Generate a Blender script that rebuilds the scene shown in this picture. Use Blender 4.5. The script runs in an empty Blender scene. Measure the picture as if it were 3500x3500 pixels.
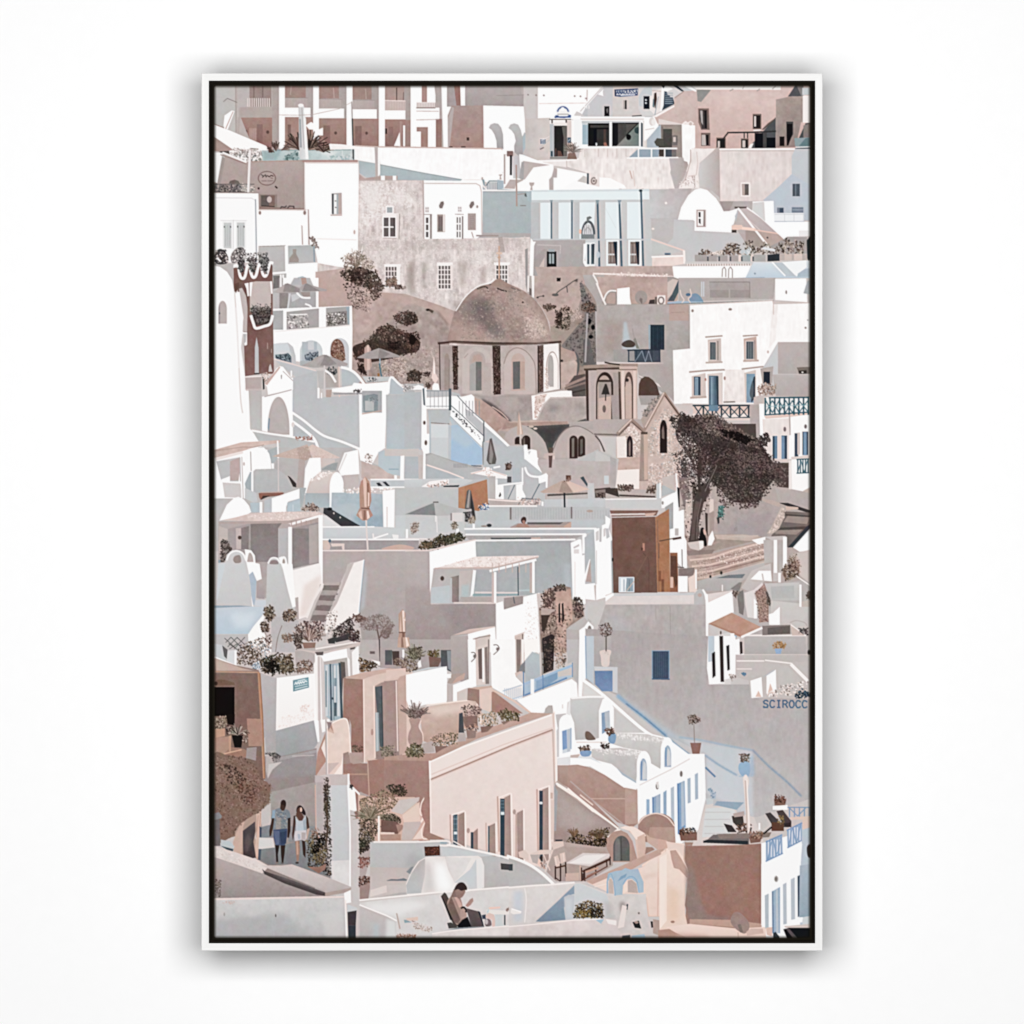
import bpy, math, re
import numpy as np
C = bpy.context.scene.collection
S = bpy.context.scene
PX = 0.0003                      # metres per print dot: the frame is 0.64 m wide and 0.90 m tall
ZC = 1.5                         # height of the picture's middle above the floor
D = 0.087                        # how far the frame stands out from the wall
GAP = 0.062                      # gap behind it, added for a deeper wall shadow; an unseen spacer bridges it
def at(x, y): return (x-1750)*PX, ZC-(y-1750)*PX

# ---------- camera ----------
cam = bpy.data.cameras.new('camera'); co = bpy.data.objects.new('camera', cam); C.objects.link(co)
co.location = (0, -D-12.0, ZC); co.rotation_euler = (math.radians(90), 0, 0)
cam.sensor_width = 36; cam.lens = 36*12.0/(3500*PX); cam.clip_start = 0.05; cam.clip_end = 50
S.camera = co

# ---------- light: a soft lamp in front and above, a wide far one behind the camera ----------
w = bpy.data.worlds.new('World'); S.world = w; w.use_nodes = True
w.node_tree.nodes['Background'].inputs[0].default_value = (1, 1, 1, 1)
w.node_tree.nodes['Background'].inputs[1].default_value = 0.0
def softbox(sx, sz, z, dist, energy):
    la = bpy.data.lights.new('softbox', 'AREA'); la.shape = 'RECTANGLE'; la.size = sx; la.size_y = sz; la.energy = energy
    lo = bpy.data.objects.new('softbox', la); C.objects.link(lo)
    lo.location = (0, -dist, ZC+z); lo.rotation_euler = (math.radians(90), 0, 0)
softbox(2.9, 1.75, .2, 3.75, 151)
softbox(12.7, 8.3, .3, 12.6, 390)
S.view_settings.view_transform = 'Standard'; S.view_settings.look = 'None'
S.view_settings.exposure = 0; S.view_settings.gamma = 1; S.view_settings.use_curve_mapping = False
S.render.engine = 'CYCLES'

# ---- the printed picture: a small painter that fills outlines with ink, in units of one print dot ----
PX0, PY0, PX1, PY1 = 726, 287, 2776, 3213
CHROMA = .88
W, H = PX1-PX0, PY1-PY0
def _vnoise(rng, sx, sy):
    a = rng.standard_normal((int(H/sy)+3, int(W/sx)+3)).astype(np.float32)
    y = np.arange(H)/sy; x = np.arange(W)/sx
    yi = y.astype(int); xi = x.astype(int)
    fy = (y-yi).astype(np.float32); fx = (x-xi).astype(np.float32)
    fy = fy*fy*(3-2*fy); fx = fx*fx*(3-2*fx)
    r = a[yi]*(1-fy)[:, None]+a[yi+1]*fy[:, None]
    return r[:, xi]*(1-fx)+r[:, xi+1]*fx
class Painter:
    def __init__(s, text):
        s.rng = np.random.default_rng(7)
        s.blotch = .55*_vnoise(s.rng, 22, 22)+.5*_vnoise(s.rng, 9, 9)+.4*_vnoise(s.rng, 60, 60)
        s.streak = .55*_vnoise(s.rng, 6, 22)+.55*_vnoise(s.rng, 10, 12)+.45*_vnoise(s.rng, 16, 60)+.3*_vnoise(s.rng, 60, 90)
        s.img = np.empty((H, W, 3), np.float32); s.img[:] = (198, 191, 189)
        s.ids = np.zeros((H, W), np.int16); s.groups = ['ground']; s.gid = 0
        s.ox, s.oy, s.k = 0, 0, 1
        for n, line in enumerate(text.split('\n')):
            t = line.split('#')[0].split()
            if not t: continue
            try: s.run(t)
            except Exception as e: raise RuntimeError('line %d: %s (%r)' % (n, line, e))
    def run(s, t):
        o = t[0]; a = t[1:]
        if o == 'T': s.ox, s.oy, s.k = float(a[0])-PX0, float(a[1])-PY0, float(a[2])/1932
        elif o == 'G':
            s.groups.append(' '.join(a)); s.gid = len(s.groups)-1
        elif o == 'U': s.gid = max(i for i, g in enumerate(s.groups) if g == ' '.join(a))
        elif o == 'p': s.poly(a[0], s.pts(a[1:]))
        elif o == 'c': s.poly(a[0], s.smooth(s.pts(a[1:]), True))
        elif o == 's': s.line(a[0], float(a[1])*s.k, s.smooth(s.pts(a[2:]), False))
        elif o == 'r':
            x0, y0, x1, y1 = map(float, a[1:5]); s.poly(a[0], s.tr([(x0, y0), (x1, y0), (x1, y1), (x0, y1)]))
        elif o == 'l': s.line(a[0], float(a[1])*s.k, s.pts(a[2:]))
        elif o == 'e':
            cx, cy, rx, ry = map(float, a[1:5]); b0, b1 = (float(a[5]), float(a[6])) if len(a) > 6 else (0, 360)
            n = 40; s.poly(a[0], s.tr([(cx+rx*math.cos(math.radians(b0+(b1-b0)*i/n)), cy+ry*math.sin(math.radians(b0+(b1-b0)*i/n))) for i in range(n+1)]))
        elif o == 'a':                                   # arch: box left, top, right, bottom, rise
            x0, y0, x1, y1, rs = map(float, a[1:6]); cx, rx = (x0+x1)/2, (x1-x0)/2
            s.poly(a[0], s.tr([(x0, y1)]+[(cx-rx*math.cos(math.pi*i/20), y0+rs-rs*math.sin(math.pi*i/20)) for i in range(21)]+[(x1, y1)]))
        elif o == 'o':                                   # ring or arc line
            cx, cy, rx, ry = map(float, a[2:6]); b0, b1 = (float(a[6]), float(a[7])) if len(a) > 7 else (0, 360)
            n = 28; s.line(a[0], float(a[1])*s.k, s.tr([(cx+rx*math.cos(math.radians(b0+(b1-b0)*i/n)), cy+ry*math.sin(math.radians(b0+(b1-b0)*i/n))) for i in range(n+1)]))
        elif o in 'vh':                                  # n bars across a box
            w, n = float(a[1]), int(a[2]); x0, y0, x1, y1 = map(float, a[3:7])
            for i in range(n):
                f = i/(n-1) if n > 1 else .5
                if o == 'v': x = x0+(x1-x0)*f; s.run(['r', a[0], x-w/2, y0, x+w/2, y1])
                else: y = y0+(y1-y0)*f; s.run(['r', a[0], x0, y-w/2, x1, y+w/2])
        elif o == 'w':                                   # window: frame, pane, box, columns, rows, frame width
            x0, y0, x1, y1 = map(float, a[2:6]); nx, ny, b = int(a[6]), int(a[7]), float(a[8])
            s.run(['r', a[0], x0, y0, x1, y1])
            cw, ch = (x1-x0-b*(nx+1))/nx, (y1-y0-b*(ny+1))/ny
            for i in range(nx):
                for j in range(ny):
                    X, Y = x0+b+i*(cw+b), y0+b+j*(ch+b); s.run(['r', a[1], X, Y, X+cw, Y+ch])
        elif o == 'f':                                   # leaves: colours, count, size, outline
            cols = a[0].split(','); n = int(int(a[1])*1.8); sz = float(a[2])*s.k*.74; P = s.pts(a[3:])
            m, x0, y0 = s.mask(P, 0)
            ys, xs = np.nonzero(m > .5)
            if not len(ys): return
            q = s.rng.integers(0, len(ys), n)
            for i in q:
                g = s.rng.normal(0, sz*.55, 2); x, y = xs[i]+x0+g[0], ys[i]+y0+g[1]
                r = sz*s.rng.uniform(.45, 1.25); an = s.rng.uniform(0, 6.3); e = s.rng.uniform(.35, .8)
                k = [(x+r*math.cos(an+b)*(1 if j % 2 else e), y+r*math.sin(an+b)*(1 if j % 2 else e)) for j, b in enumerate((0, 1.2, 2.6, 3.6, 5.2))]
                s.poly(cols[s.rng.integers(0, len(cols))], k, True)
        elif o == 'g':                                   # blades: colours, count, width, root x y, length, angle0, angle1
            cols = a[0].split(','); n = int(int(a[1])*1.5); w = float(a[2])*s.k*.6
            rx, ry, L, b0, b1 = map(float, a[3:8])
            for i in range(n):
                an = math.radians(s.rng.uniform(b0, b1)); l = L*s.rng.uniform(.6, 1.05); dr = s.rng.uniform(0, .35)
                pts = [(rx+l*t*math.cos(an), ry-l*t*math.sin(an)+l*dr*t*t) for t in (0, .35, .7, 1)]
                s.line(cols[s.rng.integers(0, len(cols))], w*s.rng.uniform(.6, 1.2), s.tr(pts))
        elif o == 'x':                                   # writing: colour, pen, letter width, height, x, y, slope, text
            w = float(a[1])*s.k; lw, lh, x, y, sl = map(float, a[2:7])
            for c in ' '.join(a[7:]):
                for st in FONT.get(c, ()):
                    s.line(a[0], w, s.tr([(x+u*lw, y+v*lh+sl*(x+u*lw-float(a[4]))) for u, v in st]))
                x += lw*1.45
        else: raise ValueError(o)
    def smooth(s, P, closed):
        n = len(P); R = []
        for i in range(n if closed else n-1):
            p = [P[(i+j) % n] if closed else P[min(max(i+j, 0), n-1)] for j in (-1, 0, 1, 2)]
            for k in range(5):
                t = k/5
                R.append(tuple(.5*(2*p[1][d]+(p[2][d]-p[0][d])*t+(2*p[0][d]-5*p[1][d]+4*p[2][d]-p[3][d])*t*t+(3*p[1][d]-p[0][d]-3*p[2][d]+p[3][d])*t**3) for d in (0, 1)))
        return R if closed else R+[P[-1]]
    def tr(s, p): return [(x*s.k+s.ox, y*s.k+s.oy) for x, y in p]
    def pts(s, a): return s.tr([tuple(map(float, q.split(','))) for q in a])
    def mask(s, P, soft):
        P = np.asarray(P, float); pad = int(soft)+2
        x0 = max(int(P[:, 0].min())-pad, 0); x1 = min(int(P[:, 0].max())+pad+1, W)
        y0 = max(int(P[:, 1].min())-pad, 0); y1 = min(int(P[:, 1].max())+pad+1, H)
        if x1 <= x0 or y1 <= y0: return np.zeros((0, 0)), 0, 0
        w, h = x1-x0, y1-y0; S = 2
        cnt = np.zeros((h*S, w+1), np.float32)           # two sub-rows, exact horizontal coverage
        Q = np.roll(P, -1, 0)
        yy = (np.arange(h*S)+.5)/S+y0
        for (ax, ay), (bx, by) in zip(P, Q):
            if ay == by: continue
            lo, hi, sg = (ay, by, 1) if ay < by else (by, ay, -1)
            i = np.nonzero((yy >= lo) & (yy < hi))[0]
            if not len(i): continue
            xc = np.clip(ax+(yy[i]-ay)*(bx-ax)/(by-ay)-x0, 0, w-1e-3)
            xi = xc.astype(int); fr = xc-xi
            cnt[i, xi] += sg*(1-fr); cnt[i, xi+1] += sg*fr
        m = np.clip(np.abs(np.cumsum(cnt, 1)[:, :w]), 0, 1).reshape(h, S, w).mean(1)
        r = int(soft)
        if r > 0:
            for ax in (0, 1):
                for _ in range(2):
                    c = np.cumsum(np.pad(m, [(r+1, r) if k == ax else (0, 0) for k in (0, 1)], mode='edge'), ax)
                    m = (np.take(c, range(2*r+1, c.shape[ax]), ax)-np.take(c, range(0, c.shape[ax]-2*r-1), ax))/(2*r+1)
        return m, x0, y0
    RE = re.compile(r'^([0-9a-f]{6})(?:([>|])([0-9a-f]{6}))?(.*)$')
    def poly(s, col, P, leaf=False):
        g = s.RE.match(col)
        if not g: raise ValueError('colour '+col)
        c1 = np.array([int(g[1][i:i+2], 16) for i in (0, 2, 4)], np.float32)
        ex = dict((k, float(v)) for k, v in re.findall(r'([~^@*])(\d+)', g[4]))
        m, x0, y0 = s.mask(P, ex.get('*', 0)*1.0)
        if m.size == 0: return
        h, w = m.shape; sl = (slice(y0, y0+h), slice(x0, x0+w))
        c = c1[None, None, :]
        if g[2]:
            c2 = np.array([int(g[3][i:i+2], 16) for i in (0, 2, 4)], np.float32)
            P = np.asarray(P); ax = 1 if g[2] == '>' else 0
            lo, hi = P[:, ax].min(), P[:, ax].max()
            t = np.clip(((np.arange(h)+y0 if ax else np.arange(w)+x0)-lo)/max(hi-lo, 1), 0, 1).astype(np.float32)
            t = t[:, None, None] if ax else t[None, :, None]
            c = c1*(1-t)+c2*t
        if '~' in ex: c = c+ex['~']*s.blotch[sl][:, :, None]*np.array([1, 1.06, 1.06], np.float32)
        if '^' in ex: c = c+ex['^']*s.streak[sl][:, :, None]*np.array([1, 1.08, 1.08], np.float32)
        al = (m*ex.get('@', 100)/100)[:, :, None].astype(np.float32)
        s.img[sl] = s.img[sl]*(1-al)+np.clip(c, 0, 255)*al
        if ex.get('@', 100) > 55 and ex.get('*', 0) < 6: s.ids[sl][m > .5] = s.gid
    def line(s, col, w, P):
        for (ax, ay), (bx, by) in zip(P[:-1], P[1:]):
            L = math.hypot(bx-ax, by-ay) or 1; nx, ny = -(by-ay)/L*w/2, (bx-ax)/L*w/2
            ex, ey = (bx-ax)/L*w*.25, (by-ay)/L*w*.25
            s.poly(col, [(ax+nx-ex, ay+ny-ey), (bx+nx+ex, by+ny+ey), (bx-nx+ex, by-ny+ey), (ax-nx-ex, ay-ny-ey)])
    def finish(s):
        rng = np.random.default_rng(3); im = s.img
        def blur(a, r):
            for ax in (0, 1):
                for _ in range(2):
                    c = np.cumsum(np.pad(a, [(r+1, r) if k == ax else (0, 0) for k in (0, 1, 2)], mode='edge'), ax, dtype=np.float64)
                    n = a.shape[ax]
                    a = ((np.take(c, range(2*r+1, 2*r+1+n), ax)-np.take(c, range(0, n), ax))/(2*r+1)).astype(np.float32)
            return a
        im = blur(im, 1)
        d = im-blur(im, 5); im = im+.55*d                            # a heavily sharpened photograph: pale halos along edges
        L = im.mean(2, keepdims=True); e = np.clip(np.abs(d.mean(2, keepdims=True))/14, 0, 1)*np.clip(1-np.abs(L-208)/50, 0, 1)
        im = np.clip(im+e*np.array([5, -4, -5], np.float32), 0, 254)
        lum = im.mean(2, keepdims=True); im = lum+(im-lum)*CHROMA
        tone = np.clip((252-lum)/120, .05, 1)*np.clip(lum/60, .25, 1)
        n = 2.2*_vnoise(rng, 5, 5)+1.8*_vnoise(rng, 14, 14)+1.5*_vnoise(rng, 70, 70)
        im = im+(n[:, :, None]*tone)*np.array([1, 1.04, 1.05], np.float32)
        c1 = 1.6*_vnoise(rng, 12, 12)+1.4*_vnoise(rng, 34, 40); c2 = 1.5*_vnoise(rng, 16, 16)
        im = im+tone*np.stack([c1, -.7*c1+.4*c2, -.3*c1-c2], 2)      # the blotchy colour of a compressed photograph
        L = im.mean(2, keepdims=True)
        im = im+9*np.sin(np.pi*np.clip((L-140)/112, 0, 1))-9*np.sin(np.pi*np.clip((L-15)/125, 0, 1))
        # darkening of the rounded canvas edge, painted into the ink
        y = np.minimum(np.arange(H), np.arange(H)[::-1]).astype(np.float32); x = np.minimum(np.arange(W), np.arange(W)[::-1]).astype(np.float32)
        fy = np.clip((y-5)/10, 0, 1); fx = np.clip((x-5)/10, 0, 1)
        f = np.clip(1-np.hypot(1-fy[:, None], 1-fx[None, :]), 0, 1)[:, :, None]**.7
        im = im*f+np.array([28, 25, 19])*(1-f)
        return np.clip(im, 0, 255)
_ = None
FONT = {  # pen strokes on a unit square, y down
 'A': [[(0,1),(.5,0),(1,1)],[(.2,.62),(.8,.62)]], 'C': [[(1,.15),(.7,0),(.3,0),(0,.3),(0,.7),(.3,1),(.7,1),(1,.85)]],
 'D': [[(0,0),(0,1),(.6,1),(1,.7),(1,.3),(.6,0),(0,0)]], 'E': [[(1,0),(0,0),(0,1),(1,1)],[(0,.5),(.8,.5)]], 'F': [[(1,0),(0,0),(0,1)],[(0,.5),(.8,.5)]],
 'I': [[(.5,0),(.5,1)],[(.2,0),(.8,0)],[(.2,1),(.8,1)]], 'L': [[(0,0),(0,1),(1,1)]], 'N': [[(0,1),(0,0),(1,1),(1,0)]], 'M': [[(0,1),(0,0),(.5,.6),(1,0),(1,1)]],
 'O': [[(.3,0),(.7,0),(1,.3),(1,.7),(.7,1),(.3,1),(0,.7),(0,.3),(.3,0)]], 'R': [[(0,1),(0,0),(.7,0),(1,.25),(.7,.5),(0,.5)],[(.5,.5),(1,1)]],
 'S': [[(1,.15),(.7,0),(.3,0),(0,.2),(.2,.45),(.8,.55),(1,.8),(.7,1),(.3,1),(0,.85)]], 'U': [[(0,0),(0,.7),(.3,1),(.7,1),(1,.7),(1,0)]], 'T': [[(0,0),(1,0)],[(.5,0),(.5,1)]],
 'P': [[(0,1),(0,0),(.7,0),(1,.25),(.7,.5),(0,.5)]], 'H': [[(0,0),(0,1)],[(1,0),(1,1)],[(0,.5),(1,.5)]], 'K': [[(0,0),(0,1)],[(1,0),(0,.5),(1,1)]], 'V': [[(0,0),(.5,1),(1,0)]],
 'X': [[(0,0),(1,1)],[(1,0),(0,1)]], 'Y': [[(0,0),(.5,.5),(1,0)],[(.5,.5),(.5,1)]], 'a': [[(.9,.4),(.9,1)],[(.9,.55),(.5,.4),(.1,.6),(.2,.95),(.9,.85)]], 'l': [[(.5,0),(.5,1)]],
 'e': [[(.1,.7),(.9,.7),(.7,.4),(.2,.45),(.1,.8),(.4,1),(.9,.9)]], 'o': [[(.5,.4),(.9,.7),(.5,1),(.1,.7),(.5,.4)]], 'n': [[(.1,1),(.1,.4),(.7,.4),(.9,.6),(.9,1)]], 'i': [[(.5,.4),(.5,1)]], 't': [[(.4,.1),(.4,1),(.8,1)],[(.1,.4),(.8,.4)]], 's': [[(.9,.45),(.3,.4),(.2,.65),(.8,.75),(.7,1),(.1,.95)]], 'r': [[(.2,1),(.2,.4),(.8,.45)]],
}
INK = 0.825
KIND = {}
for k, v in {
 'wall': 'plasterterrace blankwall upperterrace curvedwall whitestairwell gatewaywall curvedpinkwall foreparapet whiteledge orangewall orangefold orangebox greyblock whitecurves',
 'terrace': 'lounge fardeck midterraces poolterracemid poolterrace cafeterrace plantcourt patioset tealglass urnterrace gardenfore lowroofs',
 'parasol': 'closedparasol firstparasols lowerparasol pinkparasol greyparasol greyclosedparasol tanparasol peachparasol smallclosedparasol slatparasol',
 'person': 'bather sitter walkingman walkingwoman sunbather', 'tree': 'greattree treetrunk baretree palm', 'sign': 'doorsign wallsign sign',
 'shrub': 'bush scrub treebrown shrubbery creepers alleyplants lowerplants', 'plants': 'planterrow roofplants urns', 'pot': 'pot', 'church': 'church gablefront', 'chapel': 'chapel',
 'bell_tower': 'belltower', 'belfry': 'smallbelfry bluebelfry', 'awning': 'canopy glasscanopy tentroof', 'stairs': 'stairway whitegully steps stonestairs stairhouse cubelower', 'hillside': 'hillside rocks',
 'chimney': 'whitechimney leftchimneys', 'vault': 'barreldome smallvault vaultedhouse palepinkvault domedoor', 'tower': 'redtower whitetower', 'ruin': 'ruin rightruins', 'square': 'churchyard',
 'alley': 'alley alleyfloor', 'gate': 'pinkgateway leftgate', 'railing': 'bluerail'}.items():
    for t in v.split(): KIND[t] = k
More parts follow.
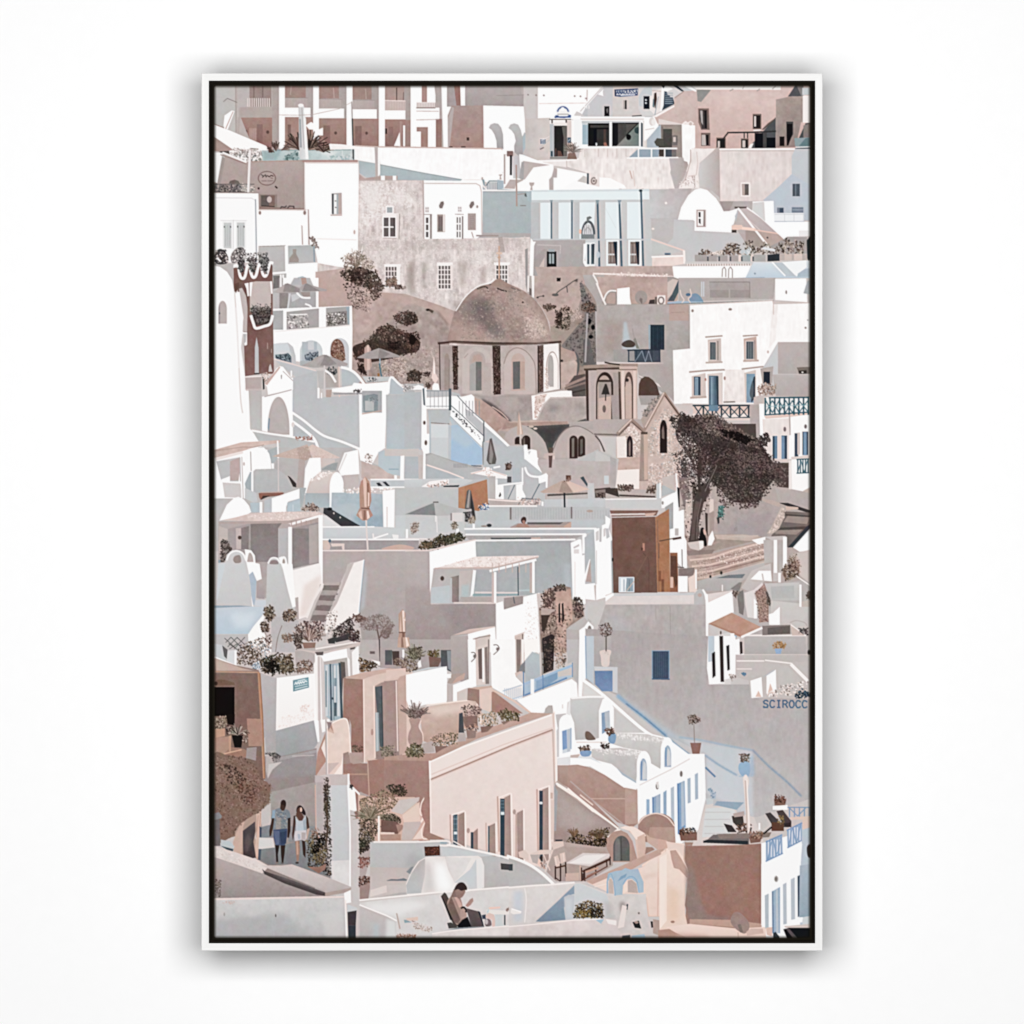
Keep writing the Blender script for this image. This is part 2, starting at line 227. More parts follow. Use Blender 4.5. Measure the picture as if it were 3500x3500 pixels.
PAINT = '''
T 732 293 730
G hotel | long hotel front with pink recesses and white pillars
r b6aaa7 0 0 2800 590
r bbb7b4 -10 0 190 480
l a09391 5 195,0 200,420
l c8c0bd 5 215,0 215,300
l 8d807e 6 85,145 120,115 300,190
r b8b0ad 210 0 330 200
r a08a84 320 0 518 190
v 8c746e 10 2 360 0 440 110
r 9a8580 325 110 515 190
v d9d2cf 9 11 305 112 500 190
r b2a49f 235 195 590 290
r ad9f9b 525 0 592 590
r a9847b>98736b 240 288 525 590
r b3a5a1 215 285 245 590
r 93706a 388 350 440 520
v b3928a 14 4 325 385 375 500
e 6e534e 288 415 14 16
e 6e534e 485 420 14 16
r ab9e9b 590 0 1785 560
r fdfdfd 588 0 641 570
r a5877f 641 0 830 112
l b79d95 8 690,80 700,0
r baaca8 641 108 850 200
v 9a8b88 3 15 650 118 845 195
l 8f807d 4 641,110 850,112
r fdfdfd 641 200 872 283
r a9857c 641 285 895 560
l 8c6a63 30 680,360 680,520
r fdfdfd 897 0 949 560
r a5877f 949 0 1130 118
l b9a098 7 1080,20 1086,110
r baaca8 949 115 1155 208
v 9a8b88 3 15 955 122 1150 203
l 8f807d 4 949,118 1155,122
r fdfdfd 949 208 1176 294
r aa877e>a07c74 949 295 1207 560
r 93706a 990 360 1050 520
e 6e534e 1100 428 13 14
r fdfdfd 1199 0 1253 560
r a5877f 1253 0 1425 124
l b9a098 7 1370,30 1376,120
r baaca8 1253 124 1452 214
v 9a8b88 3 15 1258 130 1446 210
l 8f807d 4 1253,128 1452,130
r fdfdfd 1253 215 1472 298
r aa877e>a07c74 1253 299 1503 560
r 93706a 1275 365 1335 540
e 6e534e 1380 430 12 14
r fdfdfd 1491 0 1546 560
r af958d 1546 0 1720 134
l 5d4a47 7 1652,20 1652,135
l 7c6661 6 1715,60 1712,135
r baa6a1 1546 132 1735 224
v d9cac6 4 13 1552 140 1730 220
l efe6e3 6 1546,134 1735,138
r fdfdfd 1546 224 1760 304
r aa857c>94706a 1546 305 1790 560
r 302624 1548 388 1564 435
r 97746d 1575 370 1620 545
r b08e86 1680 320 1700 550
p fdfdfd 1628,545 1680,420 1684,548
r fdfdfd 1711 360 1728 548
p fdfdfd 1778,0 1932,0 1932,560 1790,560
T 1386 293 730
r ac9f9b 0 0 46 540
r a5877f 0 310 52 560
r fdfdfd 48 0 330 560
r b08d85 148 0 196 168
p b1a3a0 262,0 330,0 328,560 300,560 285,300 272,210 272,90
r 9d7b73 275 300 330 560
r fdfdfd 100 200 308 300
r ece4e2 100 150 270 204
v 998884 5 12 108 155 268 200
r 9b8783 98 196 272 207
l b3a29d 6 100,230 300,232
l b3a29d 6 100,310 300,306
r a8847b 102 375 205 560
r fdfdfd 100 415 140 560
r fdfdfd 205 310 274 560
p fdfdfd 326,0 376,0 376,190 418,180 382,270 384,560 345,560
r a89b9a 376 0 503 190
p a0766d 440,0 500,0 500,180 462,180
p fdfdfd 496,0 540,0 540,180 502,180
p b1a5a4>a79b9a 540,0 1050,0 1050,90 1070,90 1070,188 540,188
l 9c908f 6 820,90 1070,84
G pinkhouse | pink brown house with plain front beside twin arches
p ab938e>aa887f~3 418,182 705,178 712,566 384,566 384,270
p b5a7a5 384,300 420,190 440,200 420,380 400,560 384,560
r b09088 505 425 595 445
r 4c3a37 555 468 577 496
l 2e2322 12 400,556 424,556
l 2e2322 12 508,556 540,556
G archhouse | white house front with two round arches
p fdfdfd 705,180 1070,188 1080,300 1088,560 1060,600 930,600 885,590 710,570
p b8b5b6>a5a0a1 755,382 770,352 805,338 840,345 868,380 884,440 888,580 828,575 824,500 805,440 780,400
p bcb9ba>a5a0a1 932,384 950,352 985,340 1020,352 1045,400 1058,460 1078,420 1086,430 1086,640 1030,640 985,600 984,545 998,500 985,440 960,405
p aab5bc 1062,470 1086,425 1086,640 1064,640
G pylonhouse | white house with a taverna doorway and grey side wall
T 1880 293 360
r fefdfd -220 30 960 620
r e4dfdd -220 0 960 40
r fefdfd -220 45 900 320
l d0bdb8 9 -200,330 690,318
e 9c8b88 455 192 16 16
e 9c8b88 562 196 16 16
l bdaaa6 16 685,80 680,280
e ae9c98 665 235 22 18
T 1386 293 730
e 9c8b88 1110 82 8 8
e 9c8b88 1183 86 8 8
e 9c8b88 1253 88 8 8
p c3bab7|cdc2be~3 1088,300 1310,290 1325,660 1210,680 1060,620 1086,560
r e9e5e3 1218 478 1270 532
r 3d4a63 1222 484 1268 528
v d9dce2 6 3 1234 480 1258 530
l 7d7473 10 1220,575 1250,560
T 1880 293 360
r 6d6462 -10 610 390 632
r f3eeec 0 628 400 720
v 4d4543 26 2 40 625 300 690
r b2b8bc 0 700 75 1300
r e7e1de 70 680 330 735
r 2b292a 78 735 315 1300
p 6e6763 220,750 315,735 315,1300 245,1300 250,950
r 5d4a45 90 1150 120 1290
p 6c524b 140,1190 200,1200 240,1300 140,1300
r d5c8c4 315 640 395 960
r f8f6f5 395 630 440 1100
r 4c5e72 325 950 385 1050
l cfd6dc 12 340,1020 370,980
r 8f8c88 0 1305 330 1345
l dfdfe0 9 -160,1010 -10,930
l a7b0b6 8 -190,1140 -10,1000
r 3f5560 15 1200 55 1300
G doorsign | blue and white half round sign over the taverna door
e 94a4c4 240 490 118 118 180 360
e f0efef 240 490 112 70 180 360
o 5c72a3 22 240 490 95 100 185 355
e fafafa 235 430 34 36
r efeeed 128 480 352 545
l 8d8d90 12 140,525 345,525
p 47639c 80,575 110,540 160,545 160,560 320,560 350,530 390,540 385,590 300,590 270,596 150,590 90,596
T 1880 293 360
G whitecafe | white cafe with wide dark windows
p b9bcc0 970,0 1932,0 1932,580 560,580 690,340 860,120
p c2c1c4 700,320 960,30 1160,20 1165,560 690,570
p fafafa 985,60 880,160 980,190 970,110
l f6f4f4 40 960,20 560,480
l a9a4a3 10 975,10 560,470
v f3f2f2 14 3 640 360 715 420
p c9c7c6 440,550 490,470 560,500 640,560
p cdc6c3~3 1150,210 1932,200 1932,560 1150,570
p d4cbc8 1160,0 1640,0 1620,200 1160,210
p fbfafa 1640,10 1720,10 1640,150 1620,150
p bcc4ca 1650,150 1720,20 1860,20 1860,240 1720,400 1640,370
r 17181c 1000 378 1090 562
p 6d6a6b 1030,440 1065,400 1075,470 1050,520
r 1b1a1d 1378 268 1408 430
r a79d9a 1350 268 1378 430
p 131a26 1720,190 1830,190 1825,430 1760,425 1720,390
e cfd4da 1760 265 18 18
e cfd4da 1760 318 22 18
l 4f4a48 16 1510,560 1700,545
G wallsign | blue lettered name board of the upper taverna
p 41557f 1185,70 1620,50 1612,180 1300,205 1190,195
p ececec 1200,90 1610,70 1605,150 1200,175
p 2e3a57 1185,75 1215,75 1215,190 1190,190
x 4b5c80 17 34 72 1222 86 -0.03 ANAOUSSA
p f0f0f0 1300,165 1560,148 1560,178 1305,192
l 5b6c92 9 1320,180 1550,164
U whitecafe | white cafe with wide dark windows
r fcfbfb 430 570 1740 1150
r cfc8c5 560 604 1725 622
r f2f0ef 570 622 1720 655
r b9bfc3 585 650 1660 690
r f4f4f4 440 620 585 1150
r 9ab0bd 595 700 700 1080
r c3ccd2 590 690 700 720
r 1b1b1d 700 690 1090 1110
r 4a4744 740 725 1085 770
r 3c3a39 860 800 1080 1110
r 12131a 800 800 860 1100
r 5a4a44 985 800 1030 1100
p a06e60 985,1050 1030,1040 1060,1110 995,1110
r dfe4e8 840 1050 866 1105
r 1a1b1f 1140 680 1690 1110
r 4f4d4b 1250 690 1400 1110
r 1c1d20 1210 690 1250 1110
p 5d5754 1400,700 1600,700 1400,900
p 8f8a85|76827f 1220,1110 1620,700 1640,700 1640,1110
e 131416 1445 945 44 52
e 3b5052 1605 820 55 60
r fcfbfb 1095 660 1140 1130
r fbfafa 1636 660 1672 1130
r 39505f 1672 690 1705 1120
r d9d5d2 1705 640 1770 1130
r fcfbfa 580 1110 1660 1150
G plasterterrace | weathered white terrace wall under the cafe
p e6dedb^9 560,1160 1640,1145 1440,1320 1932,1330 2180,1340 2180,1900 1330,1900 900,1680 680,1600 300,1480 300,1370 520,1350
v c9bfbb 14 4 640 1170 1390 1310
p e9e2e0~4 -190,1370 300,1370 310,1500 100,1470 -40,1480 -240,1440
l f9f6f5 26 -300,1385 300,1372 520,1345
l fbfaf9 24 700,1140 1660,1140
l c5b8b4 14 305,1380 310,1500
p 92a3b0 1430,1325 1640,1150 1932,1160 1932,1330
l f5f3f2 28 1630,1155 1630,1330
l f5f3f2 28 1870,1155 1870,1330
l fdfbfa 34 1640,1150 1932,1152
l fdfbfa 26 1420,1340 1932,1338
l c7a9a0 16 1475,1560 1510,1710
l d7c5bf 14 1540,1570 1560,1870
G pot | terracotta pot of grasses by the taverna door
p 8d6e64 330,1250 370,1225 460,1225 500,1350 320,1350
f 8c6d62,b29a90,6d5a52,c9b4ab 60 26 320,1080 420,1060 440,1220 350,1230
g 6b5f58,a39a95,85746d 26 14 420 1230 200 20 150
T 1386 293 730
G whitegully | bright white terrace and stairs falling behind the blue house
p fefefe 0,570 880,575 890,800 930,900 990,940 870,950 690,850 510,850 0,760
p fdf9f7^3 0,575 880,578 885,660 500,700 0,640
l d3c1bc 12 0,562 200,562 400,574 880,578
p fdfdfd 880,570 930,600 985,640 1050,640 1200,690 1340,715 1330,730 1140,850 1180,930 1200,950 690,950 860,880
p c5bdbb 890,620 925,620 910,880 895,880
r b5a5a1 890 620 905 890
p f9f6f5 905,625 945,640 945,880 905,890
p 8f7570 918,590 975,590 975,640 918,640
p 2a2c30 945,630 965,630 965,810 945,810
p c7c5c7|b5b1b1 965,640 1030,630 1040,760 1065,840 975,840
p b9bfc5 1040,640 1060,640 1050,850 1035,840
p fdfdfd 1030,620 1060,625 1300,715 1040,750
p bcaeab 1065,680 1310,718 1160,740 1080,850 1040,850 1045,740
p a8a3a3 1050,690 1075,690 1070,850 1030,840
p b9aaa6 945,850 1070,850 1000,935 890,930 920,890
p fdfcfb 1170,742 1340,725 1345,800 1300,850 1305,945 990,945 1000,890 1080,850
p b6a8a5 1345,740 1372,760 1370,830 1335,830 1340,945 1302,945 1300,850 1325,820
p fefdfd 1375,745 1640,795 1600,850 1570,880 1932,945 1340,945 1342,835 1372,832
p fbfafa 1640,795 1932,860 1932,950 1400,945
p c4bfbc 1555,865 1610,815 1640,825 1645,885
r 45525a 1643 793 1660 890
p e3d9d6 1662,790 1755,790 1755,915 1662,895
o a08f8b 14 1705 862 22 28
e 6d5a56 1705 862 9 10
G bluehouse | pale blue neoclassical house with pilasters and arched door
p a7b0b3 698,920 1145,955 1145,1400 700,1345
p b0a8a7 695,1330 1135,1335 1135,1370 650,1375
p 8ea0a8 690,850 715,850 720,920 700,900
l e9e5e3 12 690,860 700,900 735,940 830,945
r eceff0 738 865 832 940
v 7c8288 7 7 745 872 828 940
l 7d8890 10 730,905 760,862 830,862
p a3b3bb 832,850 888,860 890,930 832,940
l f2efee 14 700,948 1145,955
r 959c9f 700 956 1140 962
p b9aba6 672,788 718,788 712,812 700,825 708,850 684,850 690,825 678,812
p b9aba6 838,782 884,782 876,808 864,822 872,850 850,850 856,822 844,808
p b9aba6 1120,876 1168,876 1162,900 1148,912 1152,945 1128,945 1136,912 1124,900
l b0948c 14 1003,720 1008,1088
l a29692 9 1010,985 1100,975 1140,1050
e 6b6a6c 1095 990 18 16
l 8b8583 8 1040,1085 1090,1085
T 2040 293 730
p e3ecee -590,955 475,945 478,1040 -590,1045
p cfdade -590,945 475,935 475,955 -590,962
p a8b5bb -640,960 -590,950 -590,1060 -625,1040
p e2ebee -510,1050 470,1050 470,1385 -510,1390
p c2c7c9 -590,1035 490,1030 490,1052 -590,1060
p bbbdbe -595,1055 -525,1055 -520,1640 -500,1640 -590,1640
p b8b9ba -590,1060 -520,1060 -510,1400 -590,1400
r c0c0c0 -405 1055 -345 1395
r bcbebf -210 1055 -155 1395
r c3c3c3 25 1040 78 1640
r c3c3c3 222 1040 275 1640
r c3c2c2 418 1030 500 1640
p bebdbd -12,1050 -30,1400 -10,1640 25,1640 25,1050
r 677b87 -417 1050 -402 1400
r 677b87 -232 1050 -215 1400
p 58707f -2,1040 16,1040 34,1640 14,1640
p 58707f 196,1050 214,1050 236,1640 216,1640
p 58707f 392,950 410,950 430,1640 412,1640
p 8d9ca4 190,1035 225,1035 215,1060 200,1080
p 8d9ca4 -10,1035 25,1035 15,1060 0,1080
p 8d9ca4 -428,1035 -395,1035 -405,1060
p 8d9ca4 -240,1035 -210,1035 -220,1060
r bfc3c5 -590 1385 490 1402
l d7dde0 5 80,1110 175,1290
w e9eff1 86736f 86 1395 202 1630 1 1 18
p 22303d 150,1410 186,1410 186,1625 175,1625
r cfd5d8 104 1520 160 1534
w e9eff1 86736f 286 1395 405 1630 1 1 18
p 22303d 350,1410 385,1410 383,1620 370,1620
r cfd5d8 304 1520 355 1534
v b9a9a3 5 2 115 1430 140 1600
v b9a9a3 5 2 315 1430 340 1600
e 3f4c57 398 950 16 12
p b9aba6 395,868 440,868 434,890 420,905 426,935 406,935 410,905 400,890
T 1386 293 730
o 5f666d 22 1655 1340 52 110 180 360
e cfd4d7 1650 1345 48 95 180 360
o a3a1a3 8 1650 1345 30 60 180 360
v 9a9a9c 6 4 1620 1260 1680 1340
p 83898b 1590,1345 1710,1345 1710,1385 1590,1385
p 7d8283 1640,1190 1670,1180 1690,1195 1660,1215 1650,1240 1640,1225
e e7b8a6 1582 1320 12 22
p c7cdcf 1590,1395 1745,1390 1745,1640 1610,1560
w eef2f3 5c6c77 1630 1420 1715 1630 2 1 14
p 3d4a55 1690,1430 1712,1430 1708,1620 1695,1600
e b9c5cd 1745 1530 16 30
G maisonette | grey house with a small lantern lit doorway
p b0a7a6>a79d9c 1145,1400 1630,1395 1612,1600 1700,1760 1800,1932 1740,1960 1150,1960
p fbfafa 1135,1415 1180,1410 1140,1510
l c4bdbc 7 1190,1440 1405,1448 1400,1520
p a99e9c 1160,1560 1250,1480 1280,1480 1280,1650 1150,1660
p c9b9b3 1210,1640 1260,1550 1255,1650
r 191a1c 1280 1500 1366 1655
r 9fa7ab 1296 1480 1350 1505
r 9aa5aa 1300 1520 1345 1610
v 2b2d30 7 3 1296 1505 1350 1615
p fcfbfb 1612,1430 1640,1430 1620,1580 1690,1680 1800,1932 1770,1932 1660,1700 1608,1600
T 732 293 730
G plasterhouse | weathered pinkish plaster house with barred windows
p d3c8c5^12 1300,855 1890,855 1896,1385 2560,1380 2860,1370 2885,2000 2880,2400 2300,2400 1932,2400 900,2000 930,1580 1300,1600
p b9aba7~5@35 1300,1400 1932,1400 2560,1390 2880,1380 2880,1500 2000,1480 1300,1500
f f0eae8@40,e8e0dd@40,ddd3d0@40,b8aaa7@30,b0a19e@25 3400 12 1300,860 1890,860 1896,1385 2560,1385 2860,1375 2880,1950 2300,1950 1932,1950 1500,1800 1330,1600
f f3efee@45,eae3e1@45 500 16 1330,900 1500,880 1720,920 1850,1100 1600,1100 1400,1300 1330,1200
p e6dfdc@60*8 1330,940 1480,900 1500,1080 1400,1130
p e6dfdc@50*8 1560,980 1720,930 1800,1060 1640,1080
l b9a7a3 9 1890,860 1898,1385
l b5a5a1 8 1300,858 1890,852
p fbf8f7 1345,1440 1300,1640 1330,1660
w f3efee 6f6766 1522 1180 1650 1378 2 2 13
r efe9e7 1525 1155 1668 1185
w f4f0ef a3aaab 1552 1088 1625 1162 1 1 12
p 5f5654 1620,1195 1640,1195 1640,1365 1628,1365
p e3dad8 1650,1160 1672,1160 1668,1380 1650,1380
l 9d8f8c 6 1680,1160 1672,1380
l b2a39f 7 1530,1378 1650,1382
p a99690@70*6 1760,1600 1810,1580 1820,1900 1770,1900
p a99690@50*6 1730,1400 1750,1400 1760,1560 1735,1560
w e9e3e1 736a69 1545 1625 1660 1830 4 4 8
r f2eeed 1540 1615 1690 1640
r efebe9 1650 1630 1685 1850
f 8a7164,a48c80,6d594f 90 16 1560,1760 1650,1740 1650,1810 1570,1810
e a18e88 1725 1825 14 14
T 1386 293 730
p fbf9f8 1135,1380 1165,1420 1150,1932 1120,1932 1128,1500
p 9d9897 1082,1480 1108,1470 1108,1900 1088,1800
p 93857f@60*5 145,1600 190,1590 185,1830 155,1830
p a5938d@60*7 470,1590 560,1590 545,1830 500,1800
p a5938d@60*7 690,1640 740,1620 720,1800 690,1800
p 9d8b85@50*7 0,1620 90,1640 60,1830 0,1860
l a3908a@60 40 860,1380 880,1500
w ece7e5 6d6665 292 1618 416 1845 4 5 9
r f2eeec 285 1600 430 1630
p e4dbd8 405,1620 430,1620 425,1850 408,1850
w ece7e5 6d6665 814 1618 930 1800 4 4 9
r f3efed 800 1598 945 1622
w bcaeaa e5dedc 815 1600 820 1605 1 1 1
G gatehouse | white upper house with small shuttered windows
T 1386 293 730
p fdfdfd 168,850 690,850 700,930 695,1345 650,1380 175,1388
l c8bdb9 9 168,884 640,886 675,905 688,960 692,1345
l e7e0de 7 170,850 690,852
p 8d7d79 303,1085 320,1050 345,1045 350,1070 335,1110 310,1110
p 8d7d79 577,1085 595,1050 618,1045 625,1075 600,1110 585,1110
e a99a96 650 1095 10 14
w eeeaea b2aaa9 176 1095 216 1150 2 2 6
w eeeaea b2aaa9 472 1092 512 1145 2 2 6
w f5f3f2 68605f 172 1180 222 1385 1 3 14
r 9d8f8c 222 1165 240 1385
l 9b8c88 6 170,1165 240,1165
w f5f3f2 68605f 452 1178 512 1385 2 3 13
r 877a77 512 1180 524 1385
l 9b8c88 6 450,1163 526,1165
r a8988f 288 1165 358 1325
r 8f817c 296 1180 338 1315
v 6f625f 5 2 310 1185 326 1310
r efe9e7 342 1165 354 1320
r ad9c97 565 1155 638 1308
w ad9c97 857873 580 1170 625 1300 3 7 8
l b3a29d 9 600,1325 615,1375
r a39591 640 1350 845 1364
T 732 293 730
G canopy | white sloping awning at the upper left corner
p 9e827a 0,345 95,380 90,390 0,360
p b9aca9 240,285 215,520 320,480
p fefefe 85,360 95,270 160,225 185,230 125,395 95,390
l b08f86 7 172,235 105,390
p fcfaf9 0,352 140,405 470,545 492,578 430,600 330,580 175,580 0,460
p ad938c 0,462 170,580 60,600 0,590
p 5f5753 50,595 130,590 160,600 130,625 60,612
f efebe8,9c9691,bdb6b2,ffffff,7d807f 150 20 130,600 430,600 440,670 300,680 160,625
l 978983 12 175,575 215,570 260,600 300,600
l 978983 12 330,570 400,575
f 9d908b,cfc8c4,efeceb 60 14 180,570 400,580 400,620 180,610
G tealglass | teal glass balustrade of the terrace
p aebfc0|c3cfcf~7 430,585 1280,572 1270,680 440,690
p 8fa9ab@70*4 440,600 620,580 560,680 450,670
p dfe6e4@70*4 680,670 760,580 790,590 720,680
p dfe5e4@70*4 950,600 1130,590 1050,660
l cfdadb 8 1160,575 1160,670
l 7e979a 7 560,585 1240,580
l 8fa0a2 8 440,685 820,680
l 5f7f83 8 1262,572 1262,680
f 7f9698,98acad,5f7678 60 18 640,640 760,600 760,670 640,680
f 9fb3b4,c6d1d1 60 16 1040,640 1250,640 1250,675 1040,675
G palm | dark palm fronds behind the closed parasol
g 5f4a43,8a7368,3c302c,a98d82 46 16 860 580 200 5 110
g 5f4a43,8a7368,3c302c,4a4037 34 16 770 580 170 60 150
p 3a2f2b 850,480 880,500 870,560 845,570
g 5b4741,857067 14 12 560 590 100 60 120
g 5b4741,857067 10 12 610 585 80 10 60
f 6a564d,4c3e38 30 14 490,560 540,600 500,600
p fdfbfa 830,360 878,328 935,365 938,400 985,380 985,450 940,450 930,400 860,395
g 5b4741,857067,3c302c 18 13 990 600 100 20 160
G closedparasol | folded white parasol standing on the glass terrace
p c3c5c6|e3e3e3 762,180 790,165 815,185 812,240 832,300 838,560 850,665 780,665 768,540 766,300
p 9b9fa1 770,300 785,300 795,560 775,560
p f4f3f2 812,250 830,330 848,560 855,665 830,665 822,560
l a4a0a0 6 795,200 800,330 815,570
e f1efee 785 178 25 16
l 8f807c 8 1245,145 1262,660
l 4f4b4c 12 1250,300 1260,660
l b3a49f 5 590,265 760,268 890,262 1130,210 1245,150
G upperterrace | long white wall with a brick edge above the blue slope
p f6f2f0^4 1040,525 1150,530 1280,545 1450,550 1460,700 1280,668 1270,575 1050,580
p faf7f6^4 1280,545 1450,555 1455,700 1270,668
p fdfbfb^3 1490,560 1932,565 2600,575 2610,800 2240,855 1932,795 1505,710
l c9b3ad 12 1280,543 1450,553 1932,560 2600,570
p a8b3b7>b3bbbe 1310,680 1455,702 1460,830 1380,832 1315,790
p a8b4b8 1505,722 1932,800 2240,852 2230,862 1500,850
l 98a2a6 8 1505,716 1932,797 2240,850
p b9a29c 1315,800 1370,845 1350,855 1310,850
p baadaa 1455,555 1480,555 1480,840 1460,840
p f8f6f5 1482,560 1500,560 1502,800 1484,820
p b59f99 1380,835 1520,815 1660,815 1660,850 1340,852
r fcfbfb 1510 815 1545 856
r fcfbfb 1617 815 1648 856
G signshop | brown shop front with a small oval sign
p b4a29d>a8948f 75,605 290,690 820,676 826,1118 400,1118 400,985 0,985 0,870
p bdbdbd 75,612 95,640 45,890 25,880
p f6f4f3 0,605 75,608 28,880 0,870
p a49691 30,880 75,640 100,660 60,900
l fbf6f4 16 80,606 290,692
l a58d86 10 60,625 290,706
p 7a6a67 130,890 145,862 185,850 220,862 240,895
l b1958d 10 320,688 820,678
r b2908a 800 672 1300 695
o 8a716c 9 478 838 78 62
p b09d98 418,800 530,790 545,850 520,888 430,885 412,850
l 5f5350 7 425,805 445,815 438,830 465,805 470,828 480,812
l 5f4c49 9 485,815 500,825 515,812 535,818
l 8a7773 6 430,862 475,862
l 8a7773 6 485,862 535,860
l 7d6763 6 510,835 530,838
e 3a2c29 403 930 9 10
l 4f403c 14 555,912 570,926
r 98847e 415 985 570 1100
r 6f6260 425 992 500 1088
r 8a6f68 498 992 550 1088
e c2b5b0 500 1030 22 28
l 3f3533 14 430,1092 545,1098
p 9a7f78 410,1090 590,1100 820,1110 820,1122 410,1122
l 5d5150 10 600,1110 610,1095 640,1100 655,1088
l 5d5150 10 665,1108 680,1090 722,1092 722,1110
p b09f99 0,885 360,890 362,965 0,965
l 6e6563 7 0,892 362,892
l 6e6563 9 0,962 300,962
f 6a6261,8b8180,4f4a4a 150 13 0,900 240,900 250,960 0,960
f 8b7f7c,a9a3a1,e3d5cf 60 13 230,890 360,895 360,960 240,960
p e9e5e4 315,580 335,585 318,965 298,965
l b3a6a2 6 338,590 322,960
G leftwhitehouse | white house with two shuttered windows at the left edge
p fbfafa 0,972 400,975 404,1120 400,1600 0,1600
l dcdcde 8 0,1014 340,1018 375,1040 380,1100
l a5abb2 11 375,1030 380,1300 384,1600
r efefef 75 1225 172 1478
r c3c7c7 88 1240 157 1470
v a7abab 5 3 105 1262 142 1450
r efefef 195 1225 292 1478
r c3c7c7 207 1238 277 1470
v a7abab 5 3 222 1262 262 1450
l d3d3d5 6 175,1215 175,1480
l d3d3d5 6 60,1220 295,1220
v 55504f 8 2 92 1270 150 1285
v 55504f 8 2 213 1268 272 1283
G lowwhiteblock | low white block beside the tower house
p fdfdfd 404,1122 850,1122 862,1445 400,1450
l cbbab5 10 404,1122 830,1125
e a18c86 415 1150 12 18
e a18c86 820 1150 14 20
p b6a49f 790,1260 800,1270 806,1440 795,1440
p b5a3a0 847,1120 860,1120 864,1440 852,1440
G towerhouse | tall white house with one deep window
p fefefe 818,692 1305,692 1308,860 1300,1650 1135,1640 940,1605 905,1440 868,1440 858,1120 826,1118
l e0d6d3 5 820,695 820,1120
l d8c8c4 12 830,698 1300,700
r fefefe 830 704 1296 850
p b3abaa 1062,975 1155,968 1158,1165 1065,1165
r 5c5f63 1066 978 1084 1160
r f6f6f6 1084 985 1108 1160
r aab0b3 1108 980 1125 1160
r b9a6a1 1125 975 1154 1165
e 77706f 1098 1043 8 6
e 77706f 1100 1102 8 6
l b59d96 10 1055,1172 1155,1172
e c9b5ae 1270 1325 10 20
l ece4e2 8 930,1385 1290,1395
G urnterrace | grey recess with a clay urn behind a white parapet
p b8b5b4 405,1465 648,1445 650,1680 520,1690 400,1600
l 99908d 6 410,1455 648,1447
p fbfbfb 640,1448 670,1448 672,1690 645,1690
p aeb1b2>b9b7b6 668,1450 910,1440 915,1600 672,1615
p a3948f 712,1480 745,1480 742,1520 768,1570 765,1598 680,1598 682,1560 712,1520
p 93a1aa 895,1440 912,1440 915,1600 900,1590
f 8d7a74,6b5c57,a89e9a 40 16 875,1370 900,1370 935,1450 950,1490 900,1450
p fdfdfd 655,1615 935,1600 940,1932 690,1932 650,1850 655,1690 520,1720 520,1690 655,1680
p b4b0af 520,1710 655,1690 650,1800 525,1800
r 7f7a79 535 1720 600 1850
l fbfafa 16 520,1700 680,1688
v fbfafa 14 2 603 1710 625 1850
p a7b3b9 690,1932 700,1800 745,1735 800,1720 860,1740 905,1800 910,1932
p fcfbfb 745,1870 800,1900 900,1910 910,1932 720,1932
p b08b80 780,1740 840,1740 845,1800 800,1800
l fbfbfb 22 690,1840 705,1780 750,1725 800,1712 860,1735 905,1790
T 2040 293 730
G stairway | blue grey stair and porch beside the taverna gable
p cfcdcd 375,-5 900,-5 905,45 780,50 700,170 500,275 410,275 375,200
p e6e0de 480,60 600,20 610,220 520,260 480,220
r e2d9d6 505 50 580 205
l c6b4ae 8 500,45 580,50
p bfc6ca 380,90 430,20 500,0 500,90 430,95 430,200 385,180
r 131a26 425 95 478 210
e c9ced4 445 130 9 9
e c9ced4 445 157 10 8
p 4a3631 520,70 540,60 545,120 530,210 515,150
p 6b7b85 510,120 520,120 520,200 505,190
l 9aa5ad 7 560,100 525,270
p f7f6f5 590,0 640,0 690,30 620,60 610,210 575,235
p 26323d 585,0 620,0 605,25
p 3a4a58 612,50 635,55 640,80 660,85 665,105 690,110 705,165 590,225 605,180
h 8fa0ac 7 6 615 68 690 160
p 2f3c48 690,0 730,0 790,48 770,52
p c3c6c9 730,0 900,0 900,40 790,48
p fcfbfa 430,285 545,285 560,350 560,370 450,490 430,500
e d9d4d2 500 325 26 38
e ece7e5 515 330 20 30
l d0c9c6 8 440,400 520,385
G pinkblock | large pink plastered house with dark frameless windows
p d3bbb5>c9aaa3~4 905,-5 1932,-5 1932,600 900,600 560,350 520,275 700,185 705,110 790,50 900,45
p c9b2ac>c7aba4~4 700,115 790,50 905,45 925,330 935,570 890,570 890,370 770,345 550,345 520,275 705,180
p efece9 850,-5 1665,-5 1665,38 1000,35 905,35
l a59c98 8 1205,48 1235,30
l a59c98 8 1450,48 1475,30
l a59c98 6 1320,30 1335,0
l a59c98 8 1590,30 1620,5
p 968f8d 905,35 1035,38 945,148 912,140
p fbf9f8 830,-5 905,45 895,55 800,10
l a9918a 8 705,110 790,50
p f6efed 500,280 520,272 700,180 705,190 540,285
p 857068 918,205 1015,205 1022,400 945,400 920,330
p 4a4442 930,220 1000,220 1000,390 950,390 945,340 930,300
p a9a3a0 935,225 958,225 962,360 945,330
p 1f1e1f 975,225 990,225 995,385 980,385
r 7d6963 945 428 1028 545
r b9b0ac 950 445 1000 540
p 232122 985,445 1012,445 1012,540 990,540
r 7d6963 1082 470 1168 565
r 2a2829 1090 480 1160 565
r c2b8b4 1095 500 1115 560
r 7d6963 1305 478 1375 565
r 2a2829 1312 488 1368 565
r c2b8b4 1318 495 1345 560
r 7d6a63 1412 255 1490 395
r 2a2526 1420 268 1480 385
r cfc6c2 1424 275 1442 370
p 5a5b5e 1370,565 1620,285 1620,570
p f0ebe8 1370,565 1390,530 1420,520 1400,565
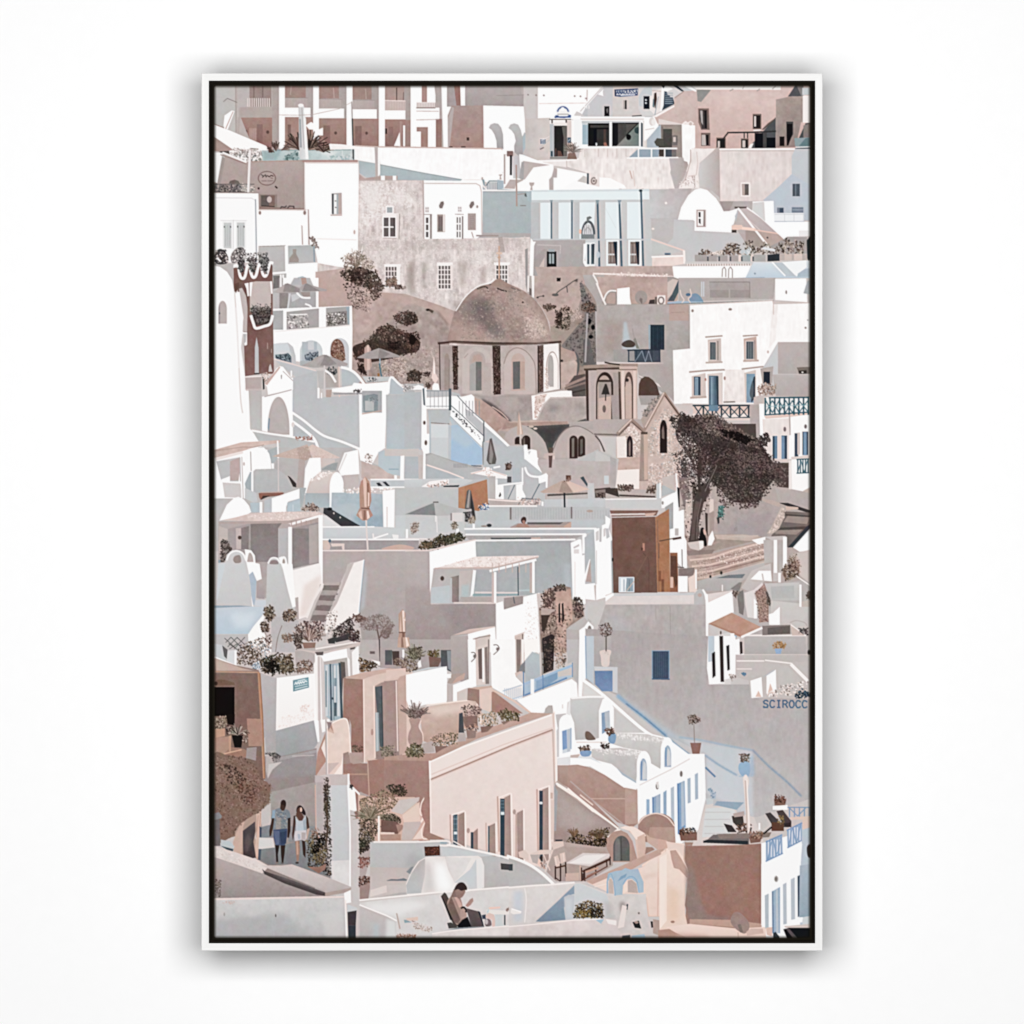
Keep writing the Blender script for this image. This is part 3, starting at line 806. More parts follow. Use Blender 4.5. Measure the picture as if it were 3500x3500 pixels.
p 6f5f5a 1490,400 1550,340 1620,290 1620,300 1510,400
r 14161b 1430 430 1505 565
r 514e4e 1505 420 1540 565
r 12151b 1537 470 1618 562
l 3e3c3e 14 1185,425 1415,422 1630,412
l 4d4441 14 1145,480 1190,425
v 4a4341 10 2 1335 425 1365 475
l e9e4e1 10 1420,405 1480,402
p a8978f>998681~4 1622,125 1740,100 1865,95 1870,330 1850,330 1800,555 1622,560
p 5b5d61 1730,98 1795,0 1870,0 1870,95
p 85807f 1810,0 1870,0 1870,95 1850,95
p 504c4c 1715,325 1778,325 1778,440 1720,545
p 1a181a 1720,345 1770,345 1770,440 1735,540 1720,540
r 1f1b1c 1655 460 1698 545
r f3ecea 1865 90 1932 335
r c2c7ca 1860 20 1932 85
p 55585b 1800,540 1890,340 1932,335 1932,560
p 8f827e 1870,360 1932,340 1932,480 1870,470
p 8fa0a4 1788,475 1932,468 1932,560 1795,550
p 6e868d 1830,545 1890,475 1932,470 1932,555
l dfe3e5 10 1800,560 1932,553
l 3c4854 14 1800,572 1932,566
G cornerrecess | shaded brown recess with a door beside a white chimney
p 97887f|a0908a 560,345 770,345 775,650 560,640
p aab6c0 455,490 560,365 580,350 585,560 500,600 455,560
p 7f7773 585,370 600,370 600,480 585,470
r 55514e 600 392 682 560
r 7b7370 684 450 732 540
r c8bdb8 692 465 716 510
p 5d5652 520,510 545,475 600,480 610,560 540,545
p 4d443f 560,545 620,555 620,640 565,640
e cdb6a9 545 630 22 14
r 4e5a65 620 570 680 645
r 7d7775 682 575 720 645
p 93a3b0 285,650 375,572 565,575 560,645
l f5f3f2 14 370,568 725,568
l f5f3f2 11 378,570 378,650
l f5f3f2 12 496,570 496,650
l f5f3f2 12 615,570 615,650
l fdfbfa 14 275,655 735,652
p d8cfcc 560,300 770,345 770,352 560,352
G whitechimney | broad white chimney with a scalloped top
p fbf9f8^3 770,345 890,360 892,560 870,570 830,760 800,790 790,660 775,640
l efe6e3 20 785,345 805,330 820,345 850,330 870,345
e c9b8b2 850 345 14 16
G blankwall | broad blank plaster wall with one small window
p dcd0cd^6 1110,575 1795,575 1790,820 1640,1040 1115,1045
p f3eeec 940,570 1795,565 1795,582 940,585
p b9aca8 1110,585 1795,585 1795,592 1110,592
p cac7c7|b5a6a2 925,715 1060,580 1110,548 1118,1050 1110,1010 1040,950 930,930
p ebe3e0^5 860,565 1060,575 1060,585 930,700 920,800 930,930 740,930 790,850 830,760
p b9b4b4|b3a39f 655,655 735,655 775,650 790,680 820,750 790,830 760,880 740,930 705,930 690,840 665,780 670,740
p ece4e1^8 -10,660 655,660 670,760 665,790 705,930 240,930 160,860 30,830 -10,850
p e6dedb^9 -10,565 380,565 290,650 -10,660
v c9bfbb 7 4 15 570 265 645
l c7a9a0 9 300,770 320,840
l d7c5bf 7 330,770 345,910
p b0a09b 790,680 820,690 830,720 820,745 795,750
p fdfbfa 30,830 120,835 250,900 270,932 30,932
l b9a7a2 8 850,580 850,680 800,850 770,890
l d0c2bd 7 905,600 915,700 900,810 830,820
l a2918c 7 885,820 885,920
f b5a6a2,fbf9f8,d9cdc9 50 10 740,880 900,800 920,920 750,920
p c0c4c8>b9bfc6 1795,570 1932,570 1932,1220 1605,1220 1600,1045 1500,1040 1640,920 1765,800 1765,640
p b6c0cc@70 1510,1035 1640,920 1765,800 1932,900 1932,1220 1605,1220
w eee7e4 6d6260 1303 875 1390 1005 1 1 14
p b6a39c 1312,890 1340,890 1340,995 1318,990
r 59606c 1772 888 1838 1000
l 8a92a0 6 1800,890 1800,1000
r 7d8794 1632 1102 1692 1152
r 4b5a6c 1655 1108 1690 1150
r 7a8898 1765 1100 1870 1150
r 94a1ae 1770 1118 1868 1128
r eceef0 1605 1152 1875 1235
v cdd2d6 6 3 1700 1155 1870 1230
l bfc5cb 5 1610,1165 1872,1165
r a6b3c0 1605 1225 1880 1240
G barrelhouse | white barrel vaulted house with a small deep window
p c4c3c4|b7abaa~3 478,940 860,930 800,1200 740,1215 485,1200
p c1c0c1 490,1205 740,1210 880,1215 890,1310 1340,1340 1350,1470 1300,1540 900,1600 810,1600 790,1490 500,1380
p b9afad@60 490,1205 700,1210 690,1380 640,1430 500,1380
l b7b2b1 5 485,1203 740,1203
e f0eae6 627 1062 11 11
e f0e4de 510 1295 12 9
p b3aaa9 1110,1045 1408,1045 1410,1130 1280,1120 1150,1140
p a99d9b 1110,1045 1240,1045 1200,1135 1145,1130
p fefefe 735,1212 765,1100 830,990 890,940 940,928 1000,945 1080,1020 1130,1100 1148,1138 1200,1135 1275,1112 1240,1250 1222,1265 1218,1328 885,1312 888,1225 870,1215
w b5a39f f3efed 902 1122 988 1280 1 1 12
p 222427 922,1145 945,1145 945,1255 925,1240
r fdfbfa 915 1190 955 1204
p 8c7d79 968,1130 976,1130 976,1270 964,1270
r f6f3f1 940 1140 948 1250
p 6e5e5a 1248,1095 1358,1095 1358,1110 1248,1112
G glasscanopy | tented canopy of stretched cloth over a brown terrace
p c2b4b3>b3a4a1 1285,1115 1365,1108 1540,1230 1720,1390 1550,1460 1350,1430 1240,1260
p b8bcc1 1250,1180 1285,1115 1260,1240
p a99891 1345,1310 1420,1300 1540,1440 1500,1470 1350,1440
p b9a29a 1420,1300 1640,1340 1700,1400 1560,1460
l faf7f6 18 1280,1110 1555,1458
l f8f4f3 12 1360,1105 1540,1230 1710,1390
l d4c8c5 7 1370,1210 1480,1310
p e4c4b7 1220,1270 1250,1258 1320,1265 1315,1300 1225,1310
l edd2c5 26 1320,1290 1430,1302
l e0bfb2 12 1430,1305 1640,1338
l e4c4b7 10 1240,1270 1310,1265
r 4d4341 1222 1305 1265 1330
e 5f5556 1545 1375 8 8
p fefefe 1408,1130 1412,1050 1600,1042 1608,1232 1932,1230 1932,1360 1720,1365 1695,1390 1530,1240
p cfcecd 1412,1060 1515,1050 1525,1230 1410,1130
p a69c9a 1725,1370 1905,1370 1910,1520 1560,1520 1560,1460
r e9e7e7 1830 1310 1932 1360
G planterrow | row of grey planter boxes with dry shrubs along the roof edge
f 6b5850,4a3d38,8d7a70,a8978c 120 17 930,1500 980,1490 1080,1520 1140,1490 1190,1420 1290,1440 1300,1530 930,1530
f 6b5850,4a3d38,8d7a70,a8978c,c4b6ab 200 17 1340,1410 1400,1390 1420,1470 1520,1420 1600,1470 1720,1380 1760,1420 1870,1410 1880,1520 1350,1530
f e9dfda,c8bbb3 30 14 1040,1510 1140,1490 1140,1530 1030,1530
f d9dde0,b9c0c5 24 16 1310,1500 1390,1470 1380,1530
r a8a09d 888 1530 1000 1590
r a9a19e 1012 1535 1090 1590
r a9a19e 1100 1535 1185 1590
r aba29f 1200 1535 1280 1592
r a7aaab 1310 1532 1390 1590
r aca8a6 1418 1530 1530 1590
r e2d3cc 1285 1530 1310 1590
r ddcfc9 1395 1530 1418 1590
v 5d6065 14 5 1006 1545 1415 1588
p 363a40 1545,1530 1655,1520 1655,1585 1545,1590
r b8aba5 1655 1525 1932 1580
r cbb8b0 1700 1525 1765 1580
r d4c2ba 1785 1522 1860 1580
p 2b3236 1900,1400 1932,1360 1932,1640 1905,1560
l f4f2f1 10 1500,1475 1600,1480
l d9dcdf 22 1510,1470 1610,1490
G pinkkitchen | low pinkish block with a sunlit ledge
p c0bfbe 500,1400 790,1490 640,1530 500,1545
l e3ccc4 14 495,1390 790,1492
r 7e93a4 615 1512 670 1532
e 5a6b7c 640 1525 26 8
p e6d3cc^4 502,1550 800,1535 800,1610 690,1630 502,1635
l f7f1ee 16 500,1550 785,1540
p f3ebe7 780,1490 800,1492 805,1610 785,1610
G poolterrace | flat roof with a white parapet and pool ladder rails
r c9c6c4 800 1590 1932 1625
l b7a69f 12 810,1622 1400,1618
v f3ece9 8 26 820 1610 1395 1630
p bca69f~5 -560,1640 690,1630 700,1735 -530,1725
p bda69e^6 -30,1640 690,1632 695,1740 -30,1720
l f1e7e3 14 -30,1700 380,1712 690,1730
f ede1dc,d9c7c0 60 14 100,1690 690,1715 690,1740 200,1720
p fefefe 685,1635 1395,1630 1350,1740 700,1745
p d5dbe0>b9c9d6 1400,1630 1420,1595 1640,1600 1932,1580 1932,1740 1345,1740
p f3f4f5 1640,1600 1895,1580 1900,1640 1810,1725 1640,1605
p b7c1c8 1605,1600 1680,1600 1805,1725 1700,1725
l f6f7f7 12 1590,1600 1705,1720
p aab9c5 1820,1700 1880,1660 1932,1650 1932,1730 1815,1730
p 9fb2c4 1080,1745 1520,1730 1520,1755 1080,1755
l 9c8e8a 8 1135,1730 1138,1660 1155,1640 1168,1665 1168,1730
l 9c8e8a 8 1192,1740 1195,1660 1210,1640 1228,1665 1228,1740
e 8e9dab 1432 1700 9 9
G lowroofs | flat grey roof terrace and pink wall behind the dome
T 2040 293 730
p b8a19a>bd9f96~5 -520,1640 -520,1640 -30,1720 690,1745 745,1760 735,1932 700,1980 -200,2000 -470,1900
T 1386 950 660
G hillside | bare pinkish hillside with tufts of scrub
p b9a099>b19a93~7 -900,-60 -400,-120 -330,140 0,160 330,270 500,335 460,480 440,640 345,660 345,1130 0,1060 -560,1060 -560,500 -900,420
p bea29a@80*5 -870,-60 -600,0 -560,300 -880,280
c ac9993~9 0,280 180,300 330,360 400,450 440,520 440,660 340,1100 0,1060 -300,1050 -330,700
c c0a299@60*4 -330,140 -150,150 60,190 260,260 420,320 480,380 440,480 380,430 290,310 100,280 -150,220
p 8b7871@60*3 300,330 340,340 440,470 420,480
f 8f7a72,c9b0a7,a58d85,d3bdb4,77635c 260 12 -560,60 -330,120 -360,350 -520,300
f 6a574f,8d786e,b39c92,3e312c 110 13 -640,60 -520,10 -420,120 -430,330 -520,300
f 9d8a83@50,c3afa8@50,b09c95@50,d0bfb8@50,8c7972@50 500 16 0,700 320,700 340,1080 -300,1060 -300,900
f 6a5750,4e3f39,8a766d 60 14 -110,70 -40,80 -20,110 -100,120
G bush | rounded dark scrub bush high on the slope beside the balcony
T 732 293 730
f 75635a,8f7d72,a9988c,c4b5aa 330 15 1165,1560 1300,1500 1440,1590 1480,1720 1420,1800 1180,1720
f 54453e,3c302b,6e5c53,2f2622 420 15 1140,1690 1300,1640 1460,1680 1500,1740 1540,1820 1470,1880 1300,1800 1180,1750
f b8a89c,8c7a6f,d2c5bb 130 12 1160,1540 1200,1520 1300,1490 1360,1560 1460,1660 1380,1660 1250,1600
g 6f5e55,9a897d,8a776b 16 6 1290 1650 190 50 140
f 2c2320,43352f 60 13 1250,1680 1320,1680 1340,1760 1240,1770
f 6b584f,8f7b70,4c3d36 130 13 1400,1800 1500,1760 1540,1830 1470,1950 1420,1930
G scrub | dark scrub clump at the foot of the slope by the parasol
T 732 950 660
c 4b3a35 1400,680 1560,620 1640,520 1740,480 1880,540 1960,560 2060,640 2030,740 1900,760 1800,800 1500,850 1400,760
f 4a3a34,5c4942,382c28,6d554b,453630 800 13 1400,690 1560,600 1640,500 1740,460 1880,520 1960,540 2060,640 2030,760 1880,780 1800,800 1600,820 1480,930 1400,800
f 8b7267,a38a7f,5c4942 160 11 1500,620 1700,480 1900,520 2040,640 1950,700 1700,640
f 4a3a34,5c4942,2f2522,72594f 220 14 1800,380 1900,330 2020,350 2040,440 1960,480 1830,450
f 201816,3a2c28 80 14 1740,640 1860,640 1860,720 1760,720
f 241c19,43342e 90 14 1440,880 1520,860 1520,960 1450,950
f a38d84,c3ada3,8b7268,d6c4bb 200 12 1680,820 1930,800 1930,1000 1700,980
T 1386 950 660
f 4a3a34,5c4942,2f2522,72594f 170 14 20,960 80,920 170,950 150,1040 20,1030
f 3a2d29,5c4942 36 12 185,950 250,940 240,990 190,985
f 4a3a34,2f2522 70 13 0,350 100,360 130,440 0,460
f 4a3a34,241c19,6c544a 130 14 0,560 120,540 150,620 60,720 0,720
e 201816 70 620 34 50
e 2b211d 225 320 20 12
p 55453e@80 230,305 285,330 270,355 235,330
G rocks | rough rocky bank with scrub and a shaded gully to the right of the dome
T 1386 950 660
p a08c84~8 1440,200 1790,60 2000,300 2000,1200 1500,1200
p b9a29b>bca49c~6 1280,-20 1740,-20 1760,200 1720,330 1560,420 1450,500 1440,440 1380,320 1290,200
c 867c78 1745,60 1775,60 1800,130 1850,230 1930,300 1980,400 1990,880 1760,880 1600,720 1560,640 1700,500 1790,400 1770,250
f 4a4443@50,5a5351@50,857b77@40,3d393a@50 260 20 1745,0 1800,110 1900,280 1980,400 1980,860 1760,860 1600,660 1780,420
p a79389 1450,480 1520,500 1640,520 1730,470 1560,680 1450,640
f 8a756c,5c4a42,3c2f2a,b39a8e 220 15 1510,330 1620,280 1680,330 1640,520 1500,510
f 4a3a33,2b211d 60 15 1510,360 1570,340 1560,480 1510,490
f 6a564d,8a7469,3c2f2a 70 14 1370,280 1440,260 1520,290 1420,340
f b8a096,9a857b,cdb8ae 100 13 1640,340 1740,300 1760,400 1660,440
f 6a5249,3c2f2a,8a6f63 110 13 1750,280 1840,240 1900,280 1880,350 1770,330
e 15171a 1840 435 22 30
e 15171a 1878 495 20 26
e 15171a 1855 590 24 20
p 6f696a 1780,620 1840,600 1900,880 1780,880
l a8a2a3 18 1822,360 1800,840
l b5afb0 22 1910,340 1922,860
p 1e1a1a 1515,0 1555,0 1550,35 1515,35
s 66605e 9 1490,180 1540,130 1610,85 1680,35 1720,15
l 66605e 9 1615,85 1622,145
e 6d6765 1500 170 34 14
s 645a56 6 1310,200 1350,185 1390,180
e 5a504d 1325 196 10 10
e 5a504d 1380 182 10 10
p 3a3330@70*2 1690,30 1725,10 1720,45
r b6aba8 1216 -20 1292 200
p f0ebe9 1225,-20 1240,-20 1235,140 1222,140
p 7e706c 1240,100 1262,110 1262,180 1240,170
p f4efed 1262,-20 1290,-20 1286,200 1270,190
U rocks | rough rocky bank with scrub and a shaded gully to the right of the dome
p b3aaa7>aaa19f 1775,-30 1990,-30 1990,330 1920,280 1890,200 1800,70
l f0eae7 16 1880,-30 1932,60
G church | domed church with brown dome, arched drum and vaulted roofs
T 1386 950 660
p b3a39e~4 320,1100 1932,1100 1932,1960 1180,1960 1000,1700 690,1400
p b7998f>b39c93~5 1545,690 1690,740 1730,800 1700,830 1555,850
p c3aca3>b9a299~6 1550,850 1700,825 1730,870 1720,960 1640,1060 1560,1120 1545,1000
c 5f6264@80 1700,740 1735,800 1740,920 1710,1000 1715,940 1720,840
p 645c59 1690,980 1800,960 1860,1200 1680,1190 1600,1100
l a28b80 26 1610,1080 1800,1000
l 8d7a72 20 1600,1110 1800,1050
l 4c4442 16 1660,1150 1800,1120
c a68d85~9 440,640 445,520 500,320 600,190 730,85 850,60 900,20 940,10 990,40 1080,80 1200,140 1330,260 1420,420 1455,600 1440,650 1000,670 700,665
c 8c7c79@70*14 560,240 720,190 850,260 900,400 980,520 960,620 800,560 640,440 540,380
c 7a6e6d@70*12 680,240 760,210 860,300 850,400 720,420
c 7b6f6e@60*10 780,440 900,430 960,520 880,560 790,520
c c2a89e@75*14 1120,180 1300,300 1420,470 1430,600 1300,580 1180,420
c b69a91@70*10 470,480 620,470 900,600 860,650 480,640
c af958c@70*8 900,130 1100,120 1150,260 920,260
f 8f7f79@35,b39c92@40,9c8a84@35,c7b1a7@40,85746f@35 700 16 540,300 900,120 1200,200 1400,500 1420,620 560,620
f d3bfb6@45,c9b3a9@45,e0cfc7@45 220 13 1190,400 1330,380 1430,560 1300,620 1180,560
f 6f6261@40,857776@40 120 16 640,250 900,250 880,420 700,430
s 5f524e 13 720,110 780,90 815,95 830,135
s 4a3e3a 13 920,105 970,125 1015,135
s 6a5c57 10 840,68 900,55
e 4a3d39 1175 245 9 9
s 7d6e69 10 1060,100 1150,130
f c9b3aa,8d7d77 40 10 740,110 1150,120 1160,150 740,140
l c9a48f 15 938,-315 940,30
l d9bba9 22 916,-246 962,-246
e c9a48f 938 -205 16 12
s fbfafa 9 505,330 600,190 720,90 840,50 890,15
c a78a80 860,60 905,20 945,8 1000,40 1060,80 1000,90 880,85
l 5a453f 22 330,655 480,640 900,655 1330,660 1555,640
l 7c665f 14 440,645 900,672 1440,655
p b5a8a4~5 340,670 880,680 1540,660 1555,1110 1380,1150 880,1180 540,1160 345,1120
p ad9e9a~4 350,680 470,690 470,1130 355,1115
a a18f88 390 755 440 1120 60
l 8c7a74 6 440,820 438,1110
p b8aaa5~5 530,690 870,690 880,1170 545,1155
a c2b5b0@80 568 690 868 1158 170
a b5a6a1 640 735 800 1130 90
r b7a9a4 770 850 860 1160
p b9988d@80*3 660,850 680,780 740,755 775,800 770,840 705,838
p a7a3a1 645,870 705,840 705,1125 645,1130
p 7a7876 705,840 762,840 762,1125 705,1130
l a2938e 8 590,800 625,760
p b9a9a5~5 955,690 1320,680 1330,1150 960,1170
a c3b3ae@90 988 705 1300 1162 190
s a28f89 10 985,860 1030,750 1110,700 1200,730 1270,810 1300,900 1310,1150
a c0a79e 1062 755 1196 1115 70
p 706e6d 1075,840 1148,835 1148,1110 1078,1115
p bb9d93 1148,835 1195,840 1195,1105 1148,1110
l c3a89e 14 1060,1125 1200,1118
p 4d3934 470,680 525,680 525,1120 480,1120
p 4d3934 870,680 950,680 955,1165 885,1170
p 6a554f 1330,680 1380,670 1380,1140 1330,1150
f 705a53,3b2a26,8a736b,2e201d 150 12 475,690 520,690 520,1110 485,1110
f 705a53,3b2a26,8a736b,2e201d 200 12 880,690 945,690 950,1160 890,1160
f 8a736b,4b3833,6e5850 120 12 1335,680 1375,680 1375,1140 1335,1140
l 3a2c28 10 1328,680 1330,1150
l 4a3b37 9 342,660 348,1120
p f3eeec~3 1385,670 1530,655 1545,1110 1385,1140
a b3a39e 1408 735 1532 1105 160
a f5efec 1418 748 1526 1108 150
a b1a8a6 1424 770 1484 1090 110
f b9a39a,d8c4bb,f6f1ee 60 10 1400,900 1420,900 1440,1130 1400,1120
l 3f3532 8 1548,660 1550,1110
e 3f3735 1565 830 14 12
p a99c98~6 690,1170 880,1190 960,1180 1260,1170 1270,1420 1000,1430 860,1290 740,1200
p b3a5a1@70*3 900,1190 1130,1185 1130,1320 980,1330
c 5c5350@80*3 760,1210 900,1280 1030,1400 1060,1440 960,1400 860,1320
p b99c91>b09288~6 690,1200 760,1220 860,1290 960,1380 1050,1440 920,1540 780,1440 690,1350
s d1b7ab 9 870,1290 960,1350 1030,1420
p c0a99f~6 920,1530 1050,1440 1260,1425 1630,1440 1640,1500 1180,1480 1060,1540
p b0938a~5 1000,1450 1620,1435 1625,1465 1200,1480 960,1520
p f7f3f1 1262,1180 1420,1150 1560,1130 1665,1130 1668,1190 1450,1195 1380,1280 1320,1420 1275,1420
p d9c5bd~8 1300,1180 1420,1160 1330,1330 1290,1410
f c7aca2,b3958b,e9dcd6 90 11 1300,1190 1420,1170 1320,1400 1290,1410
p b0a29d~6 1310,1420 1380,1260 1440,1210 1500,1195 1810,1195 1820,1420 1640,1430
l c9bcb7 10 1320,1415 1385,1270 1445,1205 1810,1190
e 87797a@60*8 1480 1300 60 40
p 625d5d 1210,1485 1630,1465 1830,1400 1840,1440 1640,1560 1500,1640 1460,1780 1440,1780 1400,1650 1320,1550
p 4b4a4b@80*4 1300,1510 1600,1480 1500,1600 1450,1750 1420,1650
e c9b5ab 1260 1490 26 10
e d9c7be 1300 1508 20 10
p b3a6a2>ada09c 1640,1440 1932,1430 1932,1520 1640,1500
c b7aaa6 1000,1690 1000,1570 1080,1500 1180,1475 1290,1530 1380,1620 1420,1720 1440,1800 1440,1960 1200,1960 1180,1690
c b9aaa6 1470,1960 1470,1720 1530,1600 1620,1510 1730,1490 1850,1540 1932,1620 1932,1960
s 8d7e79 9 1470,1750 1530,1600 1620,1505 1730,1485 1850,1540 1932,1610
p b1a5a1 1240,1800 1932,1800 1932,2000 1240,2000
a 3d2d2a 1095 1590 1165 1665 35
a 3d2d2a 1168 1576 1250 1712 45
p 75665f 1178,1610 1195,1590 1200,1690 1180,1670
a 41302c 1642 1578 1724 1808 45
a 41302c 1728 1580 1799 1790 45
p 80766f 1665,1610 1690,1600 1690,1790 1665,1795
p 6d6460 1750,1620 1775,1610 1775,1750 1750,1780
p 7a6a63 1430,1740 1480,1750 1460,1880 1440,1880
p c2b3ac 1395,1760 1430,1770 1430,1820 1380,1800
r d1c4be 1470 1780 1496 1860
p b6b5b4 1720,1810 1880,1750 1932,1710 1932,1820
p a99d99 1240,1850 1320,1850 1320,1960 1240,1960
T 2040 950 730
G bigwhitehouse | large white house with shuttered windows and blue doors
p b1a6a3>a89e9b~3 0,240 840,240 845,640 690,655 700,1090 600,1040 380,900 370,800 0,770
p a0958f~5 20,-10 690,-10 745,10 740,100 640,200 640,240 70,240
p b99f97>bb9d94~5 0,-10 640,-10 640,235 80,235 30,120
c a0948f 60,240 70,160 120,115 170,115 180,240
p b89f96 85,230 90,170 125,130 170,135 172,200 165,235
l f0e8e4 16 0,50 60,200 80,240
s f0ebe8 13 65,200 85,150 120,118 175,118
p fdfdfd 185,98 298,85 300,180 312,240 185,240
e a49691 402 176 56 62
p 857974 385,200 395,180 415,190 410,240
p c9b9b2 640,40 690,10 740,20 690,140 640,190
p 56626a 740,20 760,0 740,130 700,210 640,210 680,150
p b2a8a5 740,0 1620,0 1600,190 740,215
p a89d9a@90 1020,30 1385,30 1385,180 1020,180
l 928783 6 1020,38 1385,38 1387,180
p 9f9491@90 1020,110 1195,110 1195,180 1020,180
p 9f9491@90 1210,110 1385,110 1385,180 1210,180
v b5aaa6 6 2 1020 100 1200 180
v c4cdd4 10 2 950 35 968 170
l bab1ae 5 740,12 1600,8
r e8e1dd 548 158 622 238
o 8f837e 13 583 205 24 30
r 6b625f 528 172 545 235
p 4e4744 480,200 525,195 525,235 470,235
c 7b94ab 840,220 850,160 890,140 930,160 965,215 940,228
p 9fb4c6 640,220 740,210 960,215 960,235 640,235
e 5b7a94 828 152 22 14
s ddd0c9 8 755,110 765,160 790,200 770,225
s ddd0c9 8 845,100 855,160 830,190 850,230
l 8f8a88 9 640,238 1600,205
r b79e95 655 240 832 388
l a89088 6 670,315 795,310
p a6948d@70*14 40,380 240,370 240,640 40,720
p b3bfc6@90*3 245,400 270,400 300,560 380,600 385,660 230,650
r 303b47 486 425 612 660
p 94a3ad 468,425 486,425 486,660 470,660
v 3e4b59 5 3 510 440 590 650
s a09591 7 325,460 340,540 385,640
p 8a857f 330,560 350,540 385,640 360,640
c 594c46 225,605 250,575 300,562 345,590 335,625 260,628
p a49d9a 150,650 275,645 278,770 155,770
r 9c9a99 275 650 580 765
p 4f5a66 340,660 575,655 578,760 345,765
l 36424e 13 280,655 575,650
l 3f4b58 11 285,757 575,757
v 3d4a57 10 5 290 655 570 760
l 93a0ad 6 345,760 410,660 440,760 470,660 500,760
p b0a6a3 578,650 690,655 695,1060 580,1020
p d5ccca 0,760 600,770 600,1000 380,890 370,800 0,790
p b0a5a2>aca19e 360,780 690,770 700,1120 620,1040 560,960 380,880
p 5f4a42 378,1065 382,960 400,915 435,892 470,897 510,925 545,970 572,1065
p a99e9b 380,1065 575,1065 575,1150 400,1150
p fbf8f7^3 845,240 1590,200 1600,240 1932,230 1932,580 1640,580 1500,820 1500,1140 870,1140 700,1140 690,655 845,640
p ebe2df^7 1160,830 1340,830 1340,1130 1150,1130
p f3edeb^5 1590,240 1640,240 1620,560 1560,640
p fefdfd 1615,10 1895,5 1905,220 1615,200
l cdbfba 9 1595,225 1910,225
l cdbfba 8 1590,200 1600,240 1600,330
l c9b9b4 8 840,245 1590,205
p a9adb1 1870,140 1905,30 1932,20 1932,150
e 9d8f8b 1715 130 8 18
e 9d8f8b 1890 452 10 10
e a3a3a5 1910 382 7 7
e a08c86 867 298 12 14
e a08c86 1208 285 17 12
e c9b5ae 1550 670 9 14
p c9bab4 1005,560 1125,545 1128,760 1010,765
l b39f97 14 985,536 1135,525
l bfaca4 16 990,768 1135,762
w dcd0cb 5a6267 1018 575 1085 748 1 1 7
v 8d9498 5 2 1045 590 1062 740
p a3958f 1085,570 1105,570 1105,745 1085,745
p c2aa9f 1330,550 1445,530 1452,745 1335,750
l b39f97 14 1325,526 1455,519
l bfa99f 18 1330,752 1462,748
w dcd0cb 59646b 1345 568 1425 742 1 1 8
v 8d9498 5 2 1375 580 1395 735
p a3958f 1420,565 1435,565 1435,735 1420,735
l b4a199 16 840,852 1000,838 1155,832
p cdbfb9 860,890 985,860 990,1080 860,1085
l bda9a0 18 850,1085 990,1078
r 3f5061 880 895 940 1062
r 93aabb 888 900 918 1062
v 5e7486 4 2 898 910 908 1060
p d3c8c3 1000,870 1140,855 1140,1140 1010,1140
r 5a7386 1015 885 1098 1215
r 86a0b2 1025 895 1060 1200
v 4f6577 5 3 1030 900 1075 1200
p 3e4a56 1080,890 1102,890 1105,1200 1090,1200
e ab8f88 1158 908 10 18
e b8887c 985 920 9 14
l 8f827c 14 1150,1125 1250,1122
l b4a199 15 1315,825 1490,805 1600,800
p cdbfb9 1335,860 1445,830 1440,1130 1345,1130
r 7f9bb0 1355 868 1432 1130
p 323f4c 1400,980 1420,900 1434,890 1434,1080 1400,1130 1395,1050
p f3eeec 1440,830 1500,815 1480,960 1440,900
c 5d6a73 1390,1000 1410,930 1420,1000 1410,1100 1385,1060
p c2c4c6 1500,820 1640,590 1640,870 1600,1060 1500,960
p b8acaa>b0a5a2 1640,585 1932,580 1932,870 1640,870
p b7adab>aca29f 1590,875 1932,875 1932,1080 1620,1070
p b0a39e 1480,820 1600,800 1580,960 1500,960
r 26303a 1510 850 1568 955
r a39c98 1568 845 1590 950
p 7f736f 1810,810 1932,805 1932,870 1830,865
p 3f3835 1825,840 1900,835 1900,868 1830,868
e d9d2ce 1862 855 9 8
f 9a7f74,b89a8c,7d655c,c4aa9d 130 14 1460,1000 1520,960 1620,970 1610,1060 1470,1060
p c1b4b0 1420,1080 1480,1060 1555,1065 1560,1110 1520,1200 1420,1140
p cbbfbb 720,1170 780,1135 870,1135 870,1180 820,1230 740,1190
p d3bfb6 870,1150 1385,1150 1385,1270 870,1280
r e7dbd6 870 1230 1385 1290
l 34444f 13 872,1155 1385,1155
l 3f505b 11 980,1280 1385,1262
l 44545f 11 880,1155 960,1270
l 44545f 11 960,1155 880,1270
v 33434e 14 6 965 1155 1375 1280
l 4a5b66 9 970,1260 1040,1165 1120,1260 1200,1165 1290,1260 1370,1165
l 4a5b66 9 970,1165 1040,1260 1120,1165 1200,1260 1290,1165 1370,1260
r 6d8ba0 1015 1150 1100 1205
l d9ccc6 22 860,1283 1390,1278
p b3a7a4 1385,1150 1470,1145 1475,1480 1390,1480
p fdfcfb 1470,1140 1515,1140 1520,1420 1480,1440
G bluerailhouse | white corner house with teal blue balcony railings
T 2040 950 730
p f1e9e6 1515,1080 1932,1080 1932,1280 1515,1280
p fbf9f8 1500,1250 1932,1230 1932,2020 1770,2020 1760,1650 1570,1640 1500,1420
p d9c2b8 1515,1250 1760,1230 1932,1210 1932,1235 1740,1260 1530,1275
l 3c6371 14 1560,1085 1920,1082
l 3c6371 12 1520,1240 1920,1215
v 3c6371 15 10 1525 1085 1915 1240
l 46707e 10 1530,1220 1590,1110 1650,1220 1710,1110 1770,1220 1830,1110 1910,1210
l 46707e 10 1530,1110 1590,1220 1650,1110 1710,1220 1770,1110 1830,1220 1910,1110
l 8fb0b8 7 1530,1165 1915,1150
p e3d9d5^4 1500,1280 1740,1270 1740,1640 1520,1640
l b5a8a3 13 1745,1240 1750,1420
p fbf9f8 1755,1260 1932,1240 1932,1620 1755,1640
e 85797a 1702 1370 13 22
e 85797a 1890 1345 13 20
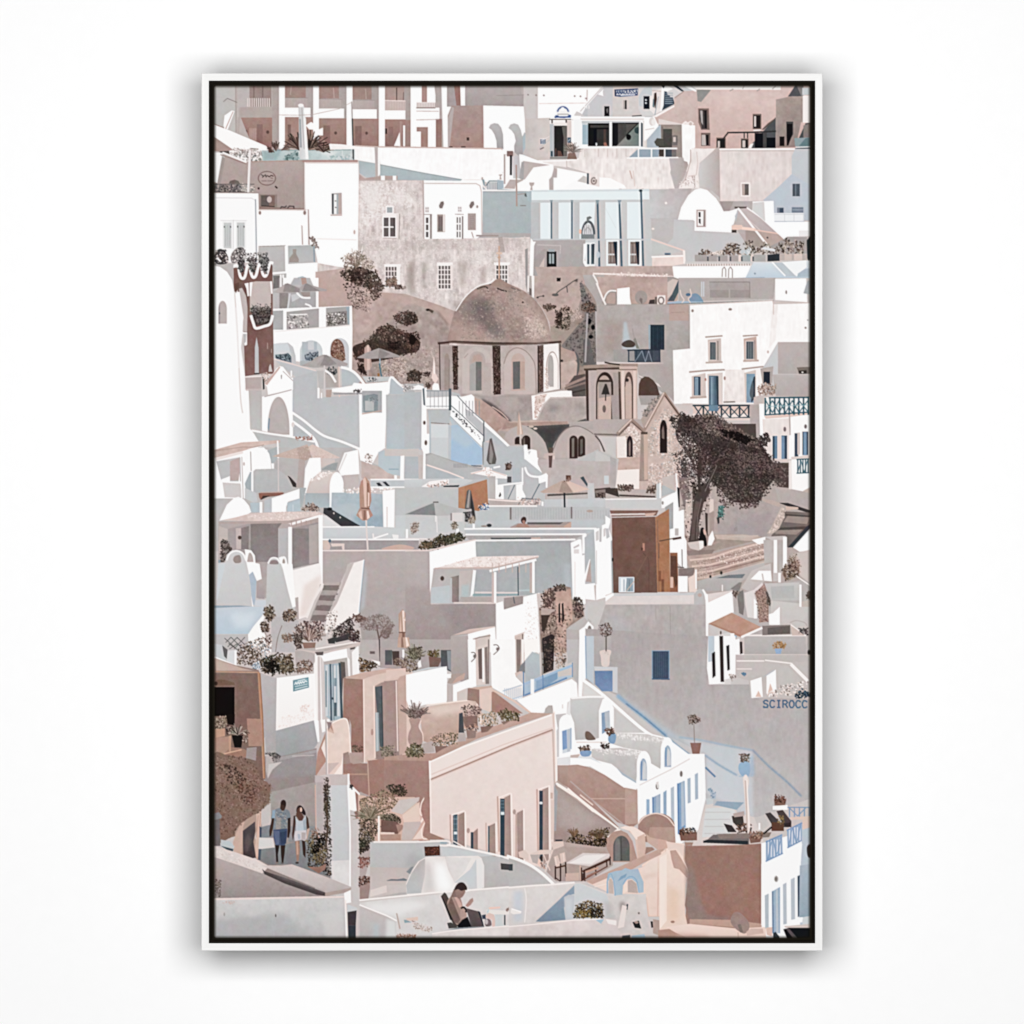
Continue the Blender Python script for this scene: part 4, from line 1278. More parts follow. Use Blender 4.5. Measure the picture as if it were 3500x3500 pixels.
w ece6e4 3d5164 1585 1425 1640 1640 1 1 6
r 6a86a0 1610 1432 1632 1635
w ece6e4 3d5164 1665 1420 1730 1645 1 1 7
r 7693ad 1672 1430 1700 1640
r ddd3cf 1640 1430 1668 1635
w ece6e4 3d5164 1785 1400 1830 1625 1 1 6
r c9bfbb 1815 1400 1840 1600
w ece6e4 3d5164 1855 1385 1920 1610 1 1 7
r 7b98b2 1870 1395 1900 1605
r cfc5c1 1560 1640 1932 1668
p d3cac6 1760,1620 1932,1605 1932,1650 1760,1660
p f3ece9 1810,1640 1932,1630 1932,1780 1815,1780
l 3c6371 13 1810,1650 1920,1640
l 3c6371 12 1815,1765 1920,1760
v 3c6371 14 5 1820 1645 1912 1765
l 46707e 9 1820,1755 1845,1655 1870,1755 1895,1655 1915,1755
p 6b5d57 1580,1675 1740,1672 1742,1910 1620,1890
f 5a4c47,7d6d66,463a36 110 13 1590,1680 1735,1680 1735,1890 1610,1870
r e1dad6 1740 1660 1768 2020
p 5a4d49 1060,1320 1440,1320 1445,1480 1060,1480
G belltower | stone bell tower with arches and a hanging bell
T 2040 950 730
p c4aca2~6 -104,800 210,790 370,790 365,1000 370,1300 -95,1290
p b9aaa6 -76,830 0,830 0,1285 -72,1285
p 4a3b36 -102,830 -76,830 -70,1290 -92,1290
p 8d786f -104,812 210,790 210,830 -104,832
l a78f84 30 -112,806 210,790 365,790
l 5d4a43 18 -110,830 205,820
l 4f403b 14 75,765 120,775 205,785
p c9b2a8 205,800 362,800 360,1270 220,1280
l 8f786d 9 205,830 360,830
p b6a49d 0,830 205,830 215,1280 -10,1280
a 3d2f2b -5 852 152 1280 130
a b5a096 5 882 132 1280 120
p a3948f 15,940 130,930 130,1100 20,1100
p ab9c97 148,860 200,860 205,1060 150,1060
p a89b99 130,1060 205,1060 215,1280 140,1280
p c7afa4 20,1090 130,1070 130,1280 20,1280
r 4a3c38 12 922 130 942
p 3f3936 60,1000 75,960 90,960 105,1005 118,1055 42,1055
l 3f3936 9 82,1055 80,1110
e 7c6d67 68 1185 16 34
p 6a5a53 195,850 215,850 225,1280 205,1280
p 5a4942 200,1000 216,1000 226,1280 208,1280
a 6a5750 250 850 330 1280 120
a bba398 258 895 318 1280 110
p c5aca1 255,990 275,960 310,960 318,1270 262,1270
e 3f3735 275 925 16 16
p d9c5bc 330,840 355,840 355,1270 335,1270
p d8c8c0 225,840 250,840 255,1280 232,1280
G gablefront | gothic gabled church front with narrow lancet windows
p b5a7a3 -30,1280 420,1280 430,1460 180,1440 -30,1430
l 857772 16 -20,1415 180,1420 240,1440
p c7b0a6~7 180,1440 320,1295 430,1390 610,1040 760,1260 790,1500 760,1920 170,1930 175,1640
l a38a7e 30 190,1410 318,1285 430,1390
l dac9c1 10 200,1395 315,1280
l 7e6960 12 200,1425 318,1305 425,1400
p b29d95 400,1280 520,1100 600,1040 430,1380
f 8b817d,6b6460,b5a49b,9a8f8b 80 15 410,1230 540,1080 580,1040 560,1120 450,1260
l a38a7e 26 430,1380 612,1045 760,1260
l dbc8bf 10 440,1350 608,1040
l 6e5a52 12 620,1070 750,1245
p d0bab0 540,1290 605,1180 680,1290 690,1600 540,1590
a 33272a@1 270 1430 325 1610 60
p 8d7a72 290,1500 300,1470 312,1500 312,1610 292,1610
a 2f2424@1 570 1290 637 1585 80
p 7f6e68 588,1380 604,1330 612,1400 612,1460 590,1450
f efe5e0@70,e0d0c8@70,b29b90@60,9c8b85@50,f5efeb@70 300 14 250,1400 320,1310 390,1420 390,1640 190,1640 240,1560
f efe5e0@70,d9c7be@70,a7acae@60,9c8b85@60,c3aaa0@70 420 14 470,1400 560,1250 640,1180 760,1300 760,1640 680,1640 470,1600
f efe5e0@70,d9c7be@70,b0b0b1@60,a08b82@60,c3aaa0@70 420 14 470,1700 760,1640 760,1900 470,1910
p f3ece8@80 180,1440 260,1430 290,1620 185,1640
p c5a99e~6 180,1630 390,1620 385,1740 190,1740
p f0e6e1 180,1740 385,1730 385,1910 170,1910
p a48f86 400,1400 460,1400 465,1840 385,1840
p c8aa9c 425,1420 462,1410 462,1820 430,1830
r 5d4c45 400 1395 460 1415
s 6b5d59 14 -10,1430 30,1480 70,1570
p c0bab8~3 -20,1560 80,1580 200,1640 170,1910 -20,1910
p b1a9a7~3 0,1570 180,1640 170,1910 -20,1910
r c5cdd0 75 1795 120 1865
f 6b5750,8a756b,4b3d37 60 13 190,1880 330,1870 330,1920 190,1920
f 6b5750,8a756b,b39a8e 60 13 460,1890 560,1870 560,1930 460,1930
U gablefront | gothic gabled church front with narrow lancet windows
a 33272a 272 1430 326 1620 60
p 8d7a72 290,1500 300,1460 308,1500 306,1610 290,1610
a 2f2424 572 1285 637 1585 90
p 7f6e68 588,1380 604,1330 612,1400 612,1460 590,1450
G greattree | great dark spreading tree with a leaning trunk
T 2040 950 730
c 453937 740,1310 900,1260 1060,1250 1150,1310 1170,1400 1380,1440 1480,1500 1560,1620 1620,1720 1550,1860 1350,1930 1000,1930 930,1800 820,1600 720,1440
f 3b302f,2c2323,574846,6e5d5a,7f6e69 1100 12 750,1290 900,1240 1050,1230 1180,1290 1190,1420 1000,1500 800,1560 720,1450
f 3b302f,2c2323,574846,6e5d5a,493b39 2000 12 760,1500 1000,1400 1350,1420 1480,1480 1560,1600 1640,1720 1560,1900 1200,1930 940,1900 800,1800
f 3b302f,2c2323,4c3e3c,5e4e4b 260 15 660,1270 780,1220 900,1300 820,1420 700,1360
f 3b302f,2c2323,5e4e4b 140 14 1440,1460 1540,1400 1580,1480 1480,1560
f 6a5854,857069,9a8780 420 11 900,1240 1100,1230 1180,1300 1450,1460 1500,1560 1300,1500 1000,1400
f 15100f,1d1718 180 15 1140,1380 1280,1400 1420,1470 1340,1500 1160,1430
f 15100f,241c1d 160 15 910,1560 960,1540 960,1800 1040,1760 1000,1920 910,1900
f 8f7d76,b3a098,d9cbc4,efe7e2 330 8 700,1300 900,1500 1000,1600 1050,1800 850,1900 760,1600
p 58504e 760,1650 800,1620 830,1900 770,1900
f 6b5b57,857069,7a6762 420 12 1250,1560 1500,1600 1640,1760 1550,1900 1300,1800
T 732 950 660
G arcadehouse | white arcaded house with a balcony of wire furniture
p b7b4b4 590,0 1045,0 1045,330 590,520
p 7c7675 595,0 650,0 650,100 590,110
r a8a3a3 650 0 705 300
l fbfafa 14 668,0 668,90
p b0aeb0 770,70 800,20 850,0 870,70
p b2b0b0 860,0 960,40 990,80 860,80
p fcfbfb 690,0 800,0 760,70 690,80
p fcfbfb 960,0 1045,0 1045,300 1012,300 1012,120
p b5958b 870,0 920,0 930,60 880,70
p a9a6a7 700,150 1020,140 1020,310 745,310
r 918a88 655 150 740 310
l c9cfd3 16 758,160 735,330
p c2c4c6 770,170 830,160 860,200 780,240
p 9f8f8b 860,140 960,140 960,200 900,195
s fbfafa 18 830,150 880,195 960,200
s fbfafa 16 915,262 960,280 985,315
p fbfafa 590,310 1380,280 1385,520 1380,920 600,800
p aaa9a9 590,330 695,325 695,520 590,520
p a9a3a2 725,340 1050,305 1050,495 725,520
p a8a2a1 1120,300 1355,285 1355,470 1120,495
p 9aa7ae 1320,290 1355,288 1355,465 1340,465
p 8f8886 1130,350 1330,330 1330,465 1135,480
f 6e6664,8c8482,f3efed,cfc8c6 90 13 730,380 940,370 940,495 740,505
f 6e6664,4a4443,f3efed,8c8482 110 13 1130,360 1310,350 1310,465 1130,475
l f7f5f4 10 760,370 930,365
r fbfafa 692 320 722 525
r fbfafa 1050 300 1118 500
l e8e1df 8 600,540 1050,500 1360,478
p c3c9cd 590,660 740,648 790,690 815,780 820,860 600,810
p 6d7882 610,770 740,750 775,790 775,850 620,810
f 2e3942,56636e,96a2aa 60 13 620,780 760,770 770,840 630,810
c c9cfd3 610,665 720,655 750,700 740,750 620,760
p bcbdbf 740,650 790,690 815,780 820,865 780,850 770,760
a c2c9cd 860 625 1085 890 110
r aeb7bd 880 640 1030 880
r c6c9cb 940 640 1000 720
p 7b8791 905,770 1045,735 1045,830 915,830
f 2c3741,58646f,99a5ad 50 14 915,765 1040,740 1040,830 920,830
p a9adaf 860,830 1080,830 1085,890 860,885
a c3c6c9 1160 602 1350 900 110
c 8f6a5b 1165,740 1180,650 1230,610 1290,660 1310,800 1260,850 1180,790
f 7a5748,9c7b6c,b5988a,5c4237 110 13 1165,740 1230,620 1300,680 1310,830 1180,790
G firstparasols | pair of grey parasols open on the balcony
T 732 950 660
p a9a09e 585,145 640,110 710,60 735,52 760,62 860,100 870,145 640,152
p 958c8a 690,140 710,60 740,58 860,110 850,145
p a9a09e 850,100 900,62 930,55 1000,80 1130,118 1125,132 960,140 880,135
p 938a89 910,62 930,55 1060,130 880,135
p b0a7a5 585,145 700,70 690,145
G redtower | dark red brick tower with scalloped white crenels and plants
T 732 950 660
p 87635d~3 195,-30 585,-120 588,340 600,960 470,960 310,985 300,680 290,300 200,130
r 7b5953 195 0 340 330
p c0b1ad 355,40 570,20 570,330 360,340
p fcfbfb 220,60 240,50 250,60 235,140 218,140
p fcfbfb 300,45 345,40 350,180 335,185 325,110
p fcfbfb 355,45 385,40 370,185 355,180
p fcfbfb 560,25 580,20 585,160 572,160
p bdb2af 250,110 280,100 320,180 335,300 330,540 290,540 285,390
p fbfafa 200,140 255,140 295,400 290,430 285,560 270,700 235,500
p fbfafa 285,545 330,545 330,670 305,680
p b7b3b3 290,560 325,560 320,640 300,660
p 5d504c 370,300 570,300 565,440 520,470 400,480
f 4a413e,6f6461,857a77,2c2726 260 13 365,300 570,290 560,450 400,465
f 8a817e,b9b1ae,5a514f 70 11 370,270 570,260 570,330 370,330
s fdfcfc 26 370,380 395,460 420,505 500,485 560,460 585,380
p b9bcbe 408,955 408,700 425,590 445,700 448,955
p c2bdbb 545,940 550,890 565,860 585,940
l b59a92 7 535,650 535,710
l b59a92 7 575,710 575,750
l 3c3130 12 405,960 450,958
T 732 293 730
p 835f59 175,1650 525,1610 525,1770 380,1770 280,1790 180,1800
p 705049 190,1790 225,1780 225,1830 195,1880
s fdfcfc 24 175,1635 215,1630 235,1720 258,1745 280,1725 300,1640 320,1630 335,1700 355,1735 380,1715 405,1625 425,1625 440,1700 460,1725 480,1700 505,1610 530,1605
p b6b1af 0,1610 175,1610 178,1840 130,1750 60,1710 0,1720
G roofplants | row of potted plants and loungers along the tower roof
f 4b4746,6e6b6a,2e2c2c,8f8c8a 110 15 215,1580 275,1570 270,1690 240,1690
f 4b4746,6e6b6a,2e2c2c,8f8c8a 110 15 300,1560 390,1560 370,1690 340,1690
f 4b4746,6e6b6a,2e2c2c,8f8c8a 110 15 400,1540 490,1560 480,1690 440,1680
f 6e6b6a,9c9997,4b4746 100 11 210,1520 490,1510 490,1580 210,1580
c 4a4647 5,1530 40,1480 90,1490 130,1560 110,1610 20,1610
f 2b2a31,5d5552,857b77,d9d2cf 60 14 10,1500 110,1490 130,1600 20,1610
c 8a8281 150,1540 190,1480 240,1460 270,1480 240,1540 200,1600 160,1600
f 4a4647,9b9391,e9e5e3,6d6665 80 14 160,1540 200,1480 280,1470 280,1540 180,1600
l f6f5f4 14 30,1560 60,1590
G whitetower | broad white curved tower at the left edge with one arched window
T 732 950 660
c b6b1af@1 0,0 10,0 10,10
p fbfafa 0,-120 60,-110 130,-60 180,20 200,120 230,400 270,700 310,990 345,1110 360,1510 400,1560 440,1630 440,1720 0,1720
a b7aca9 42 230 128 458 80
p a2969a 45,300 60,250 60,458 45,458
e 59606a 55 355 7 10
s d6d1ce 12 205,140 230,480 245,800 265,1200 285,1350
s e8e5e4 14 215,300 235,600 250,900
G chapel | small white chapel with a pointed gable and arched doorway
p b8aeab>bcbbba 310,985 475,985 480,1530 370,1510 345,1110 315,1110
p b4a4a0 310,985 475,990 475,1110 315,1115
l e9e1de 12 315,992 475,985
p c1b3af@80 310,1110 480,1110 480,1130 320,1130
p b5b8bb 780,1000 830,1000 1030,930 1035,1210 1450,1210 1450,1700 790,1350
p b9bbbe 600,810 870,880 1030,930 1030,1010 830,1000 690,900
l ddd0cb 11 600,812 860,885 1020,930
p fdfcfc 480,1190 770,1120 785,1110 790,1580 760,1590 480,1530
a b7acaa 535 1190 755 1570 330
p 8fa0aa 535,1500 545,1400 560,1410 550,1540
p fdfcfc 510,1065 630,900 660,885 690,890 770,1000 820,1000 825,1030 815,1110 770,1125 540,1170 530,1090
p c5aaa2 505,1060 650,890 665,895 530,1075
l b5aba9 8 690,935 800,1040
l ada3a2 9 505,1190 775,1120
r fbfafa 766 930 780 990
p 9d9795 668,975 680,968 678,1010 670,1015
p 333133 485,990 500,985 505,1110 490,1120
f b89a90,e9ddd8,8a736b 40 12 480,960 560,950 540,1030 500,1050
p b5b6b9>babcbe 790,1000 1030,930 1035,1200 1450,1170 1455,1700 1300,1650 1110,1580 790,1350
p b2bac0 785,1200 800,1190 800,1345 785,1350
p b4b6b9 790,1430 1000,1580 1050,1660 1040,1700 900,1660 790,1590
p b7babc 790,1370 900,1440 1100,1590 1300,1660 1430,1720 1280,1780 1250,1810 1040,1710 1000,1600 790,1440
s fbf8f7 22 785,1350 900,1430 1010,1520 1110,1585 1280,1640 1450,1710
s fbfafa 24 790,1440 900,1520 1000,1610 1040,1700
p b7b7b7 390,1535 760,1590 980,1630 1000,1700 660,1720 640,1640 440,1630
s fbf8f7 18 380,1528 560,1560 800,1595 1000,1640
e d9d2cf 790 1470 16 26
G lounge | white curved terrace with a parasol and glass screens
p a9a19f 870,880 1050,800 1340,860 1330,880 1250,890 1000,900
p b7b3b2 1030,930 1100,930 1180,970 1215,1040 1160,1110 1050,1110
p b0a5a2 1110,900 1250,890 1250,1090 1120,1100
f 2f3336,8a8684,56595c 50 14 1120,900 1230,900 1220,970 1130,970
p b3b9bd 1275,900 1340,910 1410,960 1470,1030 1440,1060 1280,1095
s fbf7f6 20 1110,925 1170,970 1215,1040
s fbf9f8 24 1275,895 1360,920 1430,970 1500,1060
l d8c3bb 13 1250,890 1255,1190
l b9a7a1 10 1240,900 1235,1090
p fdfcfc 1180,1110 1380,1080 1400,1050 1500,1060 1740,1040 1750,1000 1790,985 1900,1100 1730,1170 1710,1700 1650,1740 1590,1850 1460,1800 1450,1160 1180,1140
p b2bac0 1755,1050 1775,1000 1800,1000 1890,1090 1900,1165 1745,1165
s fbfafa 20 1745,1150 1755,1030 1780,995 1850,1060 1920,1110
p a4a2a4 1190,1150 1590,1145 1590,1165 1200,1170
r a7a9ab 1480 1130 1680 1350
p 8b9499 1490,1180 1600,1160 1640,1170 1640,1330 1500,1345
r b5b7b8 1510 1230 1600 1330
f 7b7f83,9fa3a6 14 14 1550,1190 1640,1190 1640,1250 1550,1250
p c2a79f 1480,1355 1680,1325 1680,1335 1480,1368
l b2bec5 7 1482,1180 1482,1350
f 6f6a69,3c3b3c 22 14 1400,1120 1470,1120 1470,1145 1400,1145
r fbfafa 1035 1100 1055 1205
r fbfafa 1070 1150 1080 1205
p b79d95 1120,1120 1180,1120 1170,1195 1120,1195
G lowerparasol | grey parasol on the curved white terrace
p a69c9a 940,860 1010,800 1090,768 1120,770 1200,800 1340,858 1250,868 1150,880 1050,878
p 948b8a 1100,772 1130,772 1230,860 1160,880 1060,880 1100,800
p ada4a2 940,860 1090,775 1090,800 1020,878
l c9c4c3 14 1105,880 1105,1190
G pinkparasol | tall closed pink parasol on the slope terrace
p b99b91 1505,700 1540,665 1570,710 1570,800 1580,880 1560,920 1510,925 1500,880
p d1b8ae 1530,680 1550,670 1560,920 1530,925
l b7a9a4 8 1540,920 1540,980
G greyparasol | open grey parasol with a coloured pole by the dark scrub
p a39a98 1425,800 1520,750 1650,702 1760,740 1860,780 1850,795 1690,805 1560,812
p 918887 1640,810 1655,705 1760,760 1690,806
l 9fb0b8 12 1660,810 1660,870
l 4f7587 12 1655,860 1670,960 1690,1030
l a06f45 20 1645,960 1645,1030
p bfc1c2 1480,985 1760,990 1740,1035 1520,1050
f e9e5e3,9a9694,5d6064 30 13 1540,1010 1640,1000 1640,1035 1550,1040
G greyblock | plain grey blue house wall by the stair
p b4b6b8>b0bac0 1720,1170 2080,1165 2080,1720 1725,1710
p b0b0b2 1895,1100 2000,1090 2010,1165 1900,1165
f 8d8683,f3efed,b5a9a4,5f5855 46 12 1870,1060 2060,1070 2080,1120 1900,1140
T 1386 950 660
p b5b4b4 -10,1060 180,1060 190,1130 -10,1130
p f6f5f5 80,1090 130,1070 190,1090 180,1120 70,1120
f 5f5a58,9c9593,f6f3f2 30 12 0,1070 90,1090 90,1120 0,1120
p fbf9f8 270,1080 290,1050 330,1060 345,1130 270,1125
p e3cfc8 270,950 285,780 298,870 300,950 330,1010 300,1060 260,1000
p f2ebe8 282,790 294,900 296,960 284,960
f 6a5750,4a3d38 24 14 195,1060 250,1050 255,1100 205,1100
p b2b5b8 -10,1150 165,1140 165,1705 -10,1705
G stairhouse | white outside stair with iron rails over a pale blue wall
T 1386 950 660
p b5b7b8 205,1120 430,1130 540,1160 560,1190 460,1190 215,1190
p fbfafa 165,1110 215,1095 210,1250 215,1560 245,1560 245,1760 185,1760 160,1700
p 6f7b82 170,1110 190,1100 200,1280 180,1270
p fcfbfb 210,1200 440,1190 440,1310 210,1310
v 9aa0a3 6 5 250 1135 410 1300
l 8a9296 10 210,1130 440,1130
l a8adb0 8 210,1285 440,1285
p b5b8ba 220,1320 440,1310 460,1370 440,1460 240,1450
l 7c6a64 6 245,1450 440,1462
r c4c7c9 250 1460 425 1830
p cdd1d3 255,1470 430,1470 430,1600 255,1600
p aebac1 240,1340 255,1450 255,1760 240,1760
p b5bfc6 440,1400 460,1390 560,1500 470,1480
p a3bcd3>9fbad4 450,1480 520,1470 770,1700 770,1870 660,1875 450,1830
p b3c3cf@70*6 450,1480 560,1500 700,1640 600,1700 450,1600
p b7bec4 430,1470 460,1480 455,1840 430,1830
p fcfbfb 460,1180 560,1190 610,1180 660,1165 690,1190 695,1360 1040,1690 1020,1700 780,1600 760,1700 450,1390 455,1330
p b7b9bb 600,1310 700,1360 790,1460 780,1580 690,1480 605,1400
p b5b9bc>b0b8be 790,1480 1030,1690 1040,1840 960,1800 850,1620 790,1640
s fbf9f8 24 690,1360 800,1460 1040,1690
l 7a7f82 9 520,1180 640,1310 790,1440
l 6f777b 8 460,1280 560,1370 780,1580
v 8d9294 6 7 540 1230 740 1380
l 59656c 26 447,1115 447,1320
l 5f676b 11 785,1440 785,1640
l 5f676b 8 775,1640 780,1870
f 4c5054,6f7478 26 14 480,1330 780,1630 760,1620 470,1350
l 8d979d 6 450,1385 760,1690
l 5f6d77 10 660,1880 760,1885
p a9a7a6 180,1770 250,1750 480,1830 660,1880 790,1910 780,1960 200,1880
l e9dcd7 12 200,1870 360,1932
e 6f5d57 190 1450 14 20
e 6f5d57 205 1650 14 26
G greyclosedparasol | folded dark grey parasol by the stair foot
p 6a6462 805,1840 850,1630 870,1640 915,1840 870,1870 820,1860
p 8f8a87 850,1650 880,1780 870,1865 840,1860
l 4a4646 9 855,1625 850,1850
G steps | white steps and stacked sunbeds under the vaulted church
T 1386 950 660
p b7b8b9 1030,1680 1190,1675 1190,1860 1040,1860
p b4b8bb 780,1640 1040,1690 1040,1932 780,1932
p fcfbfb 1185,1670 1220,1670 1225,1800 1330,1800 1330,1932 1290,1932 1190,1810
p fcfbfb 1225,1730 1260,1715 1310,1725 1330,1932 1270,1850
p c3c4c5 1225,1740 1260,1730 1250,1810 1230,1800
f fbfafa,c9cdd0,3f5163,8f9aa3 60 18 900,1730 1020,1760 1030,1830 920,1820
l f6f5f5 16 890,1740 960,1735
l 44586b 26 950,1800 1020,1790
l fbfafa 16 890,1900 940,1890
f 7c6a61,5a4b44 30 16 1000,1850 1060,1850 1060,1910 1010,1910
l 5f676b 8 1055,1770 1055,1900
T 732 1530 700
G leftpergola | white house with a tiled awning and glazed porch at the left edge
p b9b4b3 0,0 1300,0 1400,400 1400,980 0,980
p fbfafa 0,0 470,0 530,60 540,200 350,480 0,480
p fbfafa -20,-60 400,-90 450,-10 0,60
p cdb3aa~6 0,22 255,-48 625,-70 618,-45 453,-17 368,2 275,32 0,100
l b79b92 8 20,30 270,-5 370,-2 470,-25
p e8dcd8 10,100 270,35 275,55 15,125
p b8b8b9 20,130 250,90 260,320 70,320
p b9a5a1 150,130 240,95 245,310 150,310
p fbfafa 70,300 150,270 150,320 230,320 240,240 245,320 240,340 60,330
p c9c4c3 80,330 250,340 265,475 100,470
p fcfbfb 250,80 335,40 335,230 290,340 280,480 258,480
p fcfbfb 350,30 500,20 530,60 530,150 490,160 480,200 385,210 360,240
l 9c9593 7 345,40 350,220
l a29a98 6 262,90 275,480
p a9aeb1 500,30 600,-10 600,110 545,160 520,60
l fcfbfb 14 600,-60 606,120
e c0b2ae 282 155 8 18
p fdfcfc 540,150 565,150 565,200 545,200
G barreldome | grey vaulted roof in the shade with a picnic table
p a5adb2 290,340 340,230 355,230 360,430 300,400
p b6b4b4>b1b2b3 370,225 390,205 570,200 640,230 700,300 740,380 720,400 660,420 370,425
l f6f5f4 14 358,240 358,430
p b3aeac 580,120 800,110 800,300 770,380 700,280 640,230 575,200
p b5b0ae 590,100 860,110 800,290 780,380 720,300
p 463f3e 695,265 720,280 775,340 775,375 745,370
l c9c2c0 12 606,110 608,420
p bda79f 440,420 640,415 660,430 440,470
p 996c5f 420,430 660,425 650,450 480,470 440,495 425,470
p 4e403c 460,455 530,455 440,495
p bfc2c4 290,380 400,430 410,510 370,520 290,480
G tanparasol | large tan canvas parasol over the shaded terrace
p c4aba1 545,85 640,50 880,-30 900,10 920,95 830,110 700,100
p d3beb6 890,-10 930,-30 1190,95 1150,105 930,100
p b79e94 780,0 890,-10 920,95 860,125 800,105
p b3a49f 800,110 860,120 850,250 840,380 775,380 790,260
f d9c8c1@35,c0a9a0@35,b59c92@30 200 11 560,80 880,-20 1180,95 900,105
f 9a6f63,b58c80 26 14 770,-90 920,-100 930,-70 780,-70
G curvedwall | white barrel vaults with a blue shaded courtyard
p fdfcfc 860,200 900,100 1005,95 1010,225 940,280 860,450 845,450
p 9ea0a2 1010,210 1040,190 1090,150 1170,140 1150,215
p c9bcb8 1005,100 1140,110 1140,140 1010,190
p fdfcfc 1170,210 1230,50 1360,20 1370,250 1200,265
l d9d6d5 12 1180,220 1250,60
p d7c9c4>c8bab6 870,420 900,320 1000,260 1150,225 1110,300 1095,440 870,440
f f6efec,d9cbc6 70 14 890,320 1000,240 1120,230 1000,300
a fdfdfd 1090 232 1225 600 150
p c0b4b1 1225,260 1360,255 1370,400 1220,390
p a9aeb1 810,380 870,380 850,470 830,560 810,570
p a6adb1>aab6bc 860,430 1090,430 1090,570 860,560
p aab6bd>9fb0bb~4 1110,425 1380,425 1590,440 1595,770 1370,740 1080,570 1105,560
p b3bbc0@80*5 1110,560 1300,520 1400,620 1300,690
p 8fa4b1@60*6 1300,640 1590,640 1590,770 1400,750
f fbf7f6,d9c9c3 70 16 1220,400 1380,370 1700,390 1700,410 1240,430
p fcfbfb 1590,410 1705,395 1700,770 1600,775
l c4b6b1 6 1632,560 1632,770
p fdfcfc 540,480 805,390 805,480 700,510 680,560 680,610 540,610
p b7bcc0 475,500 545,480 545,610 470,610
p aebcc4 690,520 810,480 815,600 690,610
l c5d0d6 8 745,540 745,600
r fbfafa 430 515 455 615
p b0bcc3 340,520 430,520 430,610 345,610
f 7d6a62,9c887e,c0aba1,5c4b44 130 14 830,590 870,540 940,530 1000,590 960,605
p 434549 1035,570 1085,570 1380,740 1200,745 1030,620
e 1e1f22 1090 580 24 14
e c9c2bd 1130 620 7 9
e c9c2bd 1190 660 7 9
p d5d5d6 1025,640 1060,640 1200,745 1025,745
G fardeck | flat roof terraces with planters and dark skylights
p c9ccce>bfc4c8 1020,750 1515,745 1515,865 1025,870
p c6c9cb 1500,745 1932,765 1932,860 1500,860
p b9bfc3 1480,300 1932,300 1932,370 1480,375
p b5b3b2 1390,120 1560,170 1710,270 1720,300 1400,300
p c0aca6~5 1390,130 1540,175 1700,270 1700,300 1480,300 1390,290
p b3bfc5 1550,40 1620,20 1760,80 1760,270 1640,240 1550,170
l 92a8b4 9 1650,205 1740,205
p c6bcb9 1610,20 1932,10 1932,80 1610,80
p fbfafa 1760,80 1795,75 1790,300 1755,300
p b0b5b9 1800,85 1932,85 1932,300 1795,300
p fdfcfc 1360,0 1620,0 1560,40 1490,60 1490,160 1380,120
r fbfafa 1700 262 1725 300
f b5a29b,f3eeec,8d7d77 30 16 1430,80 1490,60 1480,160 1430,130
p 3a4046 1530,335 1560,330 1590,365 1550,365
p 3a4046 1590,325 1620,322 1660,365 1630,365
e a38f88 1860 365 30 12
l fbf9f8 14 1480,302 1932,302
l fbf9f8 14 1480,375 1932,375
p bcbdbc>b9bdbf 1705,380 1932,380 1932,700 1705,700
p 9a9c9e 1795,635 1932,580 1932,640
p c3c6c8 1705,640 1932,640 1932,760 1710,765
l fbf9f8 10 1025,750 1510,748
l fbf9f8 14 1025,868 1932,868
p a2999a 1025,875 1932,875 1932,970 1025,970
c c9a79b 1580,960 1640,935 1750,915 1850,930 1890,950 1840,970 1700,970
l f7f5f4 14 1500,860 1640,815
l e9e5e3 14 1500,815 1505,860
p eceae9 1680,820 1740,825 1740,860 1690,860
r f9f7f6 1812 770 1832 865
p d0bab1 1025,880 1070,875 1100,930 1090,965 1030,965
p d9cbc5 1100,905 1230,905 1230,965 1210,965 1205,930 1110,935
e 5f7486 1092 880 12 16
f 8a6f66,b09a91,6b5650 60 14 1845,740 1900,710 1932,720 1920,790 1860,790
G peachparasol | tall closed peach parasol on a thin white pole
p b98f7f 1370,380 1385,320 1425,275 1465,320 1480,400 1485,500 1465,570 1500,640 1440,690 1400,690 1340,640 1375,570
p d9bbae 1405,300 1425,280 1440,330 1440,560 1420,560
p 9c7362 1440,330 1460,340 1470,560 1445,570
p e3c9be 1450,420 1465,430 1465,550 1450,560
p d7b7a9 1360,620 1390,590 1400,680 1380,670
p ead5cb 1440,600 1455,595 1470,660 1445,680
p 9c7463 1410,590 1430,590 1430,685 1410,685
l 7c584b 9 1390,572 1465,578
l d9cfcb 16 1435,690 1440,800 1450,960
G pergolahouse | white house with a tiled pergola roof and deep porch
p b3a6a4>a99f9d 1025,975 1932,970 1932,1932 1400,1932 1370,1560 1420,1060 1280,1090 1190,1280 1020,1280
l e6dbd7 12 1025,973 1932,970
T 732 1530 700
p fdfcfc 50,690 120,540 190,475 230,465 280,490 330,550 350,610 300,640
p d5c2bc~6 350,620 700,605 1000,610 1030,630 700,700 60,690 200,660
f efe5e1@55,c9b5ae@40,d9c8c2@50 260 12 200,650 700,610 1000,612 700,690
p b5a29d 40,700 700,690 1000,640 1000,760 740,760 700,730 45,730
l f9f5f3 22 700,730 1000,645
v b09b94 10 6 730 690 960 740
p b3a5a2 40,720 720,720 720,1090 40,1090
p a79b9a 120,770 330,720 350,730 345,1070 120,1000
p bfb0ac 45,740 130,770 130,1000 45,1000
p 8f8180 255,760 330,740 325,960 255,960
p c1b2ae 205,760 255,760 255,960 210,960
p 8c7f7d>95898a 345,720 640,715 605,760 605,1080 390,1080 345,1000
p b6b3b4 605,765 705,760 700,1090 605,1085
r fbf8f7 700 750 735 1160
p a29695 735,760 1000,700 990,1090 735,1145
p 8f8584>958b8a 740,765 895,765 895,1100 740,1140
p b1a4a1 895,740 985,720 990,1080 900,1100
p fcfbfa 985,650 1025,630 1025,1290 1000,1280 990,1080
e 5d4a43 242 850 18 18
